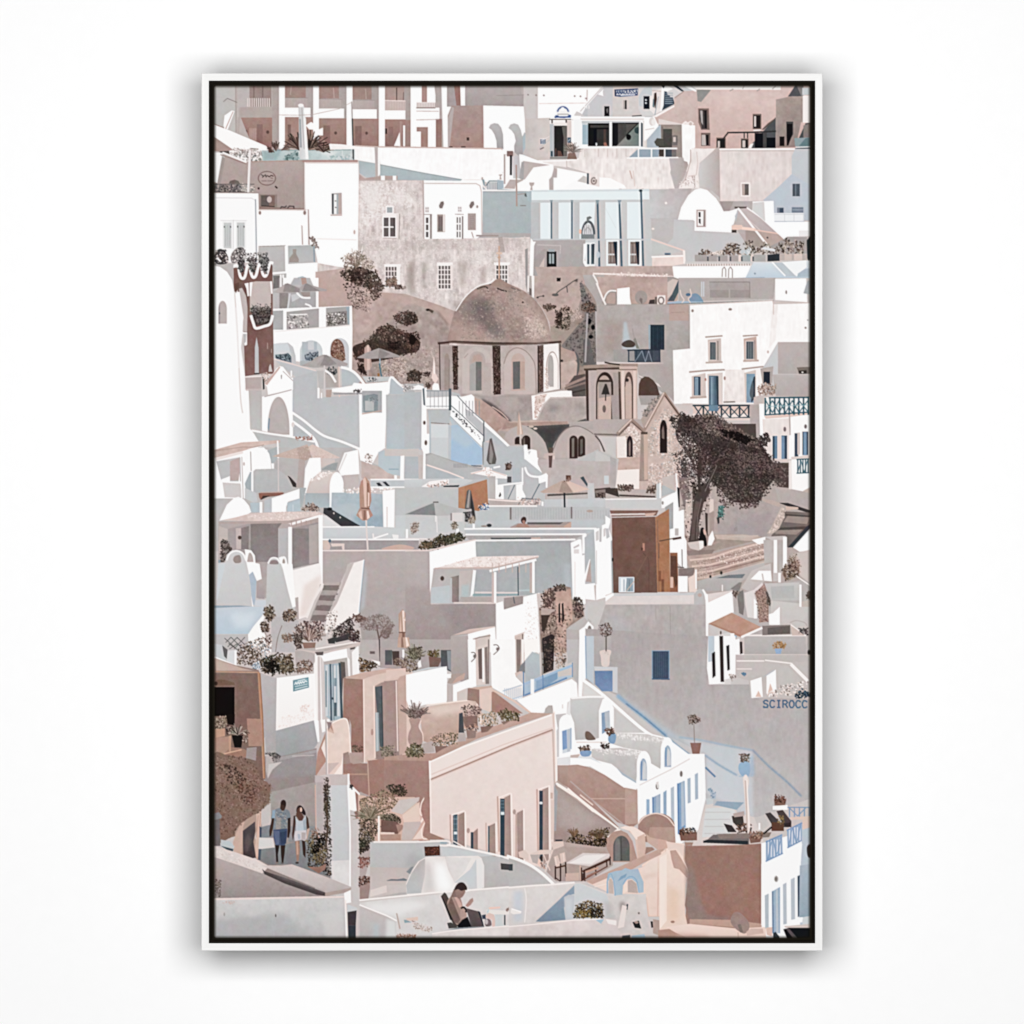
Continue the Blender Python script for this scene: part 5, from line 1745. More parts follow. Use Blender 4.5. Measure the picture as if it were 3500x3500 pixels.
f 4f4440,6f625c,8a7d77,2e2725 160 15 70,880 130,870 160,960 130,1060 70,1080
r 8f9ea6 40 1060 60 1090
G leftchimneys | two squat white chimneys with arched tops
p f4efed~2 735,1160 1000,1090 1020,1290 860,1600 800,1620 760,1500 700,1100
p e0d0ca@80*6 850,1300 1000,1200 1010,1290 870,1590 800,1600 830,1420
p b0a3a1 420,1080 520,1080 500,1420 420,1430
p b5a8a5 760,1420 795,1410 800,1620 770,1620
p c9c9ca>c2c1c1 100,1090 120,1010 170,970 250,975 300,1020 340,1200 390,1480 330,1500 20,1480
p c6cbcf 40,1090 110,1085 30,1440 20,1440
p fcfbfb 290,960 350,970 385,1020 390,1090 430,1100 450,1240 405,1260 370,1180 330,1200 300,1060
a b9a8a4 312 985 372 1080 50
c 9d8d89 180,1060 195,1025 240,1015 255,1050 250,1085 200,1090
s f6f4f3 16 120,1060 150,1000 210,975 270,1000 300,1060
s fbfafa 14 305,1070 320,1000 345,985 370,1020 380,1080
p a9b6c4 330,1200 365,1170 400,1260 390,1440 385,1490 360,1480 345,1300
p b5a5a2>a8979a 400,1260 450,1240 480,1330 475,1430 400,1420
p fbfafa 350,1390 370,1500 380,1510 360,1500
p c4c3c3>bcbaba 500,1110 520,1060 560,1035 610,1040 650,1090 700,1360 770,1500 720,1640 560,1600 490,1480
p fbf9f8 610,1040 640,1028 680,1060 690,1100 740,1100 770,1500 740,1510 700,1360 650,1150
c 9a8b88 525,1090 540,1065 590,1065 605,1100 530,1100
s f6f4f3 13 510,1090 540,1045 590,1045 625,1090
s fbfafa 12 635,1095 645,1040 670,1040 685,1095
c b09f9b 645,1090 650,1055 665,1055 670,1090
p c6cbd2 390,1440 490,1440 490,1500 380,1495
p bfc9d2>b3c3d1 0,1510 200,1500 470,1500 480,1550 370,1700 330,1760 0,1760
p 93a3b0 0,1490 240,1490 360,1500 200,1505 0,1515
p d3dce3@70*10 150,1560 400,1560 330,1700 200,1700
p bab6b6 0,1765 330,1765 320,1932 0,1932
p fbf9f7 320,1765 370,1690 470,1570 490,1560 440,1700 500,1800 540,1830 540,1932 330,1932
l 6a6766 7 100,1800 200,1890
l 6a6766 7 160,1790 260,1890
l 6a6766 7 220,1795 290,1860
l 6a6766 7 290,1790 190,1900
l 6a6766 7 220,1790 130,1880
l 6a6766 7 160,1790 110,1840
p b7b3b3 540,1600 740,1600 800,1640 760,1932 540,1932
G stonestairs | flight of stone steps between sloping white parapets
p a59b98 1000,1290 1200,1270 1190,1300 1050,1640 900,1650
h 8d8380 14 6 1000 1330 1180 1600
p b5a9a5 1030,1275 1190,1268 1180,1300 1025,1300
p 857a77 1025,1300 1180,1300 1165,1350 1015,1345
p a99e9a 1010,1350 1165,1352 1150,1390 1000,1390
p 857a77 1000,1395 1145,1395 1125,1450 985,1440
p a99e9a 980,1440 1120,1450 1110,1490 975,1480
p 857a77 970,1490 1105,1495 1095,1545 950,1535
p a99e9a 950,1535 1090,1545 1060,1580 930,1580
p 857a77 930,1580 1055,1580 1040,1650 910,1630
p e9e2df 860,1600 1010,1285 1035,1285 1030,1320 960,1480 900,1620
p c6bdba 950,1440 1010,1340 1005,1370 905,1620 880,1620
p f1ebe8~2 1060,1600 1120,1500 1320,1090 1415,1058 1370,1560 1250,1680 1120,1700 1050,1760
p bfb4b1 1090,1540 1200,1320 1260,1100 1320,1085 1160,1470 1100,1560
l fbfafa 14 1412,1062 1362,1550
p b3bbc1@80*5 1420,1080 1440,1200 1420,1500 1375,1560
l 8ba0ad@70 8 1418,1065 1370,1555
G creepers | climbing plants and pots around the stair foot
f 5f4f44,82705f,3c3029,9b8a7c 120 17 480,1520 550,1500 575,1600 520,1640 480,1610
f 6c5a4f,3c3029,8c7a6c 70 15 440,1650 520,1640 520,1740 450,1740
f 5f4f44,82705f,3c3029,a89484 130 16 640,1580 720,1530 780,1550 760,1630 680,1640
f 5c4a46,3a2c2c,7d6660,a08d86,c9bab3 300 17 760,1690 870,1640 1000,1650 1050,1720 1000,1820 780,1810
g c9b4aa,9c8076,6a524b 30 9 890 1830 190 30 150
p 96766a 830,1840 960,1840 950,1900 850,1900
f 3a302d,5c4e49,8a7b74 120 15 740,1760 840,1760 830,1900 770,1900
f 8d7468,a88f82,6b564c 60 16 640,1770 730,1760 740,1830 660,1830
f efe8e5@70,b5a39c@80,5a4e4b@80,d9cdc7@70 110 13 1060,1560 1160,1540 1140,1760 1060,1780
f 3c3533,6d625e,a39a95,2a2423 240 13 1150,1700 1290,1600 1320,1680 1250,1790 1120,1790
f 7d625b,9b827a,5c4640 90 15 1290,1600 1380,1570 1440,1620 1370,1660
p 4a4748 1070,1810 1150,1780 1140,1850 1080,1850
p 4a4748 1130,1800 1280,1750 1290,1810 1150,1840
p b7aca8 780,1900 950,1890 1360,1820 1385,1850 1000,1932 780,1932
l e9e3e0 16 960,1900 1200,1860 1370,1830
f 4b3d3b,7a6560,2f2625 130 14 1260,1700 1370,1740 1380,1840 1290,1820
s 8a7a74 6 640,1680 600,1800 580,1932
s a2938c 9 470,1700 500,1800 540,1900
f 6b5a52,9d8a80,4b3d37,cbbbb2 160 14 240,1870 420,1800 540,1760 540,1932 240,1932
G baretree | small bare tree with reddish twigs in the shaded court
T 732 1530 700
l 77655f 13 1565,1932 1560,1820 1540,1720
l 77655f 9 1560,1800 1600,1700 1640,1660
l 7d6b65 7 1545,1740 1520,1640
l 7d6b65 7 1560,1800 1620,1720 1690,1690
f 8a7771@60,9b8a84@60,7a6761@60 300 15 1370,1680 1450,1600 1560,1570 1640,1590 1700,1680 1650,1790 1560,1720 1440,1730
f 8a7771@60,7a6761@60 60 14 1570,1740 1660,1700 1690,1740 1620,1830
G smallclosedparasol | closed pale parasol in the shaded courtyard
p b89383 1740,1570 1780,1525 1825,1590 1825,1760 1845,1850 1800,1890 1730,1870 1745,1750
p e9d6cd 1775,1540 1795,1540 1800,1740 1785,1740
p ecdcd4 1810,1780 1835,1850 1810,1870
p d3b5a6 1760,1580 1770,1740 1750,1740
p 8f6c5f 1775,1740 1800,1740 1795,1880 1775,1880
l 7c5d51 9 1745,1745 1825,1745
f fbf3ef,d3b5a6 16 12 1800,1600 1820,1600 1820,1640 1800,1640
f 6d5c50,8b7b6d,4c3f37,a49487 90 13 1820,1690 1930,1690 1932,1932 1850,1932
T 1386 1530 700
G midterraces | stepped grey terraces with glass screens below the church
p b9b9ba 190,200 620,190 800,225 1100,190 1270,120 1932,120 1932,1400 560,1400 560,850 0,860 0,380 190,300
p b9aeab~4 1250,112 1932,112 1932,420 1250,420
p b9adaa~3 1420,115 1932,110 1932,380 1400,380
p bab8b7 1600,110 1800,30 1932,80 1932,130 1640,125
p c3bfbd 1790,130 1800,30 1932,95 1932,130
r c5cdd0 1875 265 1920 345
p 6b5a53 1350,0 1395,0 1380,190 1355,190
p c4b1ab 1310,55 1410,50 1410,75 1310,80
p b4b1b0>b3b4b6 190,80 250,60 440,130 620,190 760,215 780,300 200,300
p aeb4b8 190,170 240,190 540,290 190,300
l ebdcd7 13 205,165 400,230 550,290
v 8f9396 6 9 460 150 580 190
p fbfafa 170,0 190,0 190,300 165,300
p c3b7b3 120,70 165,70 165,300 125,300
p b4b8bb 780,0 1120,0 1120,180 1110,480 870,480 850,300 780,280
p b6b7b9 1120,180 1150,110 1260,250 1340,250 1340,400 1130,480
p bfc0c1 1000,330 1110,330 1110,480 960,490
U greyclosedparasol | folded dark grey parasol by the stair foot
p 6a6462 765,120 795,-80 815,-90 860,110 850,155 790,160
p 8f8a87 800,-60 830,60 815,155 790,140
U midterraces | stepped grey terraces with glass screens below the church
p b7bbbe 1075,120 1140,110 1210,170 1290,240 1240,275 1180,260 1130,200
s fbfafa 18 1130,190 1150,240 1190,270 1270,275 1330,250
p fcfbfb 1115,0 1150,0 1165,70 1190,25 1240,30 1250,160 1290,240 1130,110
p fbfafa 1255,280 1330,245 1345,260 1340,380 1325,380 1325,320 1260,340
l fbfafa 12 1105,195 1105,350
p fbf9f8 870,360 925,350 930,490 870,490
p fbf9f8 1045,350 1105,340 1105,400 1135,460 1120,500 1045,500
l fbf9f8 14 870,360 1110,330
v a9b4bb 8 4 1020 190 1070 330
r 5a5b5c 960 275 1000 330
e 6f5d53 975 180 28 34
f 6f5d53,8a776c,52443d 40 14 950,150 1000,150 1000,200 950,205
l 6b7780 8 1030,355 970,485
l 6b7780 9 1265,345 1195,480
l 7b7f83 12 1100,480 1250,490
p f5f2f1 610,240 720,215 740,190 790,185 810,215 960,260 960,295 880,290 830,300 780,270
l dcc3bb 8 620,250 740,215 800,215 950,265
f fbf8f7,d9bdb4,c4b1ab 30 13 720,190 810,190 830,290 780,290
l fbf9f8 16 835,190 890,180
r b9b2b0 785 270 850 490
r fbfafa 850 300 870 490
p 4a4542 880,460 895,420 905,450 890,470
p b6a9a6 785,480 1100,500 1280,510 1240,555 785,550
l ecdfdb 13 785,490 1000,505 1150,510
l f4eeec 13 785,552 1240,552
f e9dcd8,c9aca3,8d7d79,d9cbc6 60 14 1060,480 1280,490 1300,540 1060,540
r fbfafa 1285 510 1302 550
p b7a7a2 1320,440 1720,410 1720,480 1320,490
p 665c59 1340,440 1720,425 1720,440 1340,462
p b9b1ae 1330,460 1715,445 1715,482 1330,488
p 5f524d 1785,390 1932,375 1932,470 1790,475
p 8f817b 1790,405 1932,390 1932,420 1790,430
f 3f3633,7d6e68 30 14 1800,430 1900,430 1900,470 1800,470
r c1c1c2 1720 335 1780 500
p bfc2c4>b9bcbf 1310,490 1932,480 1932,700 1310,700
p 4a5a61 1650,285 1680,272 1720,345 1715,370
p b7bbbc 780,560 1000,560 1000,760 660,760 660,600
p b5b6b7 1000,560 1560,560 1560,680 1000,680
v a8aaac 5 22 1015 570 1550 675
p b9babb 1560,560 1932,560 1932,680 1560,680
v adaeb0 5 14 1580 590 1920 670
r 857c7a 985 565 1002 680
r 857c7a 1560 560 1575 670
e b39f97 1740 600 30 12
e b39f97 1690 735 12 14
r b9bdc0 570 690 1932 770
G tanopenparasol | tan open parasol on a dark pole below the church
p bda397 1270,418 1400,350 1480,312 1545,318 1660,365 1740,395 1640,415 1500,432 1300,430
p d3b9ac 1545,318 1740,395 1640,415 1590,425 1520,330
p a98f84 1450,420 1480,318 1520,330 1580,425 1500,432
r 6b4a40 1515 262 1560 300
f 6b4a40,94776b 24 12 1440,330 1520,312 1560,265 1560,310
l 2f3338 16 1500,432 1503,560
G peachclosedparasol | closed peach parasol in front of the church arches
T 1386 950 660
p c2a497 1128,1400 1135,1330 1150,1420 1165,1490 1180,1560 1150,1580 1115,1570 1120,1490
p e5d0c5 1140,1350 1150,1440 1165,1560 1148,1570
l c9bdb8 16 1150,1570 1152,1660
T 1386 1530 700
G orangebox | terracotta coloured wall box among the grey terraces
p c9cbcd>bfc0c1 -10,300 520,290 640,310 510,375 -10,378
p 404447 360,360 510,355 500,372 360,372
p f3efee 150,370 230,320 300,310 410,300 410,340 300,360 220,375
f fbf7f5,d9bdb4,b59e96,8a7a75 40 13 190,360 400,310 400,350 230,375
p bdbdbc>b9bbbc 0,380 500,380 500,570 340,570 270,520 0,580
p b98263>b07a5c 500,380 770,300 782,540 690,600 500,570
p c08a6a@80 500,380 560,362 560,570 505,570
G slatparasol | closed dark grey parasol against the orange wall
p 6d6868 580,410 600,395 620,410 650,560 665,680 640,690 610,590 560,580
p a39b98 600,400 612,405 600,570 575,570
p 3f3c3d 620,430 640,540 660,670 650,680 615,580
p 6f6b6a 545,620 580,600 620,600 610,700 560,700
f 4a4747,8b8684,2e2c2d 40 14 550,610 620,600 610,700 560,700
l b9b7b6 22 540,600 620,590
f 9a8a7c,7a695d,b9a99c 70 12 600,680 630,645 665,670 660,710 610,715
r fbfafa 635 720 655 770
f 46689a,2e3944,c3d2dc,f6f2f0 44 14 690,560 780,530 780,590 690,580
e 3c4145 790 735 24 16
e a08c86 745 742 32 8
G tentroof | grey tensioned sun sail over the lower terrace
p c1c1c1>c4c6c7 0,640 560,620 560,850 0,860
p 8a8a8b 0,630 270,520 285,640
p b4b3b2 275,520 310,520 540,590 480,610 430,640 285,645
l fbf9f8 6 285,645 285,700
l 6e6260 10 265,515 310,515
r 948987 425 620 440 690
r d5d0ce 440 615 540 700
l f1eeed 6 295,650 300,800
f 8a7a6d,b9a89c,6f5f54 70 12 440,720 465,700 490,720 490,760 450,770
r f6f4f3 480 765 505 800
f 7d6a60,a39288,c0afa5 90 12 45,740 80,705 125,715 125,790 60,810
l 8a7a72 6 70,820 85,780
r fbfafa 5 770 25 860
l e2dddb 12 0,860 200,862
G poolterracemid | pale blue grey plunge pool terrace with a bather
p a99995 990,750 1060,715 1160,720 1560,700 1560,760 990,760
p 6c6866 1150,705 1490,705 1460,725 1150,725
p b49c94 1060,735 1500,735 1500,755 1000,757
p c8a595 1495,740 1565,700 1565,755 1500,757
G bather | person with dark hair sitting in the plunge pool
c b08a7c 1050,750 1060,725 1090,715 1110,725 1140,720 1165,740 1160,755
c 4a3530 1090,680 1110,655 1135,660 1140,690 1125,715 1100,712
c a67d6e 1105,690 1128,690 1130,718 1108,720
G hedge | dark clipped hedge along the terrace edge
f 4f4a3c,38342a,655d4a,2b2821,6f6350 330 16 130,930 170,890 250,880 330,830 520,810 565,850 540,880 330,940 250,960 130,960
f 6f5a48,8a7058 40 13 140,900 250,890 250,950 140,950
G longgreyhouse | long grey plastered house with white pierced chimneys
l f8f6f5 16 560,768 1800,765
p b7bcc0 560,775 1800,773 1710,815 580,822
l f8f6f5 15 570,822 1700,818
p a9a4a3 560,830 1670,828 1590,872 600,872
p 5c6163 805,852 1190,850 1180,866 810,868
p c4aca2 1185,850 1275,845 1275,868 1190,868
e b3a39f 1475 852 20 14
p a6a9ab>a9adb0 665,885 1565,880 1572,1520 1250,1400 665,1360
l f6f3f2 16 660,878 1600,868
p b3b9bf@70*6 1490,1100 1565,1080 1572,1420 1500,1330
p fcfbfb 1560,900 1640,865 1660,870 1670,1020 1690,1010 1700,1470 1660,1500 1580,1420 1568,1060
p c3bfbe 1585,940 1640,910 1640,930 1590,955
r d8d5d4 1590 960 1638 1000
p fcfbfb 1670,830 1710,815 1690,1000 1670,1000
p b0b6ba 1690,850 1790,775 1790,1290 1760,1280 1750,1050 1700,1200
p fcfbfb 1780,770 1830,760 1830,890 1850,890 1855,735 1890,720 1900,870 1932,860 1932,1400 1800,1440 1790,960
p c9c7c7 1795,800 1825,780 1825,870 1798,885
p c9c7c7 1868,770 1890,755 1890,830 1870,845
p b7b9ba 1930,700 1932,870 1905,870
v c9c6c5 8 1 1800 970 1805 1290
p b5a09a 1700,1265 1745,1060 1755,1270
p fbfafa 1700,1265 1745,1050 1735,1060 1690,1210
p fcfbfb 1690,1290 1790,1280 1790,1440 1700,1430
p c3b4af 1790,1430 1800,1300 1780,1300
l e9e0dd 8 1600,1080 1600,1420
G middlewhitehouse | white house with a pergola terrace and shuttered windows
p b0a5a3>a0918f 0,975 225,980 240,1480 850,1470 850,1690 600,1760 430,1780 430,1932 0,1932
p b6aba9@80*8 0,975 225,980 225,1300 0,1300
p 9c8d8c@70*10 300,1480 850,1490 850,1690 500,1760
p fdfcfc 228,985 660,870 668,1030 640,1060 270,1140 232,1370
l dccdc8 12 0,975 230,970 660,870
p b9b0ae>b5b6b6 265,1140 830,1130 830,1160 640,1160 610,1400 530,1470 240,1470 240,1360
p b9c0c3 245,1320 420,1300 420,1470 240,1470
p 9b8c87|8d7d79 425,1225 505,1205 505,1460 430,1460
r b7bcbd 425 1230 440 1465
p c1b4b0 510,1170 640,1155 600,1400 515,1400
p aebdc0@80*4 530,1300 610,1290 600,1405 520,1405
e 5d4c47 348 1235 18 22
p fdfcfc 640,1155 668,1160 668,1370 615,1405
p a9acae>a7abad 668,1150 830,1160 1060,1130 1210,1090 1210,1370 1060,1400 640,1410
l d5cfcd 16 660,1368 1060,1372
l 8ea3a6 18 640,1390 1060,1388
l b1bfc1 14 1070,1350 1200,1345
l 3f5058 8 1062,1130 1065,1395
p b3a5a1 520,1410 850,1410 860,1465 500,1465
p a1928f 930,1420 1110,1400 1110,1480 930,1530
l 5f6a70 8 1020,1410 1030,1470
l d9cec9 14 460,1466 860,1468
p e9ddd9~8 280,1140 660,1030 1260,1020 1255,1040 840,1135
f fdfaf8@60,cdb9b2@45,b9a49d@35,e9dedb@60 220 12 300,1130 660,1035 1240,1025 840,1130
l c7b1a9 12 280,1140 840,1133 1250,1035
l fbfafa 22 800,1165 1230,1060
v c3aea7 9 7 820 1090 1200 1180
r c5b5b0 815 1180 838 1465
r fdfbfa 836 1175 858 1465
r bdaaa4 1172 1090 1196 1370
r fdfbfa 1196 1060 1220 1375
p fdfcfc 855,1470 920,1450 930,1530 1110,1475 1115,1410 1265,1370 1275,1520 1270,1932 860,1932
f f6f2f0@60,e3dad6@60,d5c9c4@60 120 14 1120,1480 1260,1420 1265,1932 1100,1932 1140,1600
l c9beba 12 1245,1380 1255,1500 1275,1932
p fdfcfc 590,1760 845,1690 860,1932 600,1932
p d9c4bd>c8b0a8 435,1775 600,1715 845,1685 845,1695 600,1755
p b5a8a5>ad9f9d 430,1780 592,1775 600,1932 430,1932
p d3c4be 650,1800 800,1760 800,1932 655,1932
l a99790 12 640,1810 700,1790 800,1775
p cfbfb9 660,1820 770,1785 770,1860 660,1890
p 8b7c78 660,1890 770,1870 770,1932 660,1932
p d3c4be 1030,1775 1120,1740 1110,1932 1035,1932
p c9b8b1 1035,1790 1095,1765 1095,1830 1035,1860
p 8b7c78 1040,1860 1085,1835 1085,1932 1045,1932
r 8f7f7a 1100 1760 1112 1932
s 7d6f6b 7 835,1850 870,1860 885,1890 870,1920
G ruin | crumbling brown ruined wall between the houses
p a38b81~9 1260,1520 1290,1400 1330,1350 1420,1310 1470,1300 1560,1320 1570,1430 1670,1480 1690,1600 1560,1680 1530,1932 1280,1932
p c9beb9 1250,1380 1300,1370 1310,1500 1260,1510
p c09d90~7 1410,1370 1560,1330 1580,1640 1520,1700 1500,1932 1440,1932 1420,1600
p 6d5a52 1300,1380 1400,1340 1400,1500 1300,1510
f 5f4c45,8a7268,b9a094,3c2f2a 180 15 1280,1360 1420,1310 1410,1700 1290,1760
f 5f4c45,8a7268,c9aea2,a3897d 200 15 1280,1500 1560,1500 1520,1932 1290,1932
p b5a29b 1280,1510 1420,1530 1340,1590 1280,1580
p 4d403b 1280,1580 1360,1580 1320,1720 1290,1740
p 3a3332 1290,1800 1380,1760 1410,1780 1390,1932 1295,1932
p 2b2524 1445,1480 1460,1465 1462,1650 1445,1650
p 2b2524 1475,1475 1490,1465 1500,1620 1480,1660
f 5a4e4a,83736c,3d3432 130 15 1590,1420 1640,1410 1680,1500 1660,1610 1590,1600
f 6f5e55,4a3d37 40 15 1410,1300 1510,1290 1510,1350 1420,1350
p b9b3b1 1560,1680 1690,1590 1760,1640 1650,1720 1520,1715
G smallbelfry | small white arched gate post beside the ruin
p b5aba9>afa5a3 1520,1715 1645,1720 1645,1932 1520,1932
p fcfbfb 1640,1725 1690,1690 1725,1640 1775,1690 1780,1932 1645,1932
e 8d7d79 1738 1712 18 32
p b0bccb>b5c1d0 1700,1800 1775,1780 1775,1932 1705,1932
p c2c0c0 1690,1520 1720,1480 1720,1640 1690,1600
T 2070 1560 700
G churchyard | paved churchyard with broad stone steps and shaded walls
p b3a49f 700,200 1932,200 1932,1300 700,1300
p b2a5a1>ada09e~4 1020,280 1480,400 1650,480 1560,700 1520,760 1040,730
p b3a39d~4 1020,310 1060,300 1060,730 1030,730
p a5989a@70*8 1200,640 1560,520 1520,750 1200,740
p 5c7f7c 1065,470 1110,460 1110,560 1060,590
f 5c8f88,3f5553,7da8a2 30 14 1060,470 1130,470 1120,590 1060,590
p 4a4a4b 1050,580 1075,570 1075,630 1060,640
p 9f9492 1210,680 1245,660 1245,710 1215,710
p b7aba7>aea2a0 1600,300 1740,290 1932,340 1932,600 1640,440
p 5a4d49 1560,60 1735,70 1740,300 1640,290 1560,200
f 4c413d,6f615b,8a7b75 90 13 1570,80 1730,80 1730,290 1600,280
r e4ddda 1730 40 1760 310
p fbf8f7 1755,30 1932,20 1932,340 1860,330 1760,310
l 3c6371 11 1805,30 1920,25
v 3c6371 12 5 1815 30 1912 155
l 46707e 8 1815,155 1845,40 1875,155 1905,40
l 3c6371 10 1805,160 1920,155
p c4b0a8 1860,330 1932,290 1932,350
p bca89f 1460,400 1560,410 1650,440 1640,480 1500,430
p 3f3b3c 1640,440 1720,440 1932,510 1932,540 1740,480
p c9b1a5 1700,470 1820,480 1820,500 1700,510
p 7d6f6b 1690,520 1932,530 1932,850 1720,860 1560,760 1650,600
p a08d85 1720,560 1932,570 1900,640 1680,620
p 5d5250 1620,675 1900,660 1890,690 1600,695
p 9c8a83 1600,700 1860,690 1800,740 1600,730
p 5d5250 1700,545 1932,560 1932,575 1690,560
p 3c4246 1720,860 1900,660 1932,640 1932,700 1780,860
p c3b1a7~6 1520,730 1560,680 1620,560 1660,480 1690,490 1690,570 1640,680 1580,730
f b09c92,dacbc3 60 14 1540,720 1680,490 1690,560 1580,730
p a8958c~4 740,740 1040,735 1300,735 1480,760 1400,800 1000,900 760,930
p c3aea4~4 1030,740 1300,738 1470,760 1380,800 1050,780
l c6b5ac 12 1150,760 1440,750
p b49c93 940,840 1060,800 1090,810 960,850
p a39088 800,870 1000,850 1040,890 820,930
p 96837c 760,890 1030,880 1000,930 780,940
p b79c92~6 760,940 1000,920 1510,790 1510,980 870,1180 800,1080
l d6bfb4 17 800,980 1000,960 1200,890 1500,810
l 9c8077 9 860,1010 1060,960 1500,850
l d6bfb4 16 820,1040 1000,1020 1250,950 1500,880
l 9c8077 9 880,1060 1100,1020 1500,920
l d6bfb4 15 860,1100 1010,1080 1250,1010 1500,940
l 9c8077 9 880,1130 1120,1070 1500,970
l d0b8ad 14 870,1150 1040,1130 1300,1060 1500,1000
f fbf3ee@70,ecdcd4@60,c9ab9f@50 200 9 980,960 1500,800 1510,960 1200,1030
f c9ab9f@50,9d8177@50,e3d0c7@50 180 9 800,1000 1000,960 1040,1120 880,1160
p fbf9f8 1380,790 1510,760 1505,820 1440,830
p b9b2b0>b0a9a7 860,1180 1500,1000 1500,1100 1280,1180 1180,1270 880,1270
p 7b8084 1040,1150 1160,1120 1320,1110 1290,1150
p 8d8481 1180,1250 1260,1190 1290,1190 1260,1280
e 3c3836 1093 1100 12 16
e 3c3836 990 1135 11 14
l f1eeed 10 1103,1215 1103,1270
G treetrunk | forked trunks of the great tree ringed by a white seat
U greattree | great dark spreading tree with a leaning trunk
c 453937 960,150 1080,170 1300,160 1500,170 1590,200 1560,260 1500,330 1450,420 1340,440 1180,420 1090,320 1020,260
f 3b302f,2c2323,574846,6e5d5a,7a6863 1300 12 620,-40 1500,-60 1650,60 1640,200 1480,420 1300,420 1050,300 940,300 700,200
f 3b302f,4c3e3c,5e4e4b,756661,8a7a74 420 12 1050,250 1500,250 1480,440 1300,430 1150,490 1060,420
f 3b302f,4c3e3c,756661 120 12 1240,400 1460,380 1440,480 1280,500
f d9c9c2,f3ebe7,8a7771 80 9 600,-40 900,50 1020,100 900,300 700,250
p 6b5b57 820,300 960,250 1000,330 930,430 880,640 900,820 780,810 820,640
p 8a7a76 690,200 770,200 800,400 790,560 740,480 700,300
p c7b4ac 760,420 810,400 800,660 770,760 745,600
p 9d8b86 840,420 900,400 880,600 850,800 800,800 830,600
p b4a29b 940,470 1020,400 1020,520 960,560
p d7c9c2 985,400 1020,405 1020,510 980,540
p a8968f 965,540 1025,520 1025,700 985,740
p 4d403d 940,530 965,540 965,760 945,700
f 6b5b57,c3b0a8,4d403d,e3d7d1 160 13 700,200 1020,300 940,560 880,780 760,780
f 3b302f,2c2323,5e4e4b 120 14 800,260 950,240 960,420 850,430
f 4a3d3b,6b5b57 100 14 870,-60 960,-60 920,200 880,250
p 554744 880,300 960,260 985,330 930,430 890,560 870,700 880,810 790,805 800,700 820,560 835,420
p 6f5f5b@80 850,420 890,430 850,620 840,790 805,795 815,620
l 8a7a75@70 9 905,400 870,560 860,780
l 4a3d3a 30 950,300 1010,180 1080,60
l 4a3d3a 26 890,330 880,180 900,20
l a39590@70 7 940,330 1000,200 1050,90
p fbf7f5 975,760 1010,700 1030,780 1000,840 965,840
p cabfba 770,815 910,795 925,850 880,890 800,870
p ece6e3 880,800 925,800 925,860 890,885
G sitter | person in black sitting against the tree trunk
c 1f1c1d 880,790 890,740 895,700 900,680 920,672 930,690 925,720 945,760 955,840 935,845 930,800 900,795
c c9a99c 922,695 935,690 950,715 945,740 930,735
p 1f1c1d 920,760 950,770 958,840 930,845
G whitestairwell | white stepped wall behind the brown house
T 2070 1560 700
p c5c4c4 0,400 480,400 530,400 530,500 0,490
p fdfcfc 530,400 690,320 690,520 740,500 745,760 765,800 770,1060 730,1060 610,920 610,480 530,490
p a6a4a4 560,480 640,430 640,680 605,690
r b9b4b2 655 680 690 750
p fbfafa 660,160 672,160 690,330 670,350
p b2b6b8 530,280 640,220 660,340 530,380
p 2b2a2b 675,290 700,300 700,480 690,480
r c3c8ca 480 260 520 400
r fbfafa 510 250 525 395
p c3b7b2 530,200 660,170 660,330 540,270
p b9aea9 0,300 480,320 480,395 0,400
p 4a403c 0,300 110,300 130,385 0,345
p 5d524e 130,360 470,375 470,390 130,378
f 6b5750,8a756b,4b3d37 60 13 100,310 160,270 260,280 260,330 110,330
f 6b5750,8a756b,4b3d37 40 13 390,310 470,300 470,350 390,350
l f4f1f0 10 0,405 480,400
e a39a97 540 440 10 18
G brownhouse | plain brown house with a terracotta side wall
p 8d6a5f 40,510 500,510 480,560 60,570
p c9a99c 370,540 480,530 450,560 380,565
l d9cfcb 14 45,550 370,545
p 825f54>795b51~2 60,580 470,570 490,1290 70,1290
p b07a5b>b27b58~2 470,575 600,495 610,1280 490,1280
p a87354@60 540,1080 560,1075 560,1280 530,1280
l 96705c 8 490,600 505,1280
r 8f5f46 498 1080 525 1180
r 8a5c46 528 1160 552 1280
p 9c6a50 610,910 680,910 690,1280 610,1280
p 6d4c3f 615,940 670,940 680,1200 660,1240 640,1140 615,1130
r d3b3a3 612 1140 640 1240
l 6f5346 10 510,800 640,775 710,765
l 5d463b 22 640,780 710,768
l 7d5c4c 7 505,820 505,960
r b98672 350 820 370 890
e 5d463b 345 875 10 14
l 70544a 7 355,910 400,960 410,1000 410,1280
l 8a6759 6 390,940 280,1150
w dbe1e6 8fa0ad 125 1138 272 1285 1 1 10
p e6ebee 140,1150 200,1150 190,1280 140,1280
v 6d7f8e 6 2 175 1160 225 1275
l c9b3a9 8 195,1275 270,1180
p fcfbfb 0,560 45,590 45,620 30,680 60,770 70,1290 0,1290
p b9bdc0 0,680 30,680 40,760 10,780
p a7a9ab 50,800 62,790 75,1290 60,1290
e 2b2a2a 68 975 8 18
r fcfbfb 685 1130 775 1280
p 8d7d79 690,1060 840,1050 830,1130 690,1130
p e4d0c7 780,1150 830,1120 860,1060 862,1280 790,1280
p fbfafa 845,1070 862,1070 862,1250 850,1250
l 7a706d 8 722,880 725,1050
l 6f6562 10 680,1045 740,1050
l f5f3f2 12 745,790 755,1040
G greycubehouse | broad grey plastered cube house with one blue shutter
p d9cfcc~3 0,1310 60,1290 840,1285 860,1260 930,1260 960,1300 1200,1265 1210,1290 960,1390 0,1400
p c7c7c8 75,1290 840,1285 840,1310 75,1320
p fbfafa 0,1320 75,1290 80,1310 0,1370
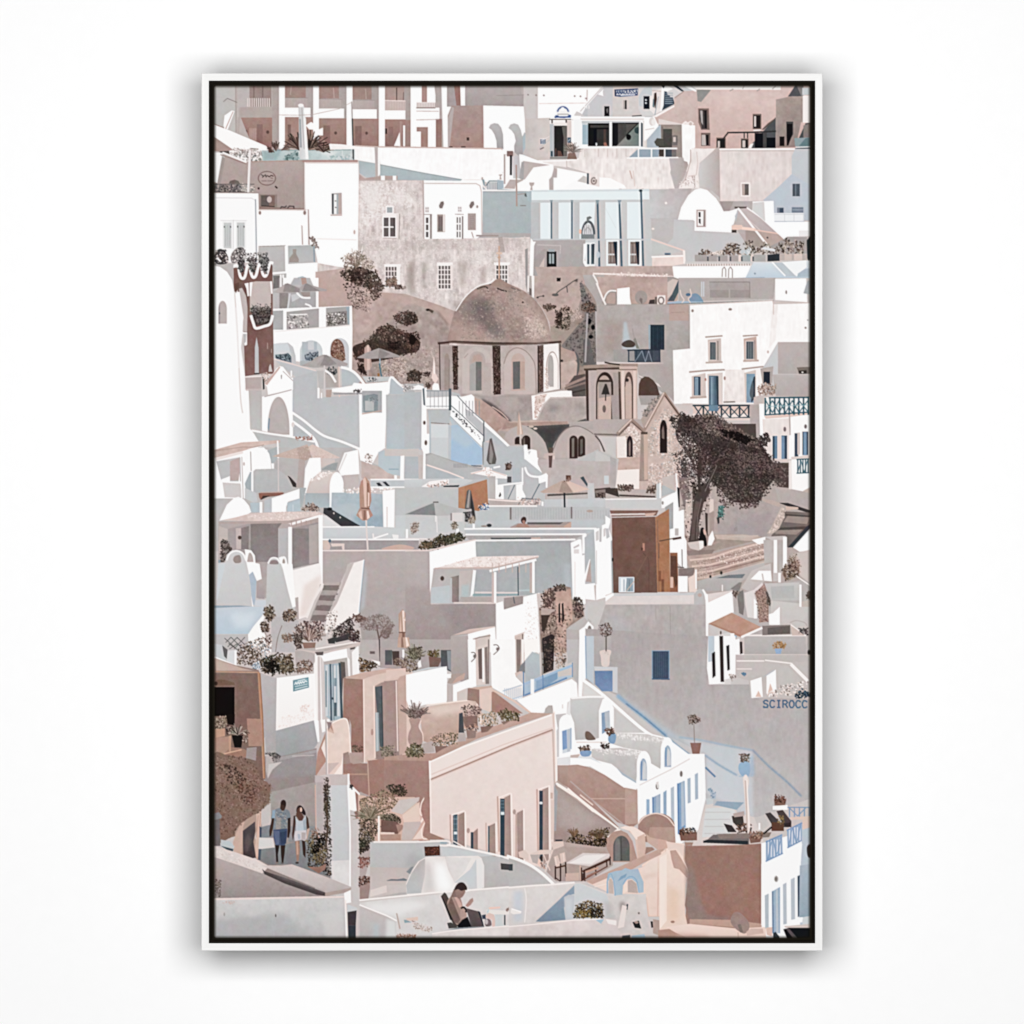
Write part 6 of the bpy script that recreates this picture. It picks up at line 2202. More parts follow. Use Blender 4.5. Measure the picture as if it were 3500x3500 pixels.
p b9b6b5 835,1300 880,1250 930,1260 945,1400 835,1400
e bda49c 890 1310 20 18
p b3aaa8>aba1a0^3 0,1400 945,1400 955,1932 955,2350 -100,2100 -170,1932
p b1b4b8@40*14 0,1500 200,1500 300,1932 300,2200 -100,2100
l a09593 6 610,1410 615,1760
l a89d9a 7 475,1410 475,1540
p fdfcfc 945,1300 965,1300 970,1380 1195,1275 1210,1470 1180,1480 970,1580 965,1932 960,2300 950,1932
s fbfafa 16 920,1260 940,1300 950,1350
w aebfd0 4f6175 440 1835 600 1935 1 1 10
v 6b7d90 6 9 458 1850 585 1932
G rightruins | rounded white domes and rough brown stone at the right edge
p b5adab 1210,1300 1932,1150 1932,1932 1220,1932
p c8c0bd 1240,1700 1900,1700 1900,1870 1240,1870
p b8b2b0>afa8a6 1310,1690 1890,1690 1900,1870 1310,1870
l ece5e2 16 1300,1690 1890,1690
l ece5e2 18 1230,1878 1920,1878
p 3a3231 1265,1750 1290,1750 1295,1870 1272,1870
p fbfafa 1225,1730 1265,1720 1265,1870 1300,1860 1310,1880 1225,1890
p c9c0bd>bdb5b2 1280,1240 1380,1080 1500,1030 1560,1010 1570,1180 1500,1180 1400,1270 1340,1270
p fdfcfc 1370,1160 1450,1080 1560,1080 1570,1180 1480,1170
l c4bbb8 12 1480,1110 1490,1170
p d9d3d1 1310,1290 1400,1260 1480,1190 1500,1240 1400,1290 1430,1380 1430,1530 1340,1520 1320,1400
p fbf9f8 1400,1340 1430,1380 1430,1530 1400,1530
p 857d7b 1240,1290 1300,1260 1310,1420 1300,1500 1260,1480
p 8d7a73 1200,1270 1270,1280 1230,1330 1205,1320
f 5a4a44,a08b83 30 13 1200,1270 1270,1280 1230,1340
p a98a7f~8 1410,1290 1480,1220 1500,1200 1540,1320 1540,1560 1450,1570 1440,1400
f 94776d,bfa195,7d6259 160 12 1420,1290 1490,1230 1540,1340 1530,1560 1450,1560
f 5a4d49,7d6d68 60 15 1520,1270 1560,1310 1560,1400 1530,1400
p c3bfbd>bab7b5 1500,1200 1830,1190 1830,1360 1560,1360
p b4b2b0 1560,1230 1780,1220 1780,1340 1570,1340
p c7c1be>c3bcb9 1560,1360 1932,1400 1932,1640 1560,1600
p fdfcfc 1600,1460 1645,1420 1645,1590 1545,1590 1540,1490 1580,1480
r fbfafa 1830 1210 1850 1420
p c3b2ab 1850,1370 1932,1360 1932,1420 1850,1420
p 8a7d79 1480,1600 1745,1590 1745,1680 1480,1690
p 6f6562 1530,1620 1740,1600 1740,1670 1530,1680
p c9b5ad 1750,1590 1890,1690 1760,1690
l f1ebe8 10 1750,1590 1890,1690
f 6b6260,3f3c3d 24 16 1820,1630 1910,1630 1910,1680 1830,1660
s b0a6a2 7 1740,1570 1800,1550 1880,1570 1900,1600
p b9b0ad 1490,790 1600,790 1590,1000 1500,1010
p c1bab8 1500,760 1700,750 1690,1050 1620,1180 1580,1180 1590,800
r fcfbfb 1588 790 1620 1100
r fcfbfb 1675 760 1712 1050
r b5aba8 1620 790 1675 1100
p fbfafa 1630,1100 1655,1100 1655,1190 1630,1190
p fcfbfb 1770,860 1932,680 1932,890 1830,900
p c9bcb7 1770,920 1932,880 1932,1200 1840,1130
l f3eeec 10 1800,1130 1932,1220
f 6d584c,8e7868,4a3a31,a9917f 200 15 1660,1080 1760,960 1830,1000 1820,1130 1700,1180
f 6d584c,8e7868,c9b5a8 60 11 1700,960 1800,920 1850,1040 1800,1100
f 5a4a44,7d6962 40 15 1900,1300 1932,1280 1932,1360 1910,1350
f b48a5c,8e6b48,c49b74 60 15 1580,1780 1620,1750 1700,1770 1700,1810 1590,1810
p 8fa9c9 1595,1815 1665,1815 1655,1865 1610,1865
e 2e2b2c 1920 1850 14 24
G awninghouse | small white house with a tan awning over its doors
p c6bfbd 970,1600 1180,1660 1180,2200 970,2200
p d3cfce 1000,1700 1180,1660 1190,1932 1180,2300 1000,2300
p bf9380~3 970,1580 1190,1475 1475,1615 1290,1710
p b58673 970,1580 1000,1575 1290,1690 1290,1712
l faf8f7 20 1285,1705 1475,1620
p 4a3c37 1075,1730 1110,1705 1112,1932 1085,1932
p 3a3d40 1140,1790 1165,1780 1170,1932 1145,1932
p 2e2c2d 1000,1870 1030,1840 1030,1932 1005,1932
e 6b5a52 1088 1665 8 18
p c9b4aa 1075,1730 1110,1705 1105,1730 1080,1740
r fdfcfc 1180 1670 1215 2000
p fbfafa 1120,1880 1140,1870 1145,1932 1120,1932
e 8aa5c0 1227 1700 8 12
T 732 2200 600
G alley | shaded alley between the pink walls where two people walk
p 9c8e8c>9a8882 560,1240 1130,1150 1130,1450 1110,1932 1110,2700 560,2700 560,1500
p 9b9697@80*8 640,1280 1130,1200 1110,1450 640,1480
p b7adab 570,1230 640,1240 660,1360 590,1480 570,1400
p c6c0be 600,1330 750,1300 640,1390 590,1490
p a69f9f 730,1250 1130,1170 1130,1200 720,1290
l c3bcba 8 860,1240 1100,1230
f 4a4646,6b6362,8a807d 70 15 570,1200 730,1200 730,1270 650,1290 640,1230 570,1220
G gatewaywall | white garden wall with a green name plate and weathered blue gate
p fbf9f8>f4efed 680,380 1100,330 1125,320 1130,840 680,960
p b8b1b2>ada7a8 500,320 640,370 690,380 680,980 550,1040 520,600
p a9a9ab>9d9c9e 560,1040 680,960 1120,840 1140,1100 1100,1160 740,1240 660,1190 570,1200
p b0a8a7@70 560,1040 680,970 680,1200 570,1200
f e9d9d4@50,d8bfb8@40,f4ecea@50 90 14 690,940 760,800 950,780 1110,720 1115,830 800,920
f d9c3bc@40 40 16 940,680 1050,680 1020,760 950,760
r fbf9f8 1100 120 1200 850
p f3efed 1100,110 1160,120 1180,850 1130,840
p c6bcba 1140,140 1165,140 1175,850 1145,850
p cfc6c4 1170,140 1195,140 1215,830 1190,840
p fbfafa 1100,850 1150,850 1160,1080 1140,1085
p f6f4f3 1170,840 1280,830 1240,960 1190,980
p fcfbfb 1170,130 1460,40 1480,150 1210,200
p b5aba8 1210,200 1470,155 1480,380 1440,380 1430,210 1210,235
p 6b5f5d 1390,200 1440,205 1450,380 1420,385 1400,820 1385,820
p a2b3bd 1215,235 1385,215 1400,830 1290,850 1230,800
v c7cfd3 26 4 1240 240 1370 800
p 566a78 1270,225 1290,225 1300,850 1280,850
p 4f5d68 1370,210 1395,215 1420,820 1395,840
l 73848f 8 1310,230 1320,840
r 71828d 1228 300 1240 700
r 5c6c77 1322 650 1350 800
r 86959e 1322 380 1350 470
e 3c4850 1305 605 8 14
p f4f1f0 1465,150 1590,20 1600,350 1480,370
p c3bbb9 1490,70 1515,65 1525,360 1500,365
p 6d625f 1490,20 1560,25 1550,60 1500,70
p d0c9c7 1460,60 1490,60 1495,180 1470,150
p b5a8a5 890,80 1110,90 1110,200 1060,300 1000,180 900,240
p cbbdb8 900,60 1110,85 1200,95 1430,40 1610,-20 1620,10 1590,30 1200,110 1110,110
p 6f6260 1110,95 1205,90 1200,130 1130,130
G sign | small green blue name plate on the white wall
p 6f9aa4 868,405 1040,370 1045,485 870,530
p 8fb3bb 885,415 1030,385 1030,420 890,450
l e6f0f1 9 925,412 1000,395
s eef5f5 8 885,455 900,430 912,450 925,425 938,448 950,422 962,440 975,418 988,436 1005,412 1025,425
l d5e6e8 9 890,505 1030,470
l cfe2e5 8 890,475 1030,445
T 732 2200 600
G shrubbery | dark shrubs spilling over the white garden wall
f 1f1a18,3a2f29,54463a,6b5a48 260 20 510,180 700,110 860,150 880,320 650,345 520,300
f 6b5a48,84705c,4c3e33,9b8670 120 17 700,190 850,110 890,310 740,330
f 5b4c42,7d6a5c,a08d7e,3c312b 200 17 260,90 340,20 520,60 530,230 430,260 270,220
f 7a5f55,8e7368,594740,a08477 110 17 900,240 980,180 1080,200 1090,300 960,330 900,310
f 120f0e,241d1a 70 18 560,200 700,200 720,300 600,320
f 7d5a3c,94714f,5a4531,3c3028 130 17 1600,140 1700,100 1760,220 1740,300 1610,310
f 3c3028,5a4a3c 40 15 1680,180 1740,160 1830,250 1720,290
f dfe4e8,8c9fae,f2f4f5,5c6c7a 60 15 430,220 500,200 500,290 430,290
f f6f3f1,d2c3bc,8fa0ad,b5a29a 90 13 380,0 630,0 600,180 540,120 400,60
p d0d2d4 130,80 250,70 245,235 140,190
p fbfafa 225,80 250,78 245,240 225,230
p c2c5c8 0,0 110,20 130,190 20,150
p 6d6667 90,20 150,70 140,170 110,140
l f8f5f4 12 10,150 250,245
l 5b5857 7 160,0 260,70
l 5b5857 7 260,0 170,60
p b7adab 1610,-40 2200,-40 2200,230 1700,190 1600,150
l 52474a 14 1820,-40 1830,250
r 7a6d6c 1715 85 1770 115
p 6d6b6e 1890,70 1932,70 1932,200 1890,200
p f4eeeb 1730,180 1932,220 1932,270 1850,260
G leftbrownhouse | brown plastered house with a dark doorway and potted aloe
p a98f86>9b8078 0,160 240,240 490,290 500,320 0,330
p 8b7067>86695f~2 0,325 495,325 525,840 560,1500 470,1500 0,1500
p c3a89c 10,165 300,270 440,300 20,300
l c2967e 14 20,310 480,318
l c08f73 24 490,320 520,800 550,1480
l a47558 12 505,330 535,800 560,1480
p 7f6355 20,440 30,400 120,400 220,430 230,460 20,470
r 151010 0 480 225 800
p 1a1412 130,780 228,780 225,900 150,890
e 4b3a33 20 440 20 22
p b28a7a 360,825 520,830 540,1130 380,1130
p b48d7d 0,1040 170,1020 185,1190 60,1250 0,1290
p a87d6b 180,1140 330,1160 480,1250 300,1260 80,1250
p a49391 360,1150 470,1140 460,1290 350,1260
p c49680 10,940 120,935 120,1020 10,1040
p c49680 160,1020 190,1010 185,1190 165,1190
l d7a98e 12 60,1230 170,1200 300,1170
p 1c1817 195,1010 320,1010 300,1145 225,1145
g 4a4038,a09387,2c2521,c6b7aa 26 12 260 1010 150 25 155
f 7d6a5a,a58f7c,5c4b3f,bba797 120 17 10,830 130,800 145,930 20,940
f 8d7a6d,5c4a40,c9b9ae 40 14 330,930 380,960 370,1100 320,1080
f 3c2f2c,8a6b62,d5c3bb 34 15 140,890 200,910 190,1000 140,1000
G treebrown | big dry brown bush hanging over the left wall
T 732 2200 600
c 8d6e61 -20,1270 150,1230 330,1270 440,1330 520,1480 610,1560 600,1720 540,1820 480,1932 380,2060 200,2130 -20,2140
f 8d6e61,7d5e52,a08174,6b5046,94786b 900 17 -20,1270 150,1220 330,1260 450,1330 530,1500 620,1580 600,1720 480,1932 380,2060 200,2130 -20,2140
f 5c463c,49372f,3c2d26 130 18 40,1330 220,1350 350,1500 480,1700 380,1850 250,1640
f b0978b@70,a68b7e@70 300 12 0,1300 500,1500 560,1700 300,1932 0,1932
f 94786b@70 200 14 440,1450 640,1560 640,1750 540,1800
G pinkgateway | pink arched gateway with a narrow weathered door
T 732 2200 600
p a67f74>9d7468~2 1425,380 1640,395 1650,1310 1500,1310 1500,1000 1440,840 1420,830
p c9a99d 1425,375 1640,320 1932,270 2140,260 2190,250 2180,300 1932,310 1700,370 1640,395
p d8bfb4~3 1640,395 1760,350 1932,310 2185,290 2190,620 2185,1300 2140,1350 1770,1290 1650,1310
l f0e1d9 12 1645,400 1655,1310
p a98f88>a08680 1770,470 1840,430 1932,410 2020,400 2060,420 2070,1330 1770,1270
l e9d5cb 16 1760,470 1772,1260
p 5f6569 1770,480 1850,465 1865,1170 1830,1180
p 8e9a9f 1775,760 1815,760 1820,1180 1780,1190
p b5bdc0 1780,760 1800,760 1810,1180 1785,1190
l 4a5054 12 1845,470 1860,1180
e b59288 1740 975 14 36
p a0756a@90 1420,1310 1690,1320 1690,1932 1560,1932 1500,1540 1480,1440 1420,1430
p ab8276>a0766a 1690,1290 1932,1260 2100,1260 2100,1932 1690,1932
l c9a595 10 1690,1280 1720,1932
l bb9080 16 1420,1440 1680,1440
f 7d6a58,958270,5f5045 70 14 1500,1140 1560,1120 1640,1140 1640,1200 1500,1200
p b59a92 1490,1200 1640,1200 1650,1310 1530,1330 1480,1280
p a88d86 1420,1200 1480,1190 1480,1310 1420,1310
f 6b5b4c,8c7b68,a89584 90 15 1840,1160 1932,1100 1932,1250 1850,1250
G curvedpinkwall | rounded sunlit pink parapet beside a lamp pole
p e0c8bd~3 1240,960 1300,870 1430,820 1470,850 1500,960 1505,1200 1420,1220 1400,1440 1240,1440
p b88f80>b58a7a 1120,1380 1140,1200 1240,940 1290,880 1320,990 1240,960 1230,1300 1120,1460
s f6ebe4 12 1290,880 1430,825 1480,900 1505,1200
p d0aea0 1240,960 1260,900 1320,980 1300,985
p eadfd9 1180,1150 1220,1050 1230,1270
p c6b2ac 1120,1460 1230,1320 1380,1310 1260,1440
p f4e6df 1400,1330 1420,1200 1410,1440 1320,1440
p a58a82 1420,1210 1480,1190 1500,1320 1420,1330
l b7aeac 16 1232,840 1238,1440
l fbf7f5 6 1245,850 1250,1440
p 9a8583 1240,860 1300,870 1260,960
p bfb1b0 1490,830 1510,900 1510,1100 1490,960
p bdb2b1>b3a8a7 1110,1450 1260,1470 1260,2650 1110,2650
f 2c2622,4a4038,5f5348 120 15 1220,1480 1270,1480 1270,1900 1210,1870
p c3b6b3 1265,1450 1480,1440 1470,1590 1260,1610
p c6c8ca>bfc0c1 1260,1600 1480,1590 1485,2300 1270,2300
l fbfafa 20 1480,1440 1485,2300
p fbf6f3 1480,1560 1550,1600 1570,1850 1490,1830
l fbf8f6 20 1500,1560 1620,1680
f 3c4a52,2c2622 14 15 1490,1560 1530,1560 1520,1610
T 1320 2200 670
G plantcourt | white courtyard wall with pots and palms on a ledge
p b0a5a3>a89c9b -60,-40 640,-40 640,130 560,280 300,260 -60,240
p 65666a -10,65 60,65 60,210 -10,210
p 5a4a46 60,75 130,75 130,210 70,210
f 7d6a5d,5a4a40,93806f,a5937f 150 15 80,150 300,120 310,270 200,280 80,220
g 8c7f6d,6a5d4e,a69a86 34 12 280 150 160 30 150
f 6a5d4e,8c7f6d,4c4136 90 14 230,60 350,30 350,150 240,170
p c3a08f 118,-60 225,-60 238,25 195,45 112,38
p ead8ce 190,-60 205,-60 228,20 200,35
p 9c7a6b 150,-60 165,-60 175,40 150,40
p f5f3f2 160,60 180,60 180,140 160,140
p f3f1f0 310,190 340,160 350,230 320,240
f 6d5c3e,85744f,4f4330 70 14 410,70 520,70 520,140 420,150
p 83665c 420,130 555,140 510,240 430,240
p 5f5f63 540,65 640,65 640,280 540,230
p 8d9196 600,70 640,70 640,270 610,250
p fdfcfc 195,310 320,280 600,225 605,540 590,590 400,600 230,640 200,560
p c3c9cd 200,290 420,235 600,225 330,270
p b3a7a4>a79a98 640,-40 820,-40 820,340 800,430 640,290
p fdfcfc 805,-40 880,-40 890,420 830,440 815,350
p b09c94 650,300 780,290 770,340 640,400 600,390
p c3a497 690,340 780,290 770,350 650,400
p fbfafa 600,300 640,300 640,340 600,340
p fdfcfc 660,410 820,350 880,420 800,440 700,480 700,580 660,580
p bdb1ae 600,400 660,400 660,580 600,590
p cfc2bd 700,480 795,440 800,570 700,580
p fbf9f8~2 1030,-40 1280,-40 1280,330 1350,400 1340,560 1250,550 1040,430
p d6c8c2 880,40 1010,0 1020,400 890,410
p 7d6d68 905,60 950,45 950,350 915,350
p 93837e 970,40 1000,30 1005,400 980,400
p f2ece9 945,45 965,45 970,380 950,380
r 8f7e79 1005 -40 1016 400
s 7d706c 8 840,90 870,90 885,130 840,180
e 8d807c 872 125 14 18
s 7d706c 8 1060,15 1095,15 1115,55 1060,110
e 8d807c 1100 55 16 18
p c9bab3 1275,-40 1360,-40 1365,180 1345,280 1280,310
p 8f7f79 1285,-40 1330,-40 1325,270 1290,290
p f5efec 1335,-40 1360,-40 1355,200 1340,240
p 85858a 1330,210 1370,170 1370,290 1310,270
p cdbab2 1270,290 1350,270 1280,330
p fbf6f3 1365,-40 1510,-40 1510,100 1450,70 1390,140 1365,170
p b2babf>aab0b5 1370,170 1440,80 1510,110 1520,330 1370,390
l 7c706c 8 1535,-40 1540,310
p 3b3332 1545,-40 1660,-40 1650,260 1550,300
f 2b2524,5a4a44,7a665e 70 14 1550,-40 1650,-40 1650,260 1550,290
f a3887c,c6a698,7d655b,b59789 130 14 1650,-40 1780,-40 1760,230 1680,250
f 6d5a52 16 14 1730,150 1770,150 1760,210
G bluerail | pale blue iron railing along the white stair parapet
p b5c5d2>9fb6cb 1350,390 1840,200 1840,330 1360,520
p 7f9dbb 1550,320 1690,270 1690,350 1550,440
p 8aa6c2 1480,350 1550,310 1550,440 1480,460
l 9db7d0 20 1370,400 1840,215
l 6f94bb 16 1370,510 1780,340
l 5f86b0 8 1545,310 1548,450
l 5f86b0 9 1838,190 1838,330
l 5f86b0 10 1355,280 1355,520
r f2f3f4 1425 350 1460 500
p c9bfba 1690,280 1830,240 1830,310 1700,330
p e9e3e0 1150,460 1340,400 1340,520 1240,550
l a9bfd2 8 1150,470 1340,410
l a9bfd2 8 1240,550 1350,515
v a9bdcf 6 9 1170 440 1330 550
p fdfcfc 1290,560 1830,350 1880,390 1890,520 1790,580 1780,690 1650,690 1620,640 1540,690 1430,680
p b9b4b4>b5b0b0 1780,-40 1900,-40 1900,420 1880,380 1840,330 1840,180 1790,200
p fcfbfb 1905,-40 1932,-40 1932,480 1915,520 1895,520
p e0dfdf 1800,570 1932,520 1932,940 1880,930 1850,760 1780,690
p b5aba7 1570,640 1600,610 1640,610 1650,690 1560,690
r d9d4d2 1735 600 1745 640
G pinkterrace | large pale pink house with a planted roof terrace and tall windows
p c9ada1>bf9e91~4 330,640 600,590 870,560 910,610 950,700 720,880 700,960 420,980 360,960
p e6d4c9@60*8 360,620 860,570 900,640 500,720
s f0e0d6 12 400,610 600,585 860,560 900,610
p a28277 805,440 920,430 920,620 880,570 800,560
p c9aa9d 810,440 1040,415 1050,440 920,455
p dcc3b8 920,455 1050,430 1030,680 930,640
p b1897b>aa8276 1040,480 1060,470 1350,690 1040,680
l ddc0b2 18 1050,460 1250,560 1420,680
T 1320 2200 670
p dcc6be 430,1165 1640,690 1660,1932 1640,2130 1500,2200 440,1880
p c3a195>b89486 -20,1120 220,1090 480,1080 720,960 940,860 1330,720 1430,680 1640,690 1300,800 900,940 440,1160 -20,1160
p e9dad4 440,1165 760,1010 1200,850 1640,690 1650,850 1150,1040 440,1330
p e6d6d0>e2cfc8~2 440,1360 1150,1060 1640,870 1660,1932 1640,2130 1500,2200 440,1870
l b59387 16 440,1340 800,1190 1250,1000 1640,850
l d8c0b7 8 450,1290 1150,1000 1640,830
l f8f0ec 14 440,1165 760,1020 1200,860 1630,705
p ab867c>a0786d -20,1150 430,1160 430,1932 440,2000 300,1932 -20,1932
l f9f1ed 18 430,1160 435,1330
l f4e7e1 14 435,1340 438,1870
l f6ece7 20 1655,670 1670,860 1680,1370
p d9c3ba 1635,690 1660,680 1670,1370 1660,1600 1650,870
l c6aba0 8 1640,860 1665,1500
w d9c3ba 4b5e6a 655 1680 710 2020 1 1 6
p a58a81 710,1690 775,1660 775,2020 710,2020
l c2a398 14 632,1690 640,2020
l f4e9e4 14 780,1660 785,2020
v 8fa2ad 5 2 675 1700 695 1930
h 8fa2ad 5 5 660 1730 705 1930
r dfe7ea 668 1855 700 1880
l f4e9e4 12 650,1690 770,1650
p a58a81 860,1860 905,1820 905,2100 860,2100
r 3f505c 835 1860 860 2100
l c2a398 10 985,1770 990,2050
p a78c83 1010,1800 1075,1770 1080,2100 1015,2100
r 5a6871 1005 1800 1020 2100
l f4e9e4 12 1085,1760 1090,2050
p a98f87 1165,1520 1225,1490 1235,2150 1170,2150
r 394a56 1125 1530 1168 2150
v 7d929f 5 2 1138 1540 1155 1660
r d9e2e6 1130 1660 1165 1690
h 7d929f 5 4 1128 1550 1165 1650
l c2a398 16 1100,1510 1115,2050
l f4e9e4 14 1235,1480 1245,2100
l f4e9e4 10 1110,1520 1225,1475
p a98f87 1290,1670 1350,1640 1355,2150 1295,2150
l f4e9e4 12 1358,1630 1362,2150
r c2a398 1275 1680 1290 2150
p ab9189 1540,1440 1600,1415 1605,2130 1550,2180
r 394a56 1510 1450 1545 2150
r dfe5e7 1512 1560 1542 1585
l c2a398 16 1488,1440 1500,2150
l f4e9e4 14 1610,1400 1618,2120
l f4e9e4 10 1500,1440 1600,1405
e b59c94 1265 1660 16 26
e b59c94 810 1845 16 26
r c9aea4 1620 1470 1645 1530
r d9c3ba 1625 1540 1660 1932
G smallvault | small white vault with a blue shuttered arch beside the pink terrace
p fcfbfb 1660,690 1780,690 1850,760 1880,930 1932,960 1932,1200 1690,1200 1675,860
p bfbcbb 1670,700 1780,690 1720,760 1710,840 1690,830
p c5c5c6 1680,860 1720,780 1705,1120 1685,1120
a fcfbfb 1705 700 1855 1130 90
p c9d3dc 1735,860 1835,830 1830,1060 1740,1085
p 7d9cc4 1735,865 1780,850 1785,1035 1740,1050
p b5bec8 1785,850 1830,835 1828,1055 1785,1070
p dcdcdd~3 1690,1130 1932,1100 1932,1200 1690,1195
p b2978d>a98578 1690,1200 1932,1200 1932,1500 1900,1480 1690,1360
p b9a29a 1670,1370 1690,1350 1932,1530 1932,1900 1660,1900
l f7f0ec 22 1680,1380 1760,1430 1932,1560
p b9a9a5>a3918b 1665,1430 1932,1580 1932,1932 1660,1932
p a3a0a3 1665,1370 1680,1400 1672,1900 1655,1900
G urns | row of clay urns and flower pots along the pink roof terrace
p c3a498 110,360 195,260 200,640 205,1080 130,1100
p a88d86 -20,370 100,370 110,1060 -20,1060
l f0e0d8 10 100,370 115,1060
p d8bfb4 0,260 195,240 195,310 0,360
c b08f86 230,740 335,740 320,820 355,890 365,940 340,1000 240,1000 215,940 225,880 245,820
s ecd5ca 8 345,760 330,820 360,890 365,960
g 75605a,93807a,5a4843,a08f88 44 12 285 740 190 35 145
f 75605a,93807a,5a4843 90 13 215,650 370,650 345,735 230,735
f 5f5340,7a6c52,463c2e,8f8168 150 15 195,1040 260,990 350,1000 395,1080 340,1120 210,1120
f 6b5f52,8c7c6c,b39c8a 60 14 -20,1010 80,1010 100,1100 -20,1110
p b5a5a1 350,990 460,960 480,1070 380,1080
f 5f5340,8c7a66,d8b09a,7d6b5a 150 14 440,920 560,890 700,880 700,990 560,1030 460,1000
p 8d6f66 480,1010 620,1010 560,1040 490,1080
f 7d655e,9f8880,c7b2aa,5c4843 120 14 740,640 800,600 940,640 930,700 800,720
p 8f736a 750,720 900,710 905,830 780,830
f 7d655e,c99f8a,5c4843 60 13 780,820 900,780 900,870 800,880
p 9b7f76 790,850 890,860 880,930 800,940
p b7a7a3 710,890 780,880 790,960 710,970
p 55555a 720,690 755,680 770,880 715,880
f d5b8a4,8c7a66,5f5340,b8977f 130 14 920,700 1080,670 1110,790 1000,830 930,800
p 8d6f66 930,820 1060,810 1000,870 940,880
f 5c4f38,7d6e50,463c2b,94846a 160 15 1100,680 1180,650 1310,690 1310,760 1160,770
p 94766c 1130,770 1230,760 1160,800
f fbf0ea,e9c9b8 26 10 920,680 950,780 930,800
T 1950 2200 820
G cubelower | long plain plastered wall and blue lined steps descending to the right
p ada3a2>bab5b5^2 120,-120 1110,-60 1110,330 1450,330 1932,450 1932,1250 1500,1400 1090,1300 1080,890 800,750 380,420 130,300
p b9bfc6@60*10 370,390 700,640 960,800 1080,900 1400,1000 1470,1400 1090,1300 1080,900 780,770
p adbbc9@70*8 370,390 760,680 900,780 800,760 440,470
p c6cbd1@80*6 1090,900 1350,1060 1390,1060 1470,1060 1470,1400 1090,1200
p a3b2c4@70*5 1440,920 1470,860 1490,1060 1440,1070
p c3c9cf@80*5 880,760 1060,790 1470,860 1450,1060 1340,1060
s 8fa9c2*3 26 380,420 450,480 600,600 770,740
s 6f8dac*1 11 450,485 600,600 770,745
s 93a9be*1 13 770,745 900,850 970,900
s 9dafc0*2 13 880,755 1060,780 1250,820 1470,860
s 8f9db0*2 15 1470,860 1600,990 1740,1110 1860,1230
s 93a8bd*2 14 1085,900 1200,980 1340,1060
l a9b9c8 12 1360,1070 1470,1065
l 6f8fae 16 1090,1000 1165,1072
p b9c2cb 120,-60 190,-60 190,230 190,330 130,280
l 7d9ab8 8 122,-60 126,280
p b3aba9>a9a3a3 190,-60 330,-60 330,160 360,180 200,180
p c6c9cd 190,185 380,190 380,400 340,390 340,215 195,220
p 6b87b1>7b93b8 195,220 340,220 340,385 255,385 200,330
w 8ba3ba 44536a 655 55 800 290 1 1 8
v 56667a 6 8 672 70 785 275
l 4a647f 9 660,286 798,288
c d8c9c3 240,60 325,55 318,110 310,180 255,180 246,110
f c9b9b2 8 10 250,60 320,60 310,90
l 6b625c 9 288,-60 288,60
f 6f5a54,8d7670,55453f,a5918a 90 11 240,-150 300,-165 340,-120 330,-60 260,-55 235,-100
x 56738f 12 36 56 1556 458 0.01 SCIROCC
l 56738f 9 1555,516 1590,516
G pottedtree | small round headed tree in a terracotta pot on the steps
f 6f5a54,8d7670,4a3d38,a5918a 90 11 955,590 1000,575 1045,600 1035,640 990,655 955,640
l 9a8a84 7 995,650 1000,800
p 967064 965,800 1055,800 1040,890 985,895
G bluepot | blue urn with a dark plant beside the shaded steps
c 8fadc8 1360,970 1400,950 1445,965 1450,1030 1430,1070 1380,1065 1355,1020
f 4f4a44,6d645c,8a6f64 60 12 1370,890 1440,890 1440,955 1375,950
p a3b4c7@80*2 1445,920 1470,900 1480,1060 1445,1060
G cafeterrace | small white cafe terrace with tables above the hotel wall
p c0b8b5 1330,90 1932,90 1932,450 1660,440 1450,440 1440,300 1330,270
p bcb4b1 1340,95 1915,90 1915,150 1560,140 1340,140
p fbfafa 1110,-60 1330,-60 1330,270 1240,290 1240,320 1120,330 1100,200
p b7c3cd 1110,-60 1160,-60 1160,140 1110,150
p 2b2627 1140,80 1165,65 1170,260 1145,280
p 3a302e 1200,-60 1230,-60 1238,310 1210,310
p 2f2b2d 1255,20 1280,10 1285,210 1265,220
p fcfbfb 1450,300 1540,270 1550,430 1460,440
p fcfbfb 1580,250 1655,210 1660,390 1600,430 1580,400
p b3b8bc 1550,270 1640,210 1650,215 1580,260
p d9bdb0 1490,430 1515,380 1540,430
p d9bdb0 1590,400 1610,320 1640,400
l f0ebe8 10 1340,140 1560,140
l f0ebe8 10 1570,135 1780,160
l f4f0ee 26 1780,170 1910,300
l e0d9d6 10 1340,205 1460,205
f f3ece9,c9b9b3,8a7a74,e0d3cd 110 13 1550,420 1700,340 1910,310 1900,390 1680,430
f 2c3e4e,4e6478,1f2a34 50 14 1810,420 1860,370 1932,400 1932,430 1830,440
f 5f86a0 10 12 1385,240 1410,240 1400,260
f 8a7a74,b5a59e 20 12 1270,250 1340,260 1300,300
p fbfafa 75,-60 118,-60 125,280 100,310 90,480 70,420
G vaultedhouse | white vaulted houses with arched windows and blue doors
p d4d1cf 100,300 270,430 620,710 580,720 360,720 340,500 260,430 100,420
p c6c3c1 350,520 600,720 360,720
p fbfafa 0,290 40,330 60,430 20,440 0,440
s fcfbfb 24 110,300 270,420 620,720 780,770
p c6c5c4>b9b6b5 0,440 60,430 270,430 240,520 230,760 30,780 0,570
s f4f2f1 16 10,440 140,430 270,430
p fcfbfb 230,760 230,540 260,450 290,430 320,460 350,520 350,740 280,760
p 8aa3bd 250,560 315,540 320,690 255,730
p b6bec5 275,555 315,545 318,690 285,700
p fcfbfb 0,560 30,640 40,780 200,770 360,720 620,720 780,760 830,800 950,890 1080,890 1090,1200 1075,1280 1030,1500 850,1640 840,1450 540,1440 540,1170 440,1160 250,1000 0,950
p c9c6c4>bcb9b7~2 360,720 620,730 770,770 740,850 725,1010 640,960 600,870 430,840 340,810
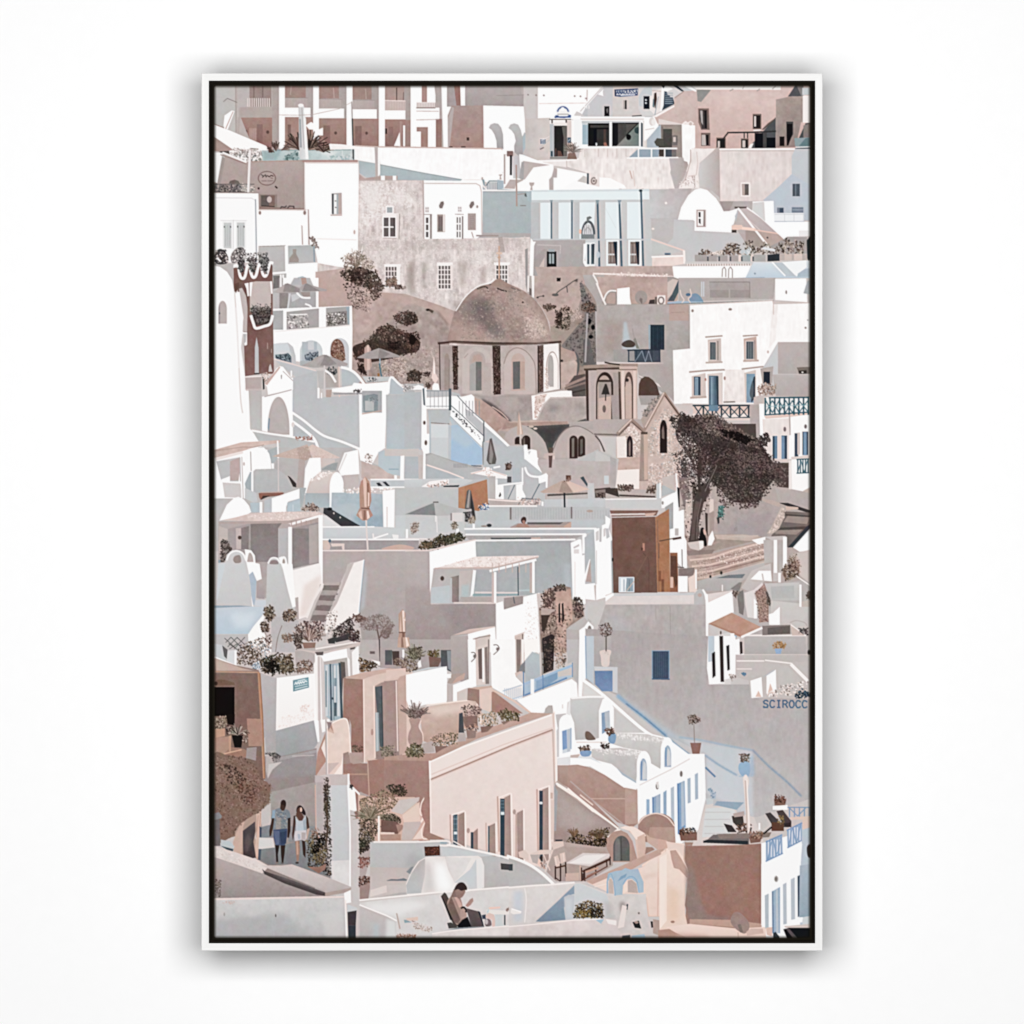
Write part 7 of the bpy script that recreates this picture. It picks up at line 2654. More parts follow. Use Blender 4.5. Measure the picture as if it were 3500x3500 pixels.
p c4c0be>b9b4b3~2 170,850 400,840 590,870 550,960 530,1110 420,1040 330,970 170,930
f f3f1f0@70,d5d2d0@70 90 15 360,720 760,760 740,800 400,760
f f3f1f0@70,d5d2d0@70 90 15 200,850 580,870 560,910 220,880
p a7b3be 370,1000 420,1040 530,1110 530,1125 420,1060
a fcfbfb 728 755 835 1020 110
a fcfbfb 535 865 650 1140 110
a 9fb0c2 757 820 812 995 80
p c6cbd0 785,840 805,870 810,980 770,990
l 6f93bb 9 768,840 772,985
a 9fb0c2 560 925 617 1105 80
p c6cbd0 590,945 612,970 615,1090 575,1100
l 6f93bb 9 572,950 574,1095
p d9dde0 0,900 160,905 300,1000 250,970 0,930
p fcfbfb 0,920 160,930 280,980 400,1080 530,1150 530,1180 440,1165 280,1060 160,990 0,980
p e6eaee 0,680 12,690 12,850 0,860
p fcfbfb 0,570 30,640 35,850 5,880
r 9fb3c8 0 680 10 850
p c5b2aa 0,900 80,890 60,920 0,920
l e0d5d0 10 50,795 290,795
c 7d6a60 120,715 150,710 190,750 200,775 130,775
f 6d5a50,4a3a34,8c776b 50 13 70,830 160,820 160,870 80,880
c 7f9dbf 80,870 165,865 155,905 95,908
c 7e9cbd 310,740 340,720 368,740 358,800 325,805 305,780
f 6d4f45,8c6b5e,4a3530 40 13 285,690 350,690 350,730 300,730
f 5c4a44,3a2f2c 36 13 250,810 310,810 310,840 250,840
p fcfbfb 540,1160 1080,890 1090,1250 1030,1500 860,1640 840,1400 540,1440
l d9d5d3 8 560,1140 800,1020 960,930
v 97b0ca 26 1 625 1255 625 1400
p 8fa8c3 662,1240 725,1210 725,1380 665,1390
l 5f86b5 10 664,1240 666,1390
p a7b7c7 690,1230 720,1215 720,1370 690,1380
p 93abc4 748,1200 775,1180 775,1400 750,1400
p b0bfcc 808,1165 835,1150 838,1440 812,1440
p 7b9cc0 860,1130 920,1105 930,1480 865,1540
l 5f86b5 10 865,1130 872,1530
p a9b9c9 890,1120 915,1110 925,1460 895,1480
p a5b6c6 942,1090 968,1080 970,1280 945,1290
p a5b6c6 1002,1055 1028,1040 1030,1250 1005,1260
e 8a7f7c 700 1150 13 26
e 8a7f7c 893 1050 12 24
p d9d4d2 690,1120 710,1110 712,1160 700,1170
G palepinkvault | pink vaulted side building below the white vaults
T 1950 2200 820
p b59388>ad887c~2 -20,980 60,975 160,1000 280,1060 430,1160 540,1180 545,1450 500,1480 380,1440 150,1240 -20,1110
l c9aa9c 8 150,1250 440,1250
p bb9a8e 440,1160 540,1180 545,1450 440,1460
p b29086>a88478~2 -20,1110 150,1240 390,1480 290,1560 280,1640 -20,1650
p c2aaa2@80 -20,1200 180,1340 370,1490 290,1560 290,1640 -20,1640
s f6ebe5 18 -20,1170 60,1240 200,1350 380,1490
l b8a39d 10 0,1110 150,1240 420,1450
l e9d3c8 10 80,1220 180,1300
f 5c4d3f,7d6c58,3c3128,8f7a66 170 15 -20,1580 60,1500 180,1520 330,1500 290,1560 280,1640 -20,1640
a a88579 545 1365 840 1600 100
p b89689 640,1480 840,1480 850,1640 700,1640 620,1600
s ead6cc 9 548,1450 600,1395 690,1368 780,1400 838,1470
G domedoor | small pink vaulted shed with a grey arched door
p b59184 290,1760 290,1570 330,1520 400,1500 460,1530 500,1590 540,1740 500,1760
p d9b9aa 400,1480 500,1470 600,1530 610,1700 540,1740 520,1560 460,1500
p efdcd2 400,1485 440,1470 520,1480 600,1530 610,1550 530,1580 480,1510
s f5e9e2 10 300,1560 340,1515 400,1500
a 6a6866 345 1548 478 1752 90
l 565452 8 408,1560 412,1750
a 7b7977 360 1565 400 1750 60
p d2b2a3 540,1560 600,1530 610,1700 545,1740
p a88376 610,1640 660,1640 680,1660 600,1700
p c9a799 610,1530 640,1560 770,1590 850,1640 700,1660 620,1600
T 1950 2200 820
G orangewall | sunlit peach wall folding down to a lane
p e0bfae>d9b5a3~2 580,1780 760,1660 790,1610 900,1620 960,1830 900,1932 880,2200 560,2200
p c39f90 540,1740 680,1670 770,1640 740,1680 300,1932 230,1932
p c9a698 800,1660 850,1660 940,1790 900,1850 830,1820
p d3ad9c 760,1600 850,1640 860,1660 800,1660 760,1640
l efd5c7 12 580,1790 760,1670
l cfa594 8 705,1700 700,1932
G terracehouse | pink terrace house with blue lattice balcony and potted plants
T 1950 2200 820
p ab8578>a47b6d~2 920,1600 1540,1620 1540,2500 900,2500 960,1830
p b79688@70 900,1620 960,1640 980,1932 940,1932
p d3c9c5 1030,1500 1090,1300 1150,1240 1150,1310 1330,1300 1340,1360 1480,1400 1560,1600 1440,1620 980,1630
p c0c5c8 1090,1250 1150,1240 1150,1290 1100,1300
p d0d2d2 1090,1330 1320,1310 1330,1380 1280,1560 1060,1560
h c0bfbf 7 4 1080 1360 1290 1530
p 8fa3b5 1180,1270 1400,1280 1340,1340 1160,1300
f 7d94a9,a9b8c5 24 16 1110,1160 1180,1220 1160,1250
p 7c7270 1150,1540 1440,1530 1440,1620 1080,1600
p 33383d 1070,1590 1100,1580 1430,1590 1430,1620 1070,1605
p 8f7d76 1180,1535 1620,1520 1600,1560 1450,1570 1200,1570
p 8d665a 875,1520 1020,1520 1020,1585 890,1590
f 6b4d42,4a352e,96705f 60 14 880,1500 950,1480 1020,1510 1010,1540 880,1540
f 2f3940,d9d4d0 14 12 960,1500 1000,1490 1000,1515
p 8b685c 1440,1560 1550,1540 1530,1600 1450,1610
f 8d665a,6b4d42,b08a78 50 14 1440,1530 1560,1520 1540,1570 1450,1570
p 8b685c 1640,1250 1740,1250 1730,1305 1645,1305
f 6b4a40,4a332c,8d665a 40 13 1645,1220 1730,1230 1730,1280 1650,1280
p fbf8f6 1630,1310 1750,1300 1750,1340 1630,1340
p 3e3737 1235,1450 1300,1465 1340,1520 1270,1520
p 4b4140 1300,1390 1390,1380 1400,1470 1350,1480 1310,1440
p b5a19a 1310,1370 1400,1350 1400,1390 1320,1400
p 55494a 1570,1370 1610,1360 1690,1440 1680,1480 1630,1470
p 55494a 1660,1350 1710,1340 1780,1430 1780,1480 1720,1480
p 6d4a3c 1620,1440 1720,1440 1720,1510 1620,1510
f 7d6247,9b7d55 20 13 1680,1380 1720,1380 1720,1450 1680,1450
p 3a3231 1720,1450 1780,1440 1770,1480 1730,1480
l 2e2a2a 14 1560,1530 1620,1480
f 5f4a40,8a6a5c,3a2e2b 60 14 1340,1450 1460,1450 1450,1520 1350,1520
c ded2cc 1390,1090 1410,1060 1430,1080 1440,1110 1430,1200 1445,1380 1450,1480 1430,1530 1415,1400 1400,1200
l c3afa6 8 1410,1100 1425,1500
l f3ede9 8 1422,1100 1440,1480
e e6ddd8 1412 1080 16 24
r f4f1f0 1515 1445 1530 1500
l 7d99b9 9 1750,1320 1932,1320
v 7d99b9 9 5 1765 1325 1925 1400
l 7d99b9 8 1765,1325 1830,1390 1895,1325
p d8c0b3 1770,1400 1932,1390 1932,1420 1780,1420
p fbfafa 1535,1610 1860,1520 1870,1700 1850,1932 1850,2400 1540,2400
p 8fa7c6 1575,1590 1705,1535 1710,1690 1575,1760
p 8fa7c6 1745,1500 1865,1440 1865,1590 1750,1650
v e9edf2 7 5 1595 1580 1690 1720
v e9edf2 7 5 1765 1480 1850 1620
l 7a97bd 10 1575,1600 1705,1540
l 7a97bd 10 1575,1755 1710,1690
l 7a97bd 10 1745,1505 1865,1445
l 7a97bd 10 1750,1645 1865,1585
s 7a97bd 7 1590,1740 1630,1580 1660,1700 1700,1560
s 7a97bd 7 1760,1630 1790,1490 1820,1600 1855,1460
p b4c1cc 1870,1440 1932,1400 1932,2400 1850,2400 1855,1800
p d9bfb2 1870,1420 1932,1400 1932,1480 1870,1500
c 3f3534 1905,1640 1932,1620 1932,1720 1910,1710
e a39a97 1660 1895 16 26
T 732 2690 520
G alleyfloor | grey alley floor striped with sun and shade
p a89c99>978a88 560,100 1290,-60 1300,560 1500,1100 1480,1180 990,990 600,990 560,900
p c2bab7 600,300 720,200 725,480 610,510 590,400
p 85888c 600,510 720,480 760,640 580,650
p 8a8b8e>7f7f82 570,780 760,770 1080,690 1280,690 1300,900 1480,1150 990,980 700,990 560,920
p 8d8d90@80 960,500 1280,500 1260,700 940,700
p d3cfcd 570,645 750,650 770,770 555,795
p 50596a@80 540,790 600,790 590,930 545,930
l cfaa9d 14 1285,-20 1295,540
p b3a9a8 1300,-60 1390,-60 1390,560 1310,540
f 9c6f60,b98d7c,7d5a4e 50 14 1240,540 1330,520 1330,680 1240,660
G leftgate | weathered brown gate and pink posts at the foot of the bush
p b39689 270,520 430,400 560,330 560,480 520,640 550,760 560,930 520,900 370,880 260,830
p c9a899 330,470 385,440 370,520 350,860 250,830 240,700
p 5f5357>4d4346 365,560 520,440 525,560 500,700 530,900 480,910 370,870
p 6f5f60@80*4 420,600 470,640 480,700 400,860 380,700
p d2b2a3 535,340 600,280 600,480 575,560 560,880 545,930 520,760 545,560
l b98d7a 8 560,360 540,640
l b98d7a 8 590,330 580,500
p 4c5566 575,500 605,520 600,640 580,640
p 8d6e61 -20,-20 720,-20 700,200 560,330 400,400 230,600 130,650 -20,600
f 8d6e61,7d5e52,a08174,6b5046,94786b 420 20 -20,-20 700,-20 720,200 560,340 400,400 250,600 80,650 -20,600
f 5c463c,6b4a3d 60 20 260,-20 560,-20 480,260 360,200
p 8b8b8d 0,340 60,320 100,370 90,400 20,420 0,420
p 7d7473 0,420 70,410 80,750 0,750
p b9c0c3 85,670 200,690 260,760 240,800 85,750
p 4f5964 85,750 245,790 240,820 180,810
G walkingman | person with short dark hair in a patterned shirt and blue shorts, walking
c 3b2b28 845,215 855,180 880,165 905,178 915,215 905,265 885,300 855,275
p 513b34 845,220 900,240 895,300 870,320 830,290 840,260
c 80868d 760,300 830,270 870,310 910,285 955,310 970,390 940,400 930,470 925,540 870,560 750,545 760,420 725,410 735,350
f 9aa3ab,6c7680,a89f98,5b6a7c 70 14 770,310 930,310 920,540 770,540
p a59a92@70 790,380 850,400 850,550 780,540
p 8fa2b4 740,300 780,290 770,400 735,400
p 4b382f 735,400 765,400 750,520 725,620 705,630 700,560
p 3d2e29 935,400 970,390 970,560 950,650 930,640 935,520
p 4d5a78 750,545 930,530 925,650 900,740 840,745 780,740 755,640
p 606d8c 760,560 830,560 825,730 785,735
p 3f4a66 835,580 925,560 915,720 850,735
p 2f2523 775,740 830,745 810,860 815,960 790,970 785,860
p 3a2b27 845,745 905,740 895,850 880,960 860,960 850,860
e 8a7d7a 800 965 22 12
e 6f6260 868 968 16 9
G walkingwoman | person with long dark hair in a pale top and white shorts, walking
c 33282a 1045,300 1060,250 1095,235 1130,265 1160,320 1160,360 1130,350 1110,330 1060,340
p 6a4a40 1050,290 1085,260 1105,270 1100,320 1085,360 1050,330
e d9b5a6 1105 290 14 30
p 6b4c42 1045,330 1110,330 1140,380 1120,430 1080,430 1040,370
p 55403a 1010,370 1040,360 1035,480 1010,640 1000,680 990,600 1005,450
p 5b443d 1165,360 1195,400 1210,510 1200,560 1185,560 1170,460
p c3a396 1180,540 1215,520 1200,600 1180,670 1165,650
p b4bec6 1030,360 1050,410 1080,435 1120,430 1150,390 1165,355 1170,420 1165,560 1040,560 1040,460
p 9aa5af 1130,430 1165,400 1165,555 1140,555
p c9c7cc 1030,560 1170,550 1175,640 1160,690 1110,670 1025,690 1020,620
p aab0bd 1060,600 1090,600 1100,660 1070,670
p b3a6a6 1110,580 1165,580 1160,680 1110,670
p a37f70 1030,690 1085,685 1090,800 1075,940 1050,950 1040,840
p c49c8a 1045,690 1065,690 1070,860 1050,860
p 44322d 1115,680 1155,690 1165,780 1160,900 1130,860
e 4a3d3b 1055 965 22 12
G alleyplants | climbing plant and potted succulents against the white pillar
p c6c8ca>bdbdbf 1460,-20 1700,-20 1725,560 1730,1280 1480,1170 1480,560
p d8d4d3~3 1490,940 1725,930 1730,1270 1500,1180
l fbfafa 18 1700,-20 1728,560 1728,1260
f 2c2622,4a4038,6b5c4e 200 15 1390,-20 1470,-20 1480,620 1400,620 1410,300
f 1f1a18,4a4038,6b5c4e,2c2622 320 18 1180,700 1300,590 1400,600 1490,650 1485,1140 1200,1010
f 7d6a50,5a4a38,94805f 150 17 1150,680 1280,690 1420,760 1440,880 1380,1000 1260,950 1240,780
f 120f0e 80 18 1250,740 1400,620 1400,700 1320,850 1250,840
p 9f7568 1180,1010 1320,1020 1425,980 1410,1050 1330,1100
l 5b4c40 22 1430,200 1440,560 1420,760
G whiteledge | pale stone ledge and weathered white wall in the foreground
p b6a9a6>9a8b89 0,880 600,1080 1400,1380 1650,1390 1650,1420 0,1430
p d9cdc9~4 0,750 270,830 560,930 700,1010 610,1100 300,990 0,890
f e9dfdb@60,cdbeb9@60 70 18 20,790 600,1000 600,1080 20,880
p cdc1be>b9acaa~2 600,1000 720,1000 860,1000 990,985 1480,1165 1740,1270 1740,1300 1420,1350 1330,1300
p 544b4b 610,1040 640,1070 1000,1190 1420,1345 1410,1385 1300,1370 900,1230 640,1110
p 85787a@80*4 640,1065 900,1150 1400,1330 1380,1345 900,1180
p b29c95 1410,1345 1745,1280 1735,1315 1650,1350 1410,1390
f 7d6c63@70,5c4d47@70 40 18 20,1180 90,1180 90,1380 20,1390
p e0d3cf 0,1415 800,1400 1650,1385 1650,1410 800,1425 0,1445
p c9c7c6>b4b1b2~3 0,1440 1650,1410 1690,1932 0,1932
p aaa9ab@70*10 0,1700 900,1600 1200,1932 0,1932
p d1ccca@60*8 1300,1600 1620,1560 1650,1900 1450,1932
f c7a79e@60 14 16 110,1460 260,1460 260,1490 110,1480
e 6f6967 783 1635 8 20
e a3a09e 130 1620 10 24
p fbf8f7 1650,1350 1735,1310 1740,1470 1680,1480 1690,1932 1675,1932 1660,1480
l f1e6e1 14 1670,1440 1692,1932
p c5c9cb 1690,1490 1820,1540 1810,1590 1690,1600
p 4a4246 1695,1590 1810,1570 1800,1760 1700,1760
p 3d444b 1700,1760 1800,1760 1800,1932 1705,1932
T 1230 2690 520
G lowerplants | tangle of dry shrubs and flower pots by the pink steps
p b3a29f 0,60 140,120 260,360 260,690 180,700 0,1430
p d4b5a7>cda899 -20,100 200,140 480,130 700,130 890,560 880,680 200,690 -20,400
f 2f2a22,4c4338,6b5f4c,3b3429 130 18 320,-20 560,-20 600,80 520,120 420,80
f 7d6a57,93806a,5c4c3e,a58d76,b08f78 500 17 0,170 160,90 300,40 440,110 490,200 400,300 250,380 0,400
f 5f5343,3b3429,7d6a57,8f7c68,2a251f 420 17 0,380 150,360 260,500 200,640 120,760 0,860
g 8f8270,6b5f4c,a59683 40 14 130 400 240 0 180
f 4c4338,3b3429,6b5f4c 120 17 270,380 420,340 520,400 510,460 400,440 280,430
p 7f5f56 270,420 460,440 560,520 480,600 270,580
p a88376 460,480 540,480 560,520 490,590
p f7e9e1 230,370 255,370 255,690 230,690
p c9bbb7 395,310 500,170 760,130 750,180 540,350
p dfc5b8 540,360 760,190 760,350 780,440 560,450 550,400
p c4b3ae 560,450 790,440 740,540 660,680 530,680 540,560
p e6d0c5 800,500 790,660 670,670
s f3e2d9 14 820,140 780,220 770,340 800,380 780,450 830,370
s f3e2d9 14 825,460 790,540 800,650 860,660
p a88074 820,130 890,130 895,590 1080,670 870,670 800,620 830,450 790,380
p e5cfc5 260,575 440,580 440,600 260,600
p b58f80 260,610 520,600 520,680 270,680
f 8d5f55,6b463f,a87b70 110 16 0,900 160,900 160,1000 0,1040
f 5f3f38,7d5a50,3c2c29,a58076 130 17 0,1140 150,1140 150,1260 60,1320 0,1280
f 2a251f,4c4338 90 17 0,680 110,660 120,800 0,860
p a58a84 0,1260 140,1220 110,1420 0,1430
G pinkpatiohouse | base of the pale pink house with shaded doors
p a88376 895,585 1085,665 900,665
l f3e9e4 14 1190,690 1350,780 1932,910
G whitecurves | white plastered curves with a rounded oven and a slit window
T 1230 2690 520
p b9babb>b6aeac 130,700 1110,700 1180,720 1350,800 1932,930 1932,1270 1380,1300 1000,1340 130,1420
p c3c6c8 1030,760 1180,770 1500,820 1700,870 1500,890 1040,880
s eee7e4 22 180,700 700,700 1110,690 1120,745 1020,745
s f3edea 26 1110,740 1250,760 1500,815 1750,870 1940,925
p 8fa2b0@80 1020,700 1110,700 1110,725 1020,720
p c0b2ae>c6bcb9 130,1020 640,1030 580,1330 130,1420
p a9a7a8@70*10 620,860 800,900 660,1080 580,1020
p e5dedb~3 600,1370 580,1250 650,1080 740,950 840,890 1040,885 1500,875 1540,900 1580,1000 1580,1280 1380,1330 1000,1340
p b9aeac>b6b8ba 590,1250 660,1090 760,950 830,910 830,1100 780,1350 600,1360
p cbc4c2@80*10 820,930 920,1000 960,1330 800,1350
p fefefe@90*12 950,960 1080,980 1160,1200 1200,1320 1000,1330 960,1150
p d9d3d1~4 1080,890 1420,900 1330,1080 1200,1210 1120,1050
p c1c7cd>c9cacb 1200,1215 1400,1050 1480,920 1490,1290 1380,1310 1350,1240
p e3e0df 1480,920 1545,900 1580,1000 1580,1280 1490,1290
p 50322a 820,760 1015,755 1020,870 830,880
f 7a4a3a,5c3a2e,925c48 50 14 830,770 1010,765 1010,865 835,870
p 8d8f93 590,1080 650,1020 690,1010 640,1110
p 7d8186 340,1190 400,1170 480,1175 560,1160 605,1180 590,1195 350,1195
p c6bbb8 350,1250 590,1240 590,1340 350,1350
p d8ccc7 140,1310 340,1250 345,1340 130,1400
p 4d4b4d 1790,970 1932,985 1932,1060 1795,1050
s f3edea 22 0,1440 300,1410 700,1370 1000,1340 1300,1320 1932,1270
p d5d0ce>cfcccb~3 0,1470 500,1410 1030,1360 1350,1330 1932,1285 1932,1932 0,1932
p e9e7e6@80*10 80,1500 700,1440 900,1500 500,1640 200,1600
p c3bab8>b5b0b0 0,1510 200,1570 460,1690 470,1932 0,1932
p b3bfc3@80*6 180,1750 240,1740 240,1932 180,1932
p dcdddc@80*5 340,1680 460,1700 470,1932 330,1932
s f6f1ef 18 0,1500 200,1580 350,1640 465,1700
G sunbather | bare chested person with short dark hair reading in a dark deckchair
T 1230 2690 520
p 5a4c49 1030,1390 1075,1340 1100,1360 1130,1420 1260,1760 1210,1790 1160,1690
p 2b2829 1040,1400 1060,1420 1180,1690 1150,1690
c a98a80 1110,1480 1140,1410 1200,1370 1270,1400 1300,1480 1310,1560 1330,1700 1290,1760 1220,1740 1150,1600
p 7f6660 1115,1500 1160,1400 1180,1440 1280,1690 1250,1740 1200,1720
p c9a498 1190,1380 1240,1400 1290,1480 1300,1540 1260,1530 1230,1460
p 8d7068 1195,1300 1230,1290 1250,1400 1180,1400 1150,1410
c 9a7a70 1210,1310 1240,1280 1300,1300 1340,1310 1330,1360 1290,1410 1240,1410
c 3f2f30 1200,1310 1225,1250 1270,1215 1320,1220 1360,1270 1360,1310 1330,1310 1290,1320 1250,1300
c b5948a 1280,1570 1310,1530 1345,1580 1360,1640 1320,1680 1280,1650
p b08c82 1340,1510 1400,1430 1435,1410 1445,1450 1410,1500 1370,1530
s 2a2628 22 1290,1540 1320,1530 1350,1560 1350,1590
p 17161a 1240,1760 1300,1690 1370,1650 1420,1780 1250,1790
p 6b5f5e>5c5253 1350,1540 1500,1580 1540,1620 1580,1780 1420,1790
p 2d3440 1500,1575 1530,1590 1580,1780 1570,1780
p 3f4a5a 1550,1630 1600,1620 1600,1680 1560,1680
c d8bcb2 1600,1640 1650,1600 1700,1620 1720,1700 1715,1770 1680,1770 1680,1690 1620,1670
c 7d7172 1590,1690 1630,1675 1665,1700 1670,1760 1600,1770
e b9b4b5 1610 1715 20 34
p 55504f 1110,1730 1160,1720 1250,1790 1130,1800
p 8a8d92 1100,1820 1250,1790 1580,1770 1560,1790 1240,1810
G gardenfore | small round garden table and dry flowers in front of the ledge
p e3ded9 1610,1560 1830,1570 1932,1590 1932,1620 1700,1620 1610,1590
p e6c3b6 1640,1530 1790,1520 1780,1545 1640,1555
p b5c9d0 1615,1580 1640,1550 1640,1580 1620,1610
r 2c3640 1835 1630 1850 1755
p c6cbcc 1720,1620 1830,1620 1830,1770 1720,1770
f 9c7f76,8a6a60 24 16 1870,1540 1930,1550 1930,1580 1860,1580
p dcd3d0~4 920,1860 1250,1810 1932,1760 1932,1932 920,1932
l f3ebe8 12 920,1865 1250,1815 1932,1765
f a58a7e,c4aca2,8a6c5f,d8c8c1 90 12 660,1680 760,1740 930,1790 900,1850 700,1800
f 8a5c4c,a87b68,c7a596 110 14 480,1870 700,1880 720,1932 470,1932
l b9a59c 16 470,1610 510,1800
p d9bfb2 590,1670 740,1650 740,1700 600,1700
p 8fa5ac 560,1690 590,1690 660,1720 570,1730
G patioset | patio with a pale table, chairs and benches beside the pink house
T 1740 2690 520
p ac9891>a18a84 590,-20 640,0 900,200 1380,530 1240,640 1240,770 700,760 700,1000 560,1000
p b9a9a5@60*10 620,100 900,260 1200,480 900,560 620,500
p a3a0a3 575,-20 620,60 600,560 575,560
f 2a2119,4c3f2c,6b5a3c,8a6f4e,3a2c20 260 18 710,740 790,610 850,560 960,640 1050,560 1230,540 1290,520 1240,640 1230,770
g 7d5f4a,5c4636,9a7c5f 24 10 830 640 150 60 130
g 7d6a4a,5c4636 24 10 1150 680 200 50 140
f 17120e 70 17 720,720 900,690 1230,660 1230,760 720,750
l f6ebe4 24 620,-20 870,140 1070,310
l f6ebe4 20 1060,300 1230,410 1385,530
p b9a39b>ab9892 560,700 700,700 1240,775 1320,960 1320,1000 1000,1200 600,1200 480,1080 540,800
p b39c94 700,760 1240,780 1240,850 900,850 740,830
p d5cbc9 720,970 940,840 1280,850 1280,890 1040,1010
p efe9e7@80 760,970 960,870 1240,860 1050,980
p b8a6a0 1020,1010 1290,890 1290,930 1040,1040
p b09a93 740,990 900,1000 900,1090 720,1080
l 5c3c32 30 940,1075 1280,920
l 4a2f28 16 920,1030 918,1195
l 4a2f28 14 960,1060 965,1195
l 4a2f28 14 1100,1000 1105,1120
l 4a2f28 14 1240,930 1245,1010
l 4a2f28 16 1285,890 1285,990
l 7d5547 16 930,1190 1250,1010
l a07564 22 990,1140 1110,1085
p 3a2623@80 930,1100 960,1090 960,1180 925,1190
l d8b4a4 12 905,1000 910,1190
l c49a88 26 980,1080 1130,1030
p d8c0b6 570,890 620,870 660,990 600,1030
p d8c0b6 645,850 710,830 725,940 660,980
l e9d9d1 10 590,890 600,990
l e9d9d1 10 690,850 700,950
l 3a2623 16 590,1010 590,1170
l 3a2623 16 655,980 655,1195
l 3a2623 16 720,960 725,1140
l 5c3c32 20 590,1030 720,1000
l 3a2623 10 600,1160 650,1200
p c9aca0 720,1100 890,1090 890,1190 720,1200
p d9c6bd 270,850 400,800 560,800 550,850 400,860
l e0cdc4 12 560,800 460,1080
l e0cdc4 12 440,860 520,1060
p b5a9a5 270,860 400,860 360,980 300,960
p 4a3a38 400,880 430,880 430,940 400,940
p e3c4b7 380,900 410,950 400,1030 360,980
f c9a394,7d5a50 20 14 400,960 480,980 460,1040 400,1030
f 5c4a46,7d6a66 20 14 150,850 190,850 190,910 150,910
p d9c3ba 540,700 690,690 700,750 560,800
p d8c4bb 120,830 200,800 250,860 250,940 130,890
p 3f444c 590,670 680,670 680,690 590,690
G foreparapet | white foreground parapet with planted bed and ivy
T 1740 2690 520
p b7b0ae>b9b6b6 0,880 130,920 300,990 420,1100 540,1240 0,1270
s f8f4f2 36 -20,880 130,930 280,1000 420,1100 560,1230
r 4a4d52 0 980 48 1065
p d9d2cf>cdc6c4~3 0,1280 560,1240 830,1220 900,1220 1250,1350 1400,1380 1400,1600 1200,1680 400,1720 0,1770
s f3ece9 20 0,1280 300,1255 560,1240 830,1215
p c7cacc 840,1230 900,1225 1250,1370 1300,1660 1200,1680 820,1680 720,1500
p 8fa0b2>7f8ea1 340,1710 590,1480 830,1250 830,1360 760,1380 700,1540 720,1690 400,1715
p b9bcc2 700,1400 760,1370 830,1380 820,1680 720,1690
p cdd2d6@80*8 720,1420 800,1420 790,1680 740,1680
p b9c2cf@70*8 60,1330 180,1320 170,1700 60,1720
s e9e4e2 12 200,1290 220,1440 200,1720
p b7aeac@80*10 1200,1440 1330,1480 1330,1680 1220,1690
f 3a2c20,5c4830,7d6238,8a7048,2a2119 330 17 810,1670 860,1500 1000,1450 1190,1490 1200,1670
f a58348,8a6f3c 40 16 880,1560 1060,1580 1060,1660 860,1660
f 17120e 60 16 1000,1520 1190,1560 1190,1660 1050,1660
p d9cdca>cfc3c1~4 0,1770 330,1740 830,1690 1200,1670 1370,1690 1400,1760 1480,1932 0,1932
l f0e8e5 14 0,1775 330,1745 830,1692 1150,1680
p 9fb9cb 1100,1690 1210,1680 1170,1740
p eae4e1 1230,1680 1370,1700 1360,1760 1260,1740
p e9e3e0 30,1540 160,1580 150,1610 60,1620 20,1600
l fbfafa 10 40,1550 155,1590
G bluebelfry | small pale blue belfry arch on a plastered base
p e9d5cb>e3c8bb~2 1000,1220 1250,1130 1700,1020 1880,860 1932,870 1932,1640 1780,1640 1750,1400 1400,1400
p c3a093 980,1200 1480,980 1880,800 1932,790 1932,860 1720,960 1060,1240
l d3b0a1 12 1900,880 1890,1640
l efdfd6 10 1090,1270 1250,1230
p d9bfb3@70*5 1700,1130 1880,1080 1880,1140 1720,1180
p cfc8c6>c9c0bd~4 1230,1360 1740,1360 1760,1600 1800,1800 1900,1932 1480,1932 1380,1800 1330,1500
p a2b7c8 1240,1350 1245,1180 1260,1100 1350,1070 1430,1060 1480,1030 1540,1050 1640,1040 1680,1140 1710,1210 1710,1340 1650,1350 1620,1220 1560,1170 1500,1180 1450,1250 1440,1370 1340,1380 1330,1200 1290,1150 1260,1200 1265,1350
p 7fa0bd 1380,1200 1420,1140 1500,1100 1480,1150
s 8fadc6 14 1250,1350 1250,1200 1270,1120 1300,1110 1330,1200 1350,1380
s 86a8c6 12 1450,1240 1500,1160 1560,1140 1620,1190 1650,1340
p c0aea6 1265,1350 1270,1180 1295,1160 1325,1210 1330,1360
p ecd8cc 1450,1360 1460,1240 1500,1190 1510,1320
p b9a69f 1510,1190 1560,1180 1620,1230 1640,1350 1510,1340
p 9a8a87@80*6 1400,1480 1450,1450 1490,1500 1480,1620 1420,1600
p 3f4a52 1495,1490 1515,1490 1505,1560 1490,1560
p e2d6d2 1440,1500 1500,1520 1460,1780 1380,1800
p 2b2a2c 1570,1720 1650,1700 1680,1800 1600,1790
c a98d84 1590,1720 1620,1705 1650,1720 1620,1740
e 7d6f6b 1650 1605 12 14
p 4d545c 1440,1890 1540,1880 1540,1932 1430,1932
p 9fb6cb 1560,1890 1720,1870 1740,1932 1560,1932
p 1b1a1c 1800,1710 1825,1710 1830,1770 1870,1775 1810,1790
p b3998f 1830,1680 1932,1700 1932,1900 1830,1860
T 2250 2690 520
G orangefold | peach coloured wall folding round the lane corner
p ecd7cb>e3c9ba~2 0,880 100,820 110,700 330,720 330,760 320,920 390,1080 350,1240 340,1600 370,1740 180,1932 20,1932
p f0dfd5 20,900 110,850 110,1700 20,1810
p c19e90 150,810 240,800 320,940 390,1080 370,1160 270,1050 200,1030 170,920
s efd9cd 10 230,800 330,960 395,1090
p e2c0a9@80*10 130,1280 260,1300 270,1700 120,1700
p cfa799 0,660 110,680 120,780 0,800
p e3cbc0 100,690 330,740 325,900 240,790 130,800
e b08574 185 1715 26 16
p b98f80 0,1820 180,1800 450,1900 450,1932 0,1932
p a98f88 340,760 420,720 340,960 360,1000 340,880
p a17a6d>a0756a 350,750 700,760 1310,720 1320,1750 1170,1760 400,1720 340,1500 390,1100 340,920
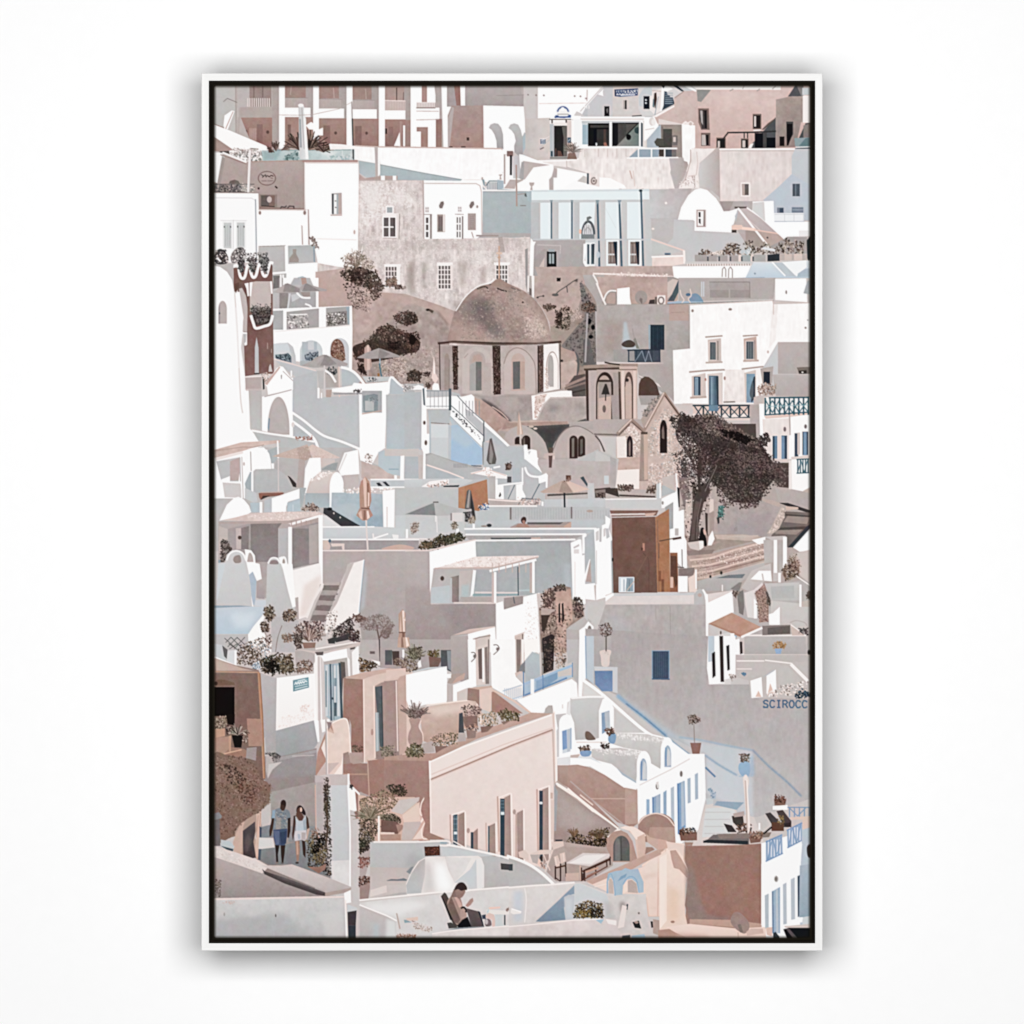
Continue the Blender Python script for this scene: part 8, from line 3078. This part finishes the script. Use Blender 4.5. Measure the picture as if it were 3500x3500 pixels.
p 958079@75*5 350,950 450,1040 560,1500 620,1620 900,1660 900,1700 400,1720 350,1500
p a87c6c@60*12 700,1200 1300,1100 1310,1740 1000,1700
p c09a8a 400,1680 920,1690 1320,1740 1310,1800 1160,1800 400,1740
p ebd3c8>e3c5b8 100,1780 400,1740 1000,1800 1370,1780 1370,1932 400,1932 220,1850
p c9a396@80*6 240,1860 600,1880 700,1932 230,1932
c a1867f 920,1700 960,1600 1040,1600 1140,1700 1160,1790 1110,1860 1050,1850 960,1780
p 8a7670 1010,1750 1050,1740 1080,1850 1040,1850
l c9a99d 12 1015,1850 1020,1932
p cfb0a4 1120,1840 1180,1800 1330,1800 1340,1860 1130,1890
G bluedoorhouse | lower white facade with pale blue doors by the frame edge
p fcfbfb 1310,980 1380,960 1590,855 1640,800 1830,720 1800,1120 1770,1150 1770,1640 1840,1660 1830,1720 1600,1760 1590,1932 1450,1932 1450,1760 1310,1760
p aebac3 1355,1380 1405,1355 1405,1800 1360,1800
p 9ab0c4 1445,1330 1550,1270 1550,1860 1460,1860
p 6a86a3 1445,1330 1462,1320 1470,1860 1450,1860
p b5c1ca 1495,1310 1520,1295 1530,1850 1500,1850
p b2bec7 1585,1240 1630,1215 1635,1740 1590,1750
p b5c0c9 1685,1175 1735,1150 1740,1680 1690,1690
p 42566a 1770,1135 1800,1120 1790,1640 1775,1660
p a5b4c1>93a5b3 1800,1000 1932,980 1932,1640 1790,1660
p c9cfd2 1840,1660 1932,1640 1932,1780 1830,1770
p c9bdb8 1600,1770 1932,1740 1932,1790 1620,1790
p 17191d 1590,1810 1660,1790 1932,1790 1932,1932 1640,1932
p 5d5557 1620,1800 1660,1795 1780,1932 1720,1932
p 3c4249 1460,1860 1490,1840 1540,1900 1540,1932 1460,1932
p d9b9ac 1370,1790 1450,1780 1450,1900 1380,1880
e a8a09d 1500 1170 26 40
e 8a807c 1498 1170 14 22
'''

# ---------- materials ----------
def mat(name, col, rough=.6, spec=.3):
    m = bpy.data.materials.new(name); m.use_nodes = True
    b = m.node_tree.nodes['Principled BSDF']
    b.inputs['Base Color'].default_value = (*col, 1); b.inputs['Roughness'].default_value = rough
    b.inputs['Specular IOR Level'].default_value = spec
    return m, m.node_tree, b
def noise_mix(nt, b, c1, c2, scale, stretch, detail=3, bump=0):
    tc = nt.nodes.new('ShaderNodeTexCoord'); mp = nt.nodes.new('ShaderNodeMapping'); mp.inputs['Scale'].default_value = stretch
    n = nt.nodes.new('ShaderNodeTexNoise'); n.inputs['Scale'].default_value = scale; n.inputs['Detail'].default_value = detail
    r = nt.nodes.new('ShaderNodeValToRGB'); r.color_ramp.elements[0].position = .35; r.color_ramp.elements[1].position = .65
    r.color_ramp.elements[0].color = (*c1, 1); r.color_ramp.elements[1].color = (*c2, 1)
    nt.links.new(tc.outputs['Object'], mp.inputs[0]); nt.links.new(mp.outputs[0], n.inputs[0])
    nt.links.new(n.outputs[0], r.inputs[0]); nt.links.new(r.outputs[0], b.inputs['Base Color'])
    if bump:
        u = nt.nodes.new('ShaderNodeBump'); u.inputs['Strength'].default_value = bump; u.inputs['Distance'].default_value = .0006
        nt.links.new(n.outputs[0], u.inputs['Height']); nt.links.new(u.outputs[0], b.inputs['Normal'])
m_wall, nt, b = mat('wall_paint', (.86, .86, .86), .9, 0)
noise_mix(nt, b, (.872, .872, .872), (.878, .878, .878), 60, (1, 1, 1))
def wood(name, stretch):
    m, nt, b = mat(name, (.8, .8, .79), .7, .1)
    noise_mix(nt, b, (.765, .762, .752), (.815, .813, .805), 260, stretch, 4, .15)
    return m
m_wood_h = wood('white_wood_level', (.02, 1, 1)); m_wood_v = wood('white_wood_upright', (1, 1, .02))
m_black, nt, b = mat('black_tray', (.0105, .0088, .0062), .8, .02)
m_board, nt, b = mat('backing_card', (.3, .22, .15), .9, .1)
m_print, nt, b = mat('print_ink', (.8, .8, .8), .85, 0)
va = nt.nodes.new('ShaderNodeVertexColor'); va.layer_name = 'ink'; nt.links.new(va.outputs[0], b.inputs['Base Color'])

# ---------- objects ----------
def mesh_obj(name, verts, faces, m, parent=None):
    me = bpy.data.meshes.new(name); me.from_pydata(verts, [], faces); me.materials.append(m); me.update()
    o = bpy.data.objects.new(name, me); C.objects.link(o); o.parent = parent
    return o
wall = mesh_obj('wall', [(-6, 0, -1.5), (6, 0, -1.5), (6, 0, 6), (-6, 0, 6)], [(0, 1, 2, 3)], m_wall)
wall['kind'] = 'structure'; wall['label'] = 'plain smooth white wall behind the framed print'; wall['category'] = 'wall'
root = bpy.data.objects.new('framed_print', None); C.objects.link(root)
root['label'] = 'tall print of a white hillside town in a slim white frame on the wall'; root['category'] = 'framed print'
FO, FI = (688, 250, 2812, 3250), (714, 276, 2786, 3224)         # frame: outside and inside edges
def corner(R, i, y):
    x, yy = ((R[0], R[1]), (R[2], R[1]), (R[2], R[3]), (R[0], R[3]))[i % 4]
    X, Z = at(x, yy); return (X, y, Z)
for i in range(4):                                               # four mitred rails, the front edge slightly eased
    prof = [(FO, -GAP), (FO, -D+.0008), (0, -D), (1, -D), (FI, -D+.0006), (FI, -GAP)]
    vs = []
    for j in (i, i+1):
        for R, y in prof:
            if R == 0: R = (FO[0]+2, FO[1]+2, FO[2]-2, FO[3]-2)
            elif R == 1: R = (FI[0]-1, FI[1]-1, FI[2]+1, FI[3]+1)
            vs.append(corner(R, j, y))
    n = len(prof)
    fs = [(k, k+1, n+k+1, n+k) for k in range(n-1)]+[(n-1, 0, n, 2*n-1), tuple(range(n)), tuple(range(2*n-1, n-1, -1))]
    o = mesh_obj('frame_rail', vs, fs, m_wood_v if i % 2 else m_wood_h, root)
TI = (FI[0]+.4, FI[1]+.4, FI[2]-.4, FI[3]-.4); TW = (TI[0]+2, TI[1]+2, TI[2]-2, TI[3]-2)
vs = []
for R, y in ((TI, -GAP-.004), (TI, -D+.0012), (TW, -D+.0012), (TW, -D+.009)):
    for i in range(4): vs.append(corner(R, i, y))
fs = [(4*r+i, 4*r+(i+1) % 4, 4*r+4+(i+1) % 4, 4*r+4+i) for r in range(3) for i in range(4)]+[(12, 13, 14, 15), (3, 2, 1, 0)]
mesh_obj('inner_tray', vs, fs, m_black, root)
B = (FO[0]+14, FO[1]+14, FO[2]-14, FO[3]-14)
vs = [corner(B, i, y) for y in (-GAP+.0005, -GAP-.003) for i in range(4)]
mesh_obj('backing_board', vs, [(0, 1, 2, 3), (7, 6, 5, 4)]+[(i, 4+i, 4+(i+1) % 4, (i+1) % 4) for i in range(4)], m_black, root)
M = (FO[0]+330, FO[1]+330, FO[2]-330, FO[3]-330)                # unseen black spacer box, added to bridge the shadow gap, well inside the edges
vs = [corner(M, i, y) for y in (-.001, -GAP+.0005) for i in range(4)]
mesh_obj('wall_spacer', vs, [(0, 1, 2, 3), (7, 6, 5, 4)]+[(i, 4+i, 4+(i+1) % 4, (i+1) % 4) for i in range(4)], m_black, root)

# ---------- the canvas: a fine grid of ink dots, one piece of print for each thing pictured ----------
P = Painter(PAINT); ink = P.finish(); ids = P.ids
print('painted', len(P.groups), 'motifs')
STEP = 2
YF = -D+.0022
lin = np.where(ink <= 10.31, ink/255/12.92, ((ink/255+.055)/1.055)**2.4)*INK
ys = np.arange(0, H, STEP); xs = np.arange(0, W, STEP)
def box(a):                                                      # average of the dots round each grid corner
    k = np.pad(a, [(1, 1), (1, 1), (0, 0)], mode='edge')
    r = sum(k[dy:dy+H, dx:dx+W]*wt for dy, wy in enumerate((.25, .5, .25)) for dx, wt in ((0, wy*.25), (1, wy*.5), (2, wy*.25)))
    return r[::STEP, ::STEP]
g = box(lin).astype(np.float32)
ny, nx = g.shape[:2]
mid = ids[STEP//2::STEP, STEP//2::STEP][:ny-1, :nx-1]
GX = (PX0+xs-1750)*PX; GZ = ZC-(PY0+ys-1750)*PX
GX[-1] = (PX1-1750)*PX; GZ[-1] = ZC-(PY1-1750)*PX
def piece(name, sel, parent, extra=False):
    r, c = np.nonzero(sel)
    q = np.stack([r*nx+c, (r+1)*nx+c, (r+1)*nx+c+1, r*nx+c+1], 1)
    u, inv = np.unique(q, return_inverse=True); inv = inv.reshape(-1)
    co_ = np.empty((len(u), 3), np.float32); co_[:, 0] = GX[u % nx]; co_[:, 1] = YF; co_[:, 2] = GZ[u//nx]
    col = np.ones((len(u), 4), np.float32); col[:, :3] = g.reshape(-1, 3)[u]
    if extra:                                                    # the stretched canvas: black wrapped sides and a back
        e = np.array([(x, y, z) for y in (YF+.0001, YF+.024) for x, z in ((GX[0], GZ[0]), (GX[-1], GZ[0]), (GX[-1], GZ[-1]), (GX[0], GZ[-1]))], np.float32)
        k = len(u); co_ = np.vstack([co_, e]); col = np.vstack([col, np.tile(np.array([[.01, .009, .006, 1]], np.float32), (8, 1))])
        inv = np.concatenate([inv, k+np.array([0, 3, 2, 1, 4, 5, 6, 7, 0, 1, 5, 4, 1, 2, 6, 5, 2, 3, 7, 6, 3, 0, 4, 7])])
    me = bpy.data.meshes.new(name); nf = len(inv)//4
    me.vertices.add(len(co_)); me.vertices.foreach_set('co', co_.ravel())
    me.loops.add(len(inv)); me.loops.foreach_set('vertex_index', inv.astype(np.int32))
    me.polygons.add(nf); me.polygons.foreach_set('loop_start', np.arange(0, 4*nf, 4, dtype=np.int32))
    a = me.color_attributes.new('ink', 'FLOAT_COLOR', 'POINT'); a.data.foreach_set('color', col.ravel())
    me.materials.append(m_print); me.update(calc_edges=True)
    o = bpy.data.objects.new(name, me); C.objects.link(o); o.parent = parent
    return o
small = [i for i in range(len(P.groups)) if (mid == i).sum() < 40]
base = mid == 0
for i in small: base |= mid == i
canvas = piece('canvas', base, root, True)
for i, gname in enumerate(P.groups):
    if i == 0 or i in small: continue
    kind, _, lab = gname.partition(' | ')
    o = piece('printed_'+KIND.get(kind, 'house'), mid == i, canvas)
    if lab: o['label'] = lab
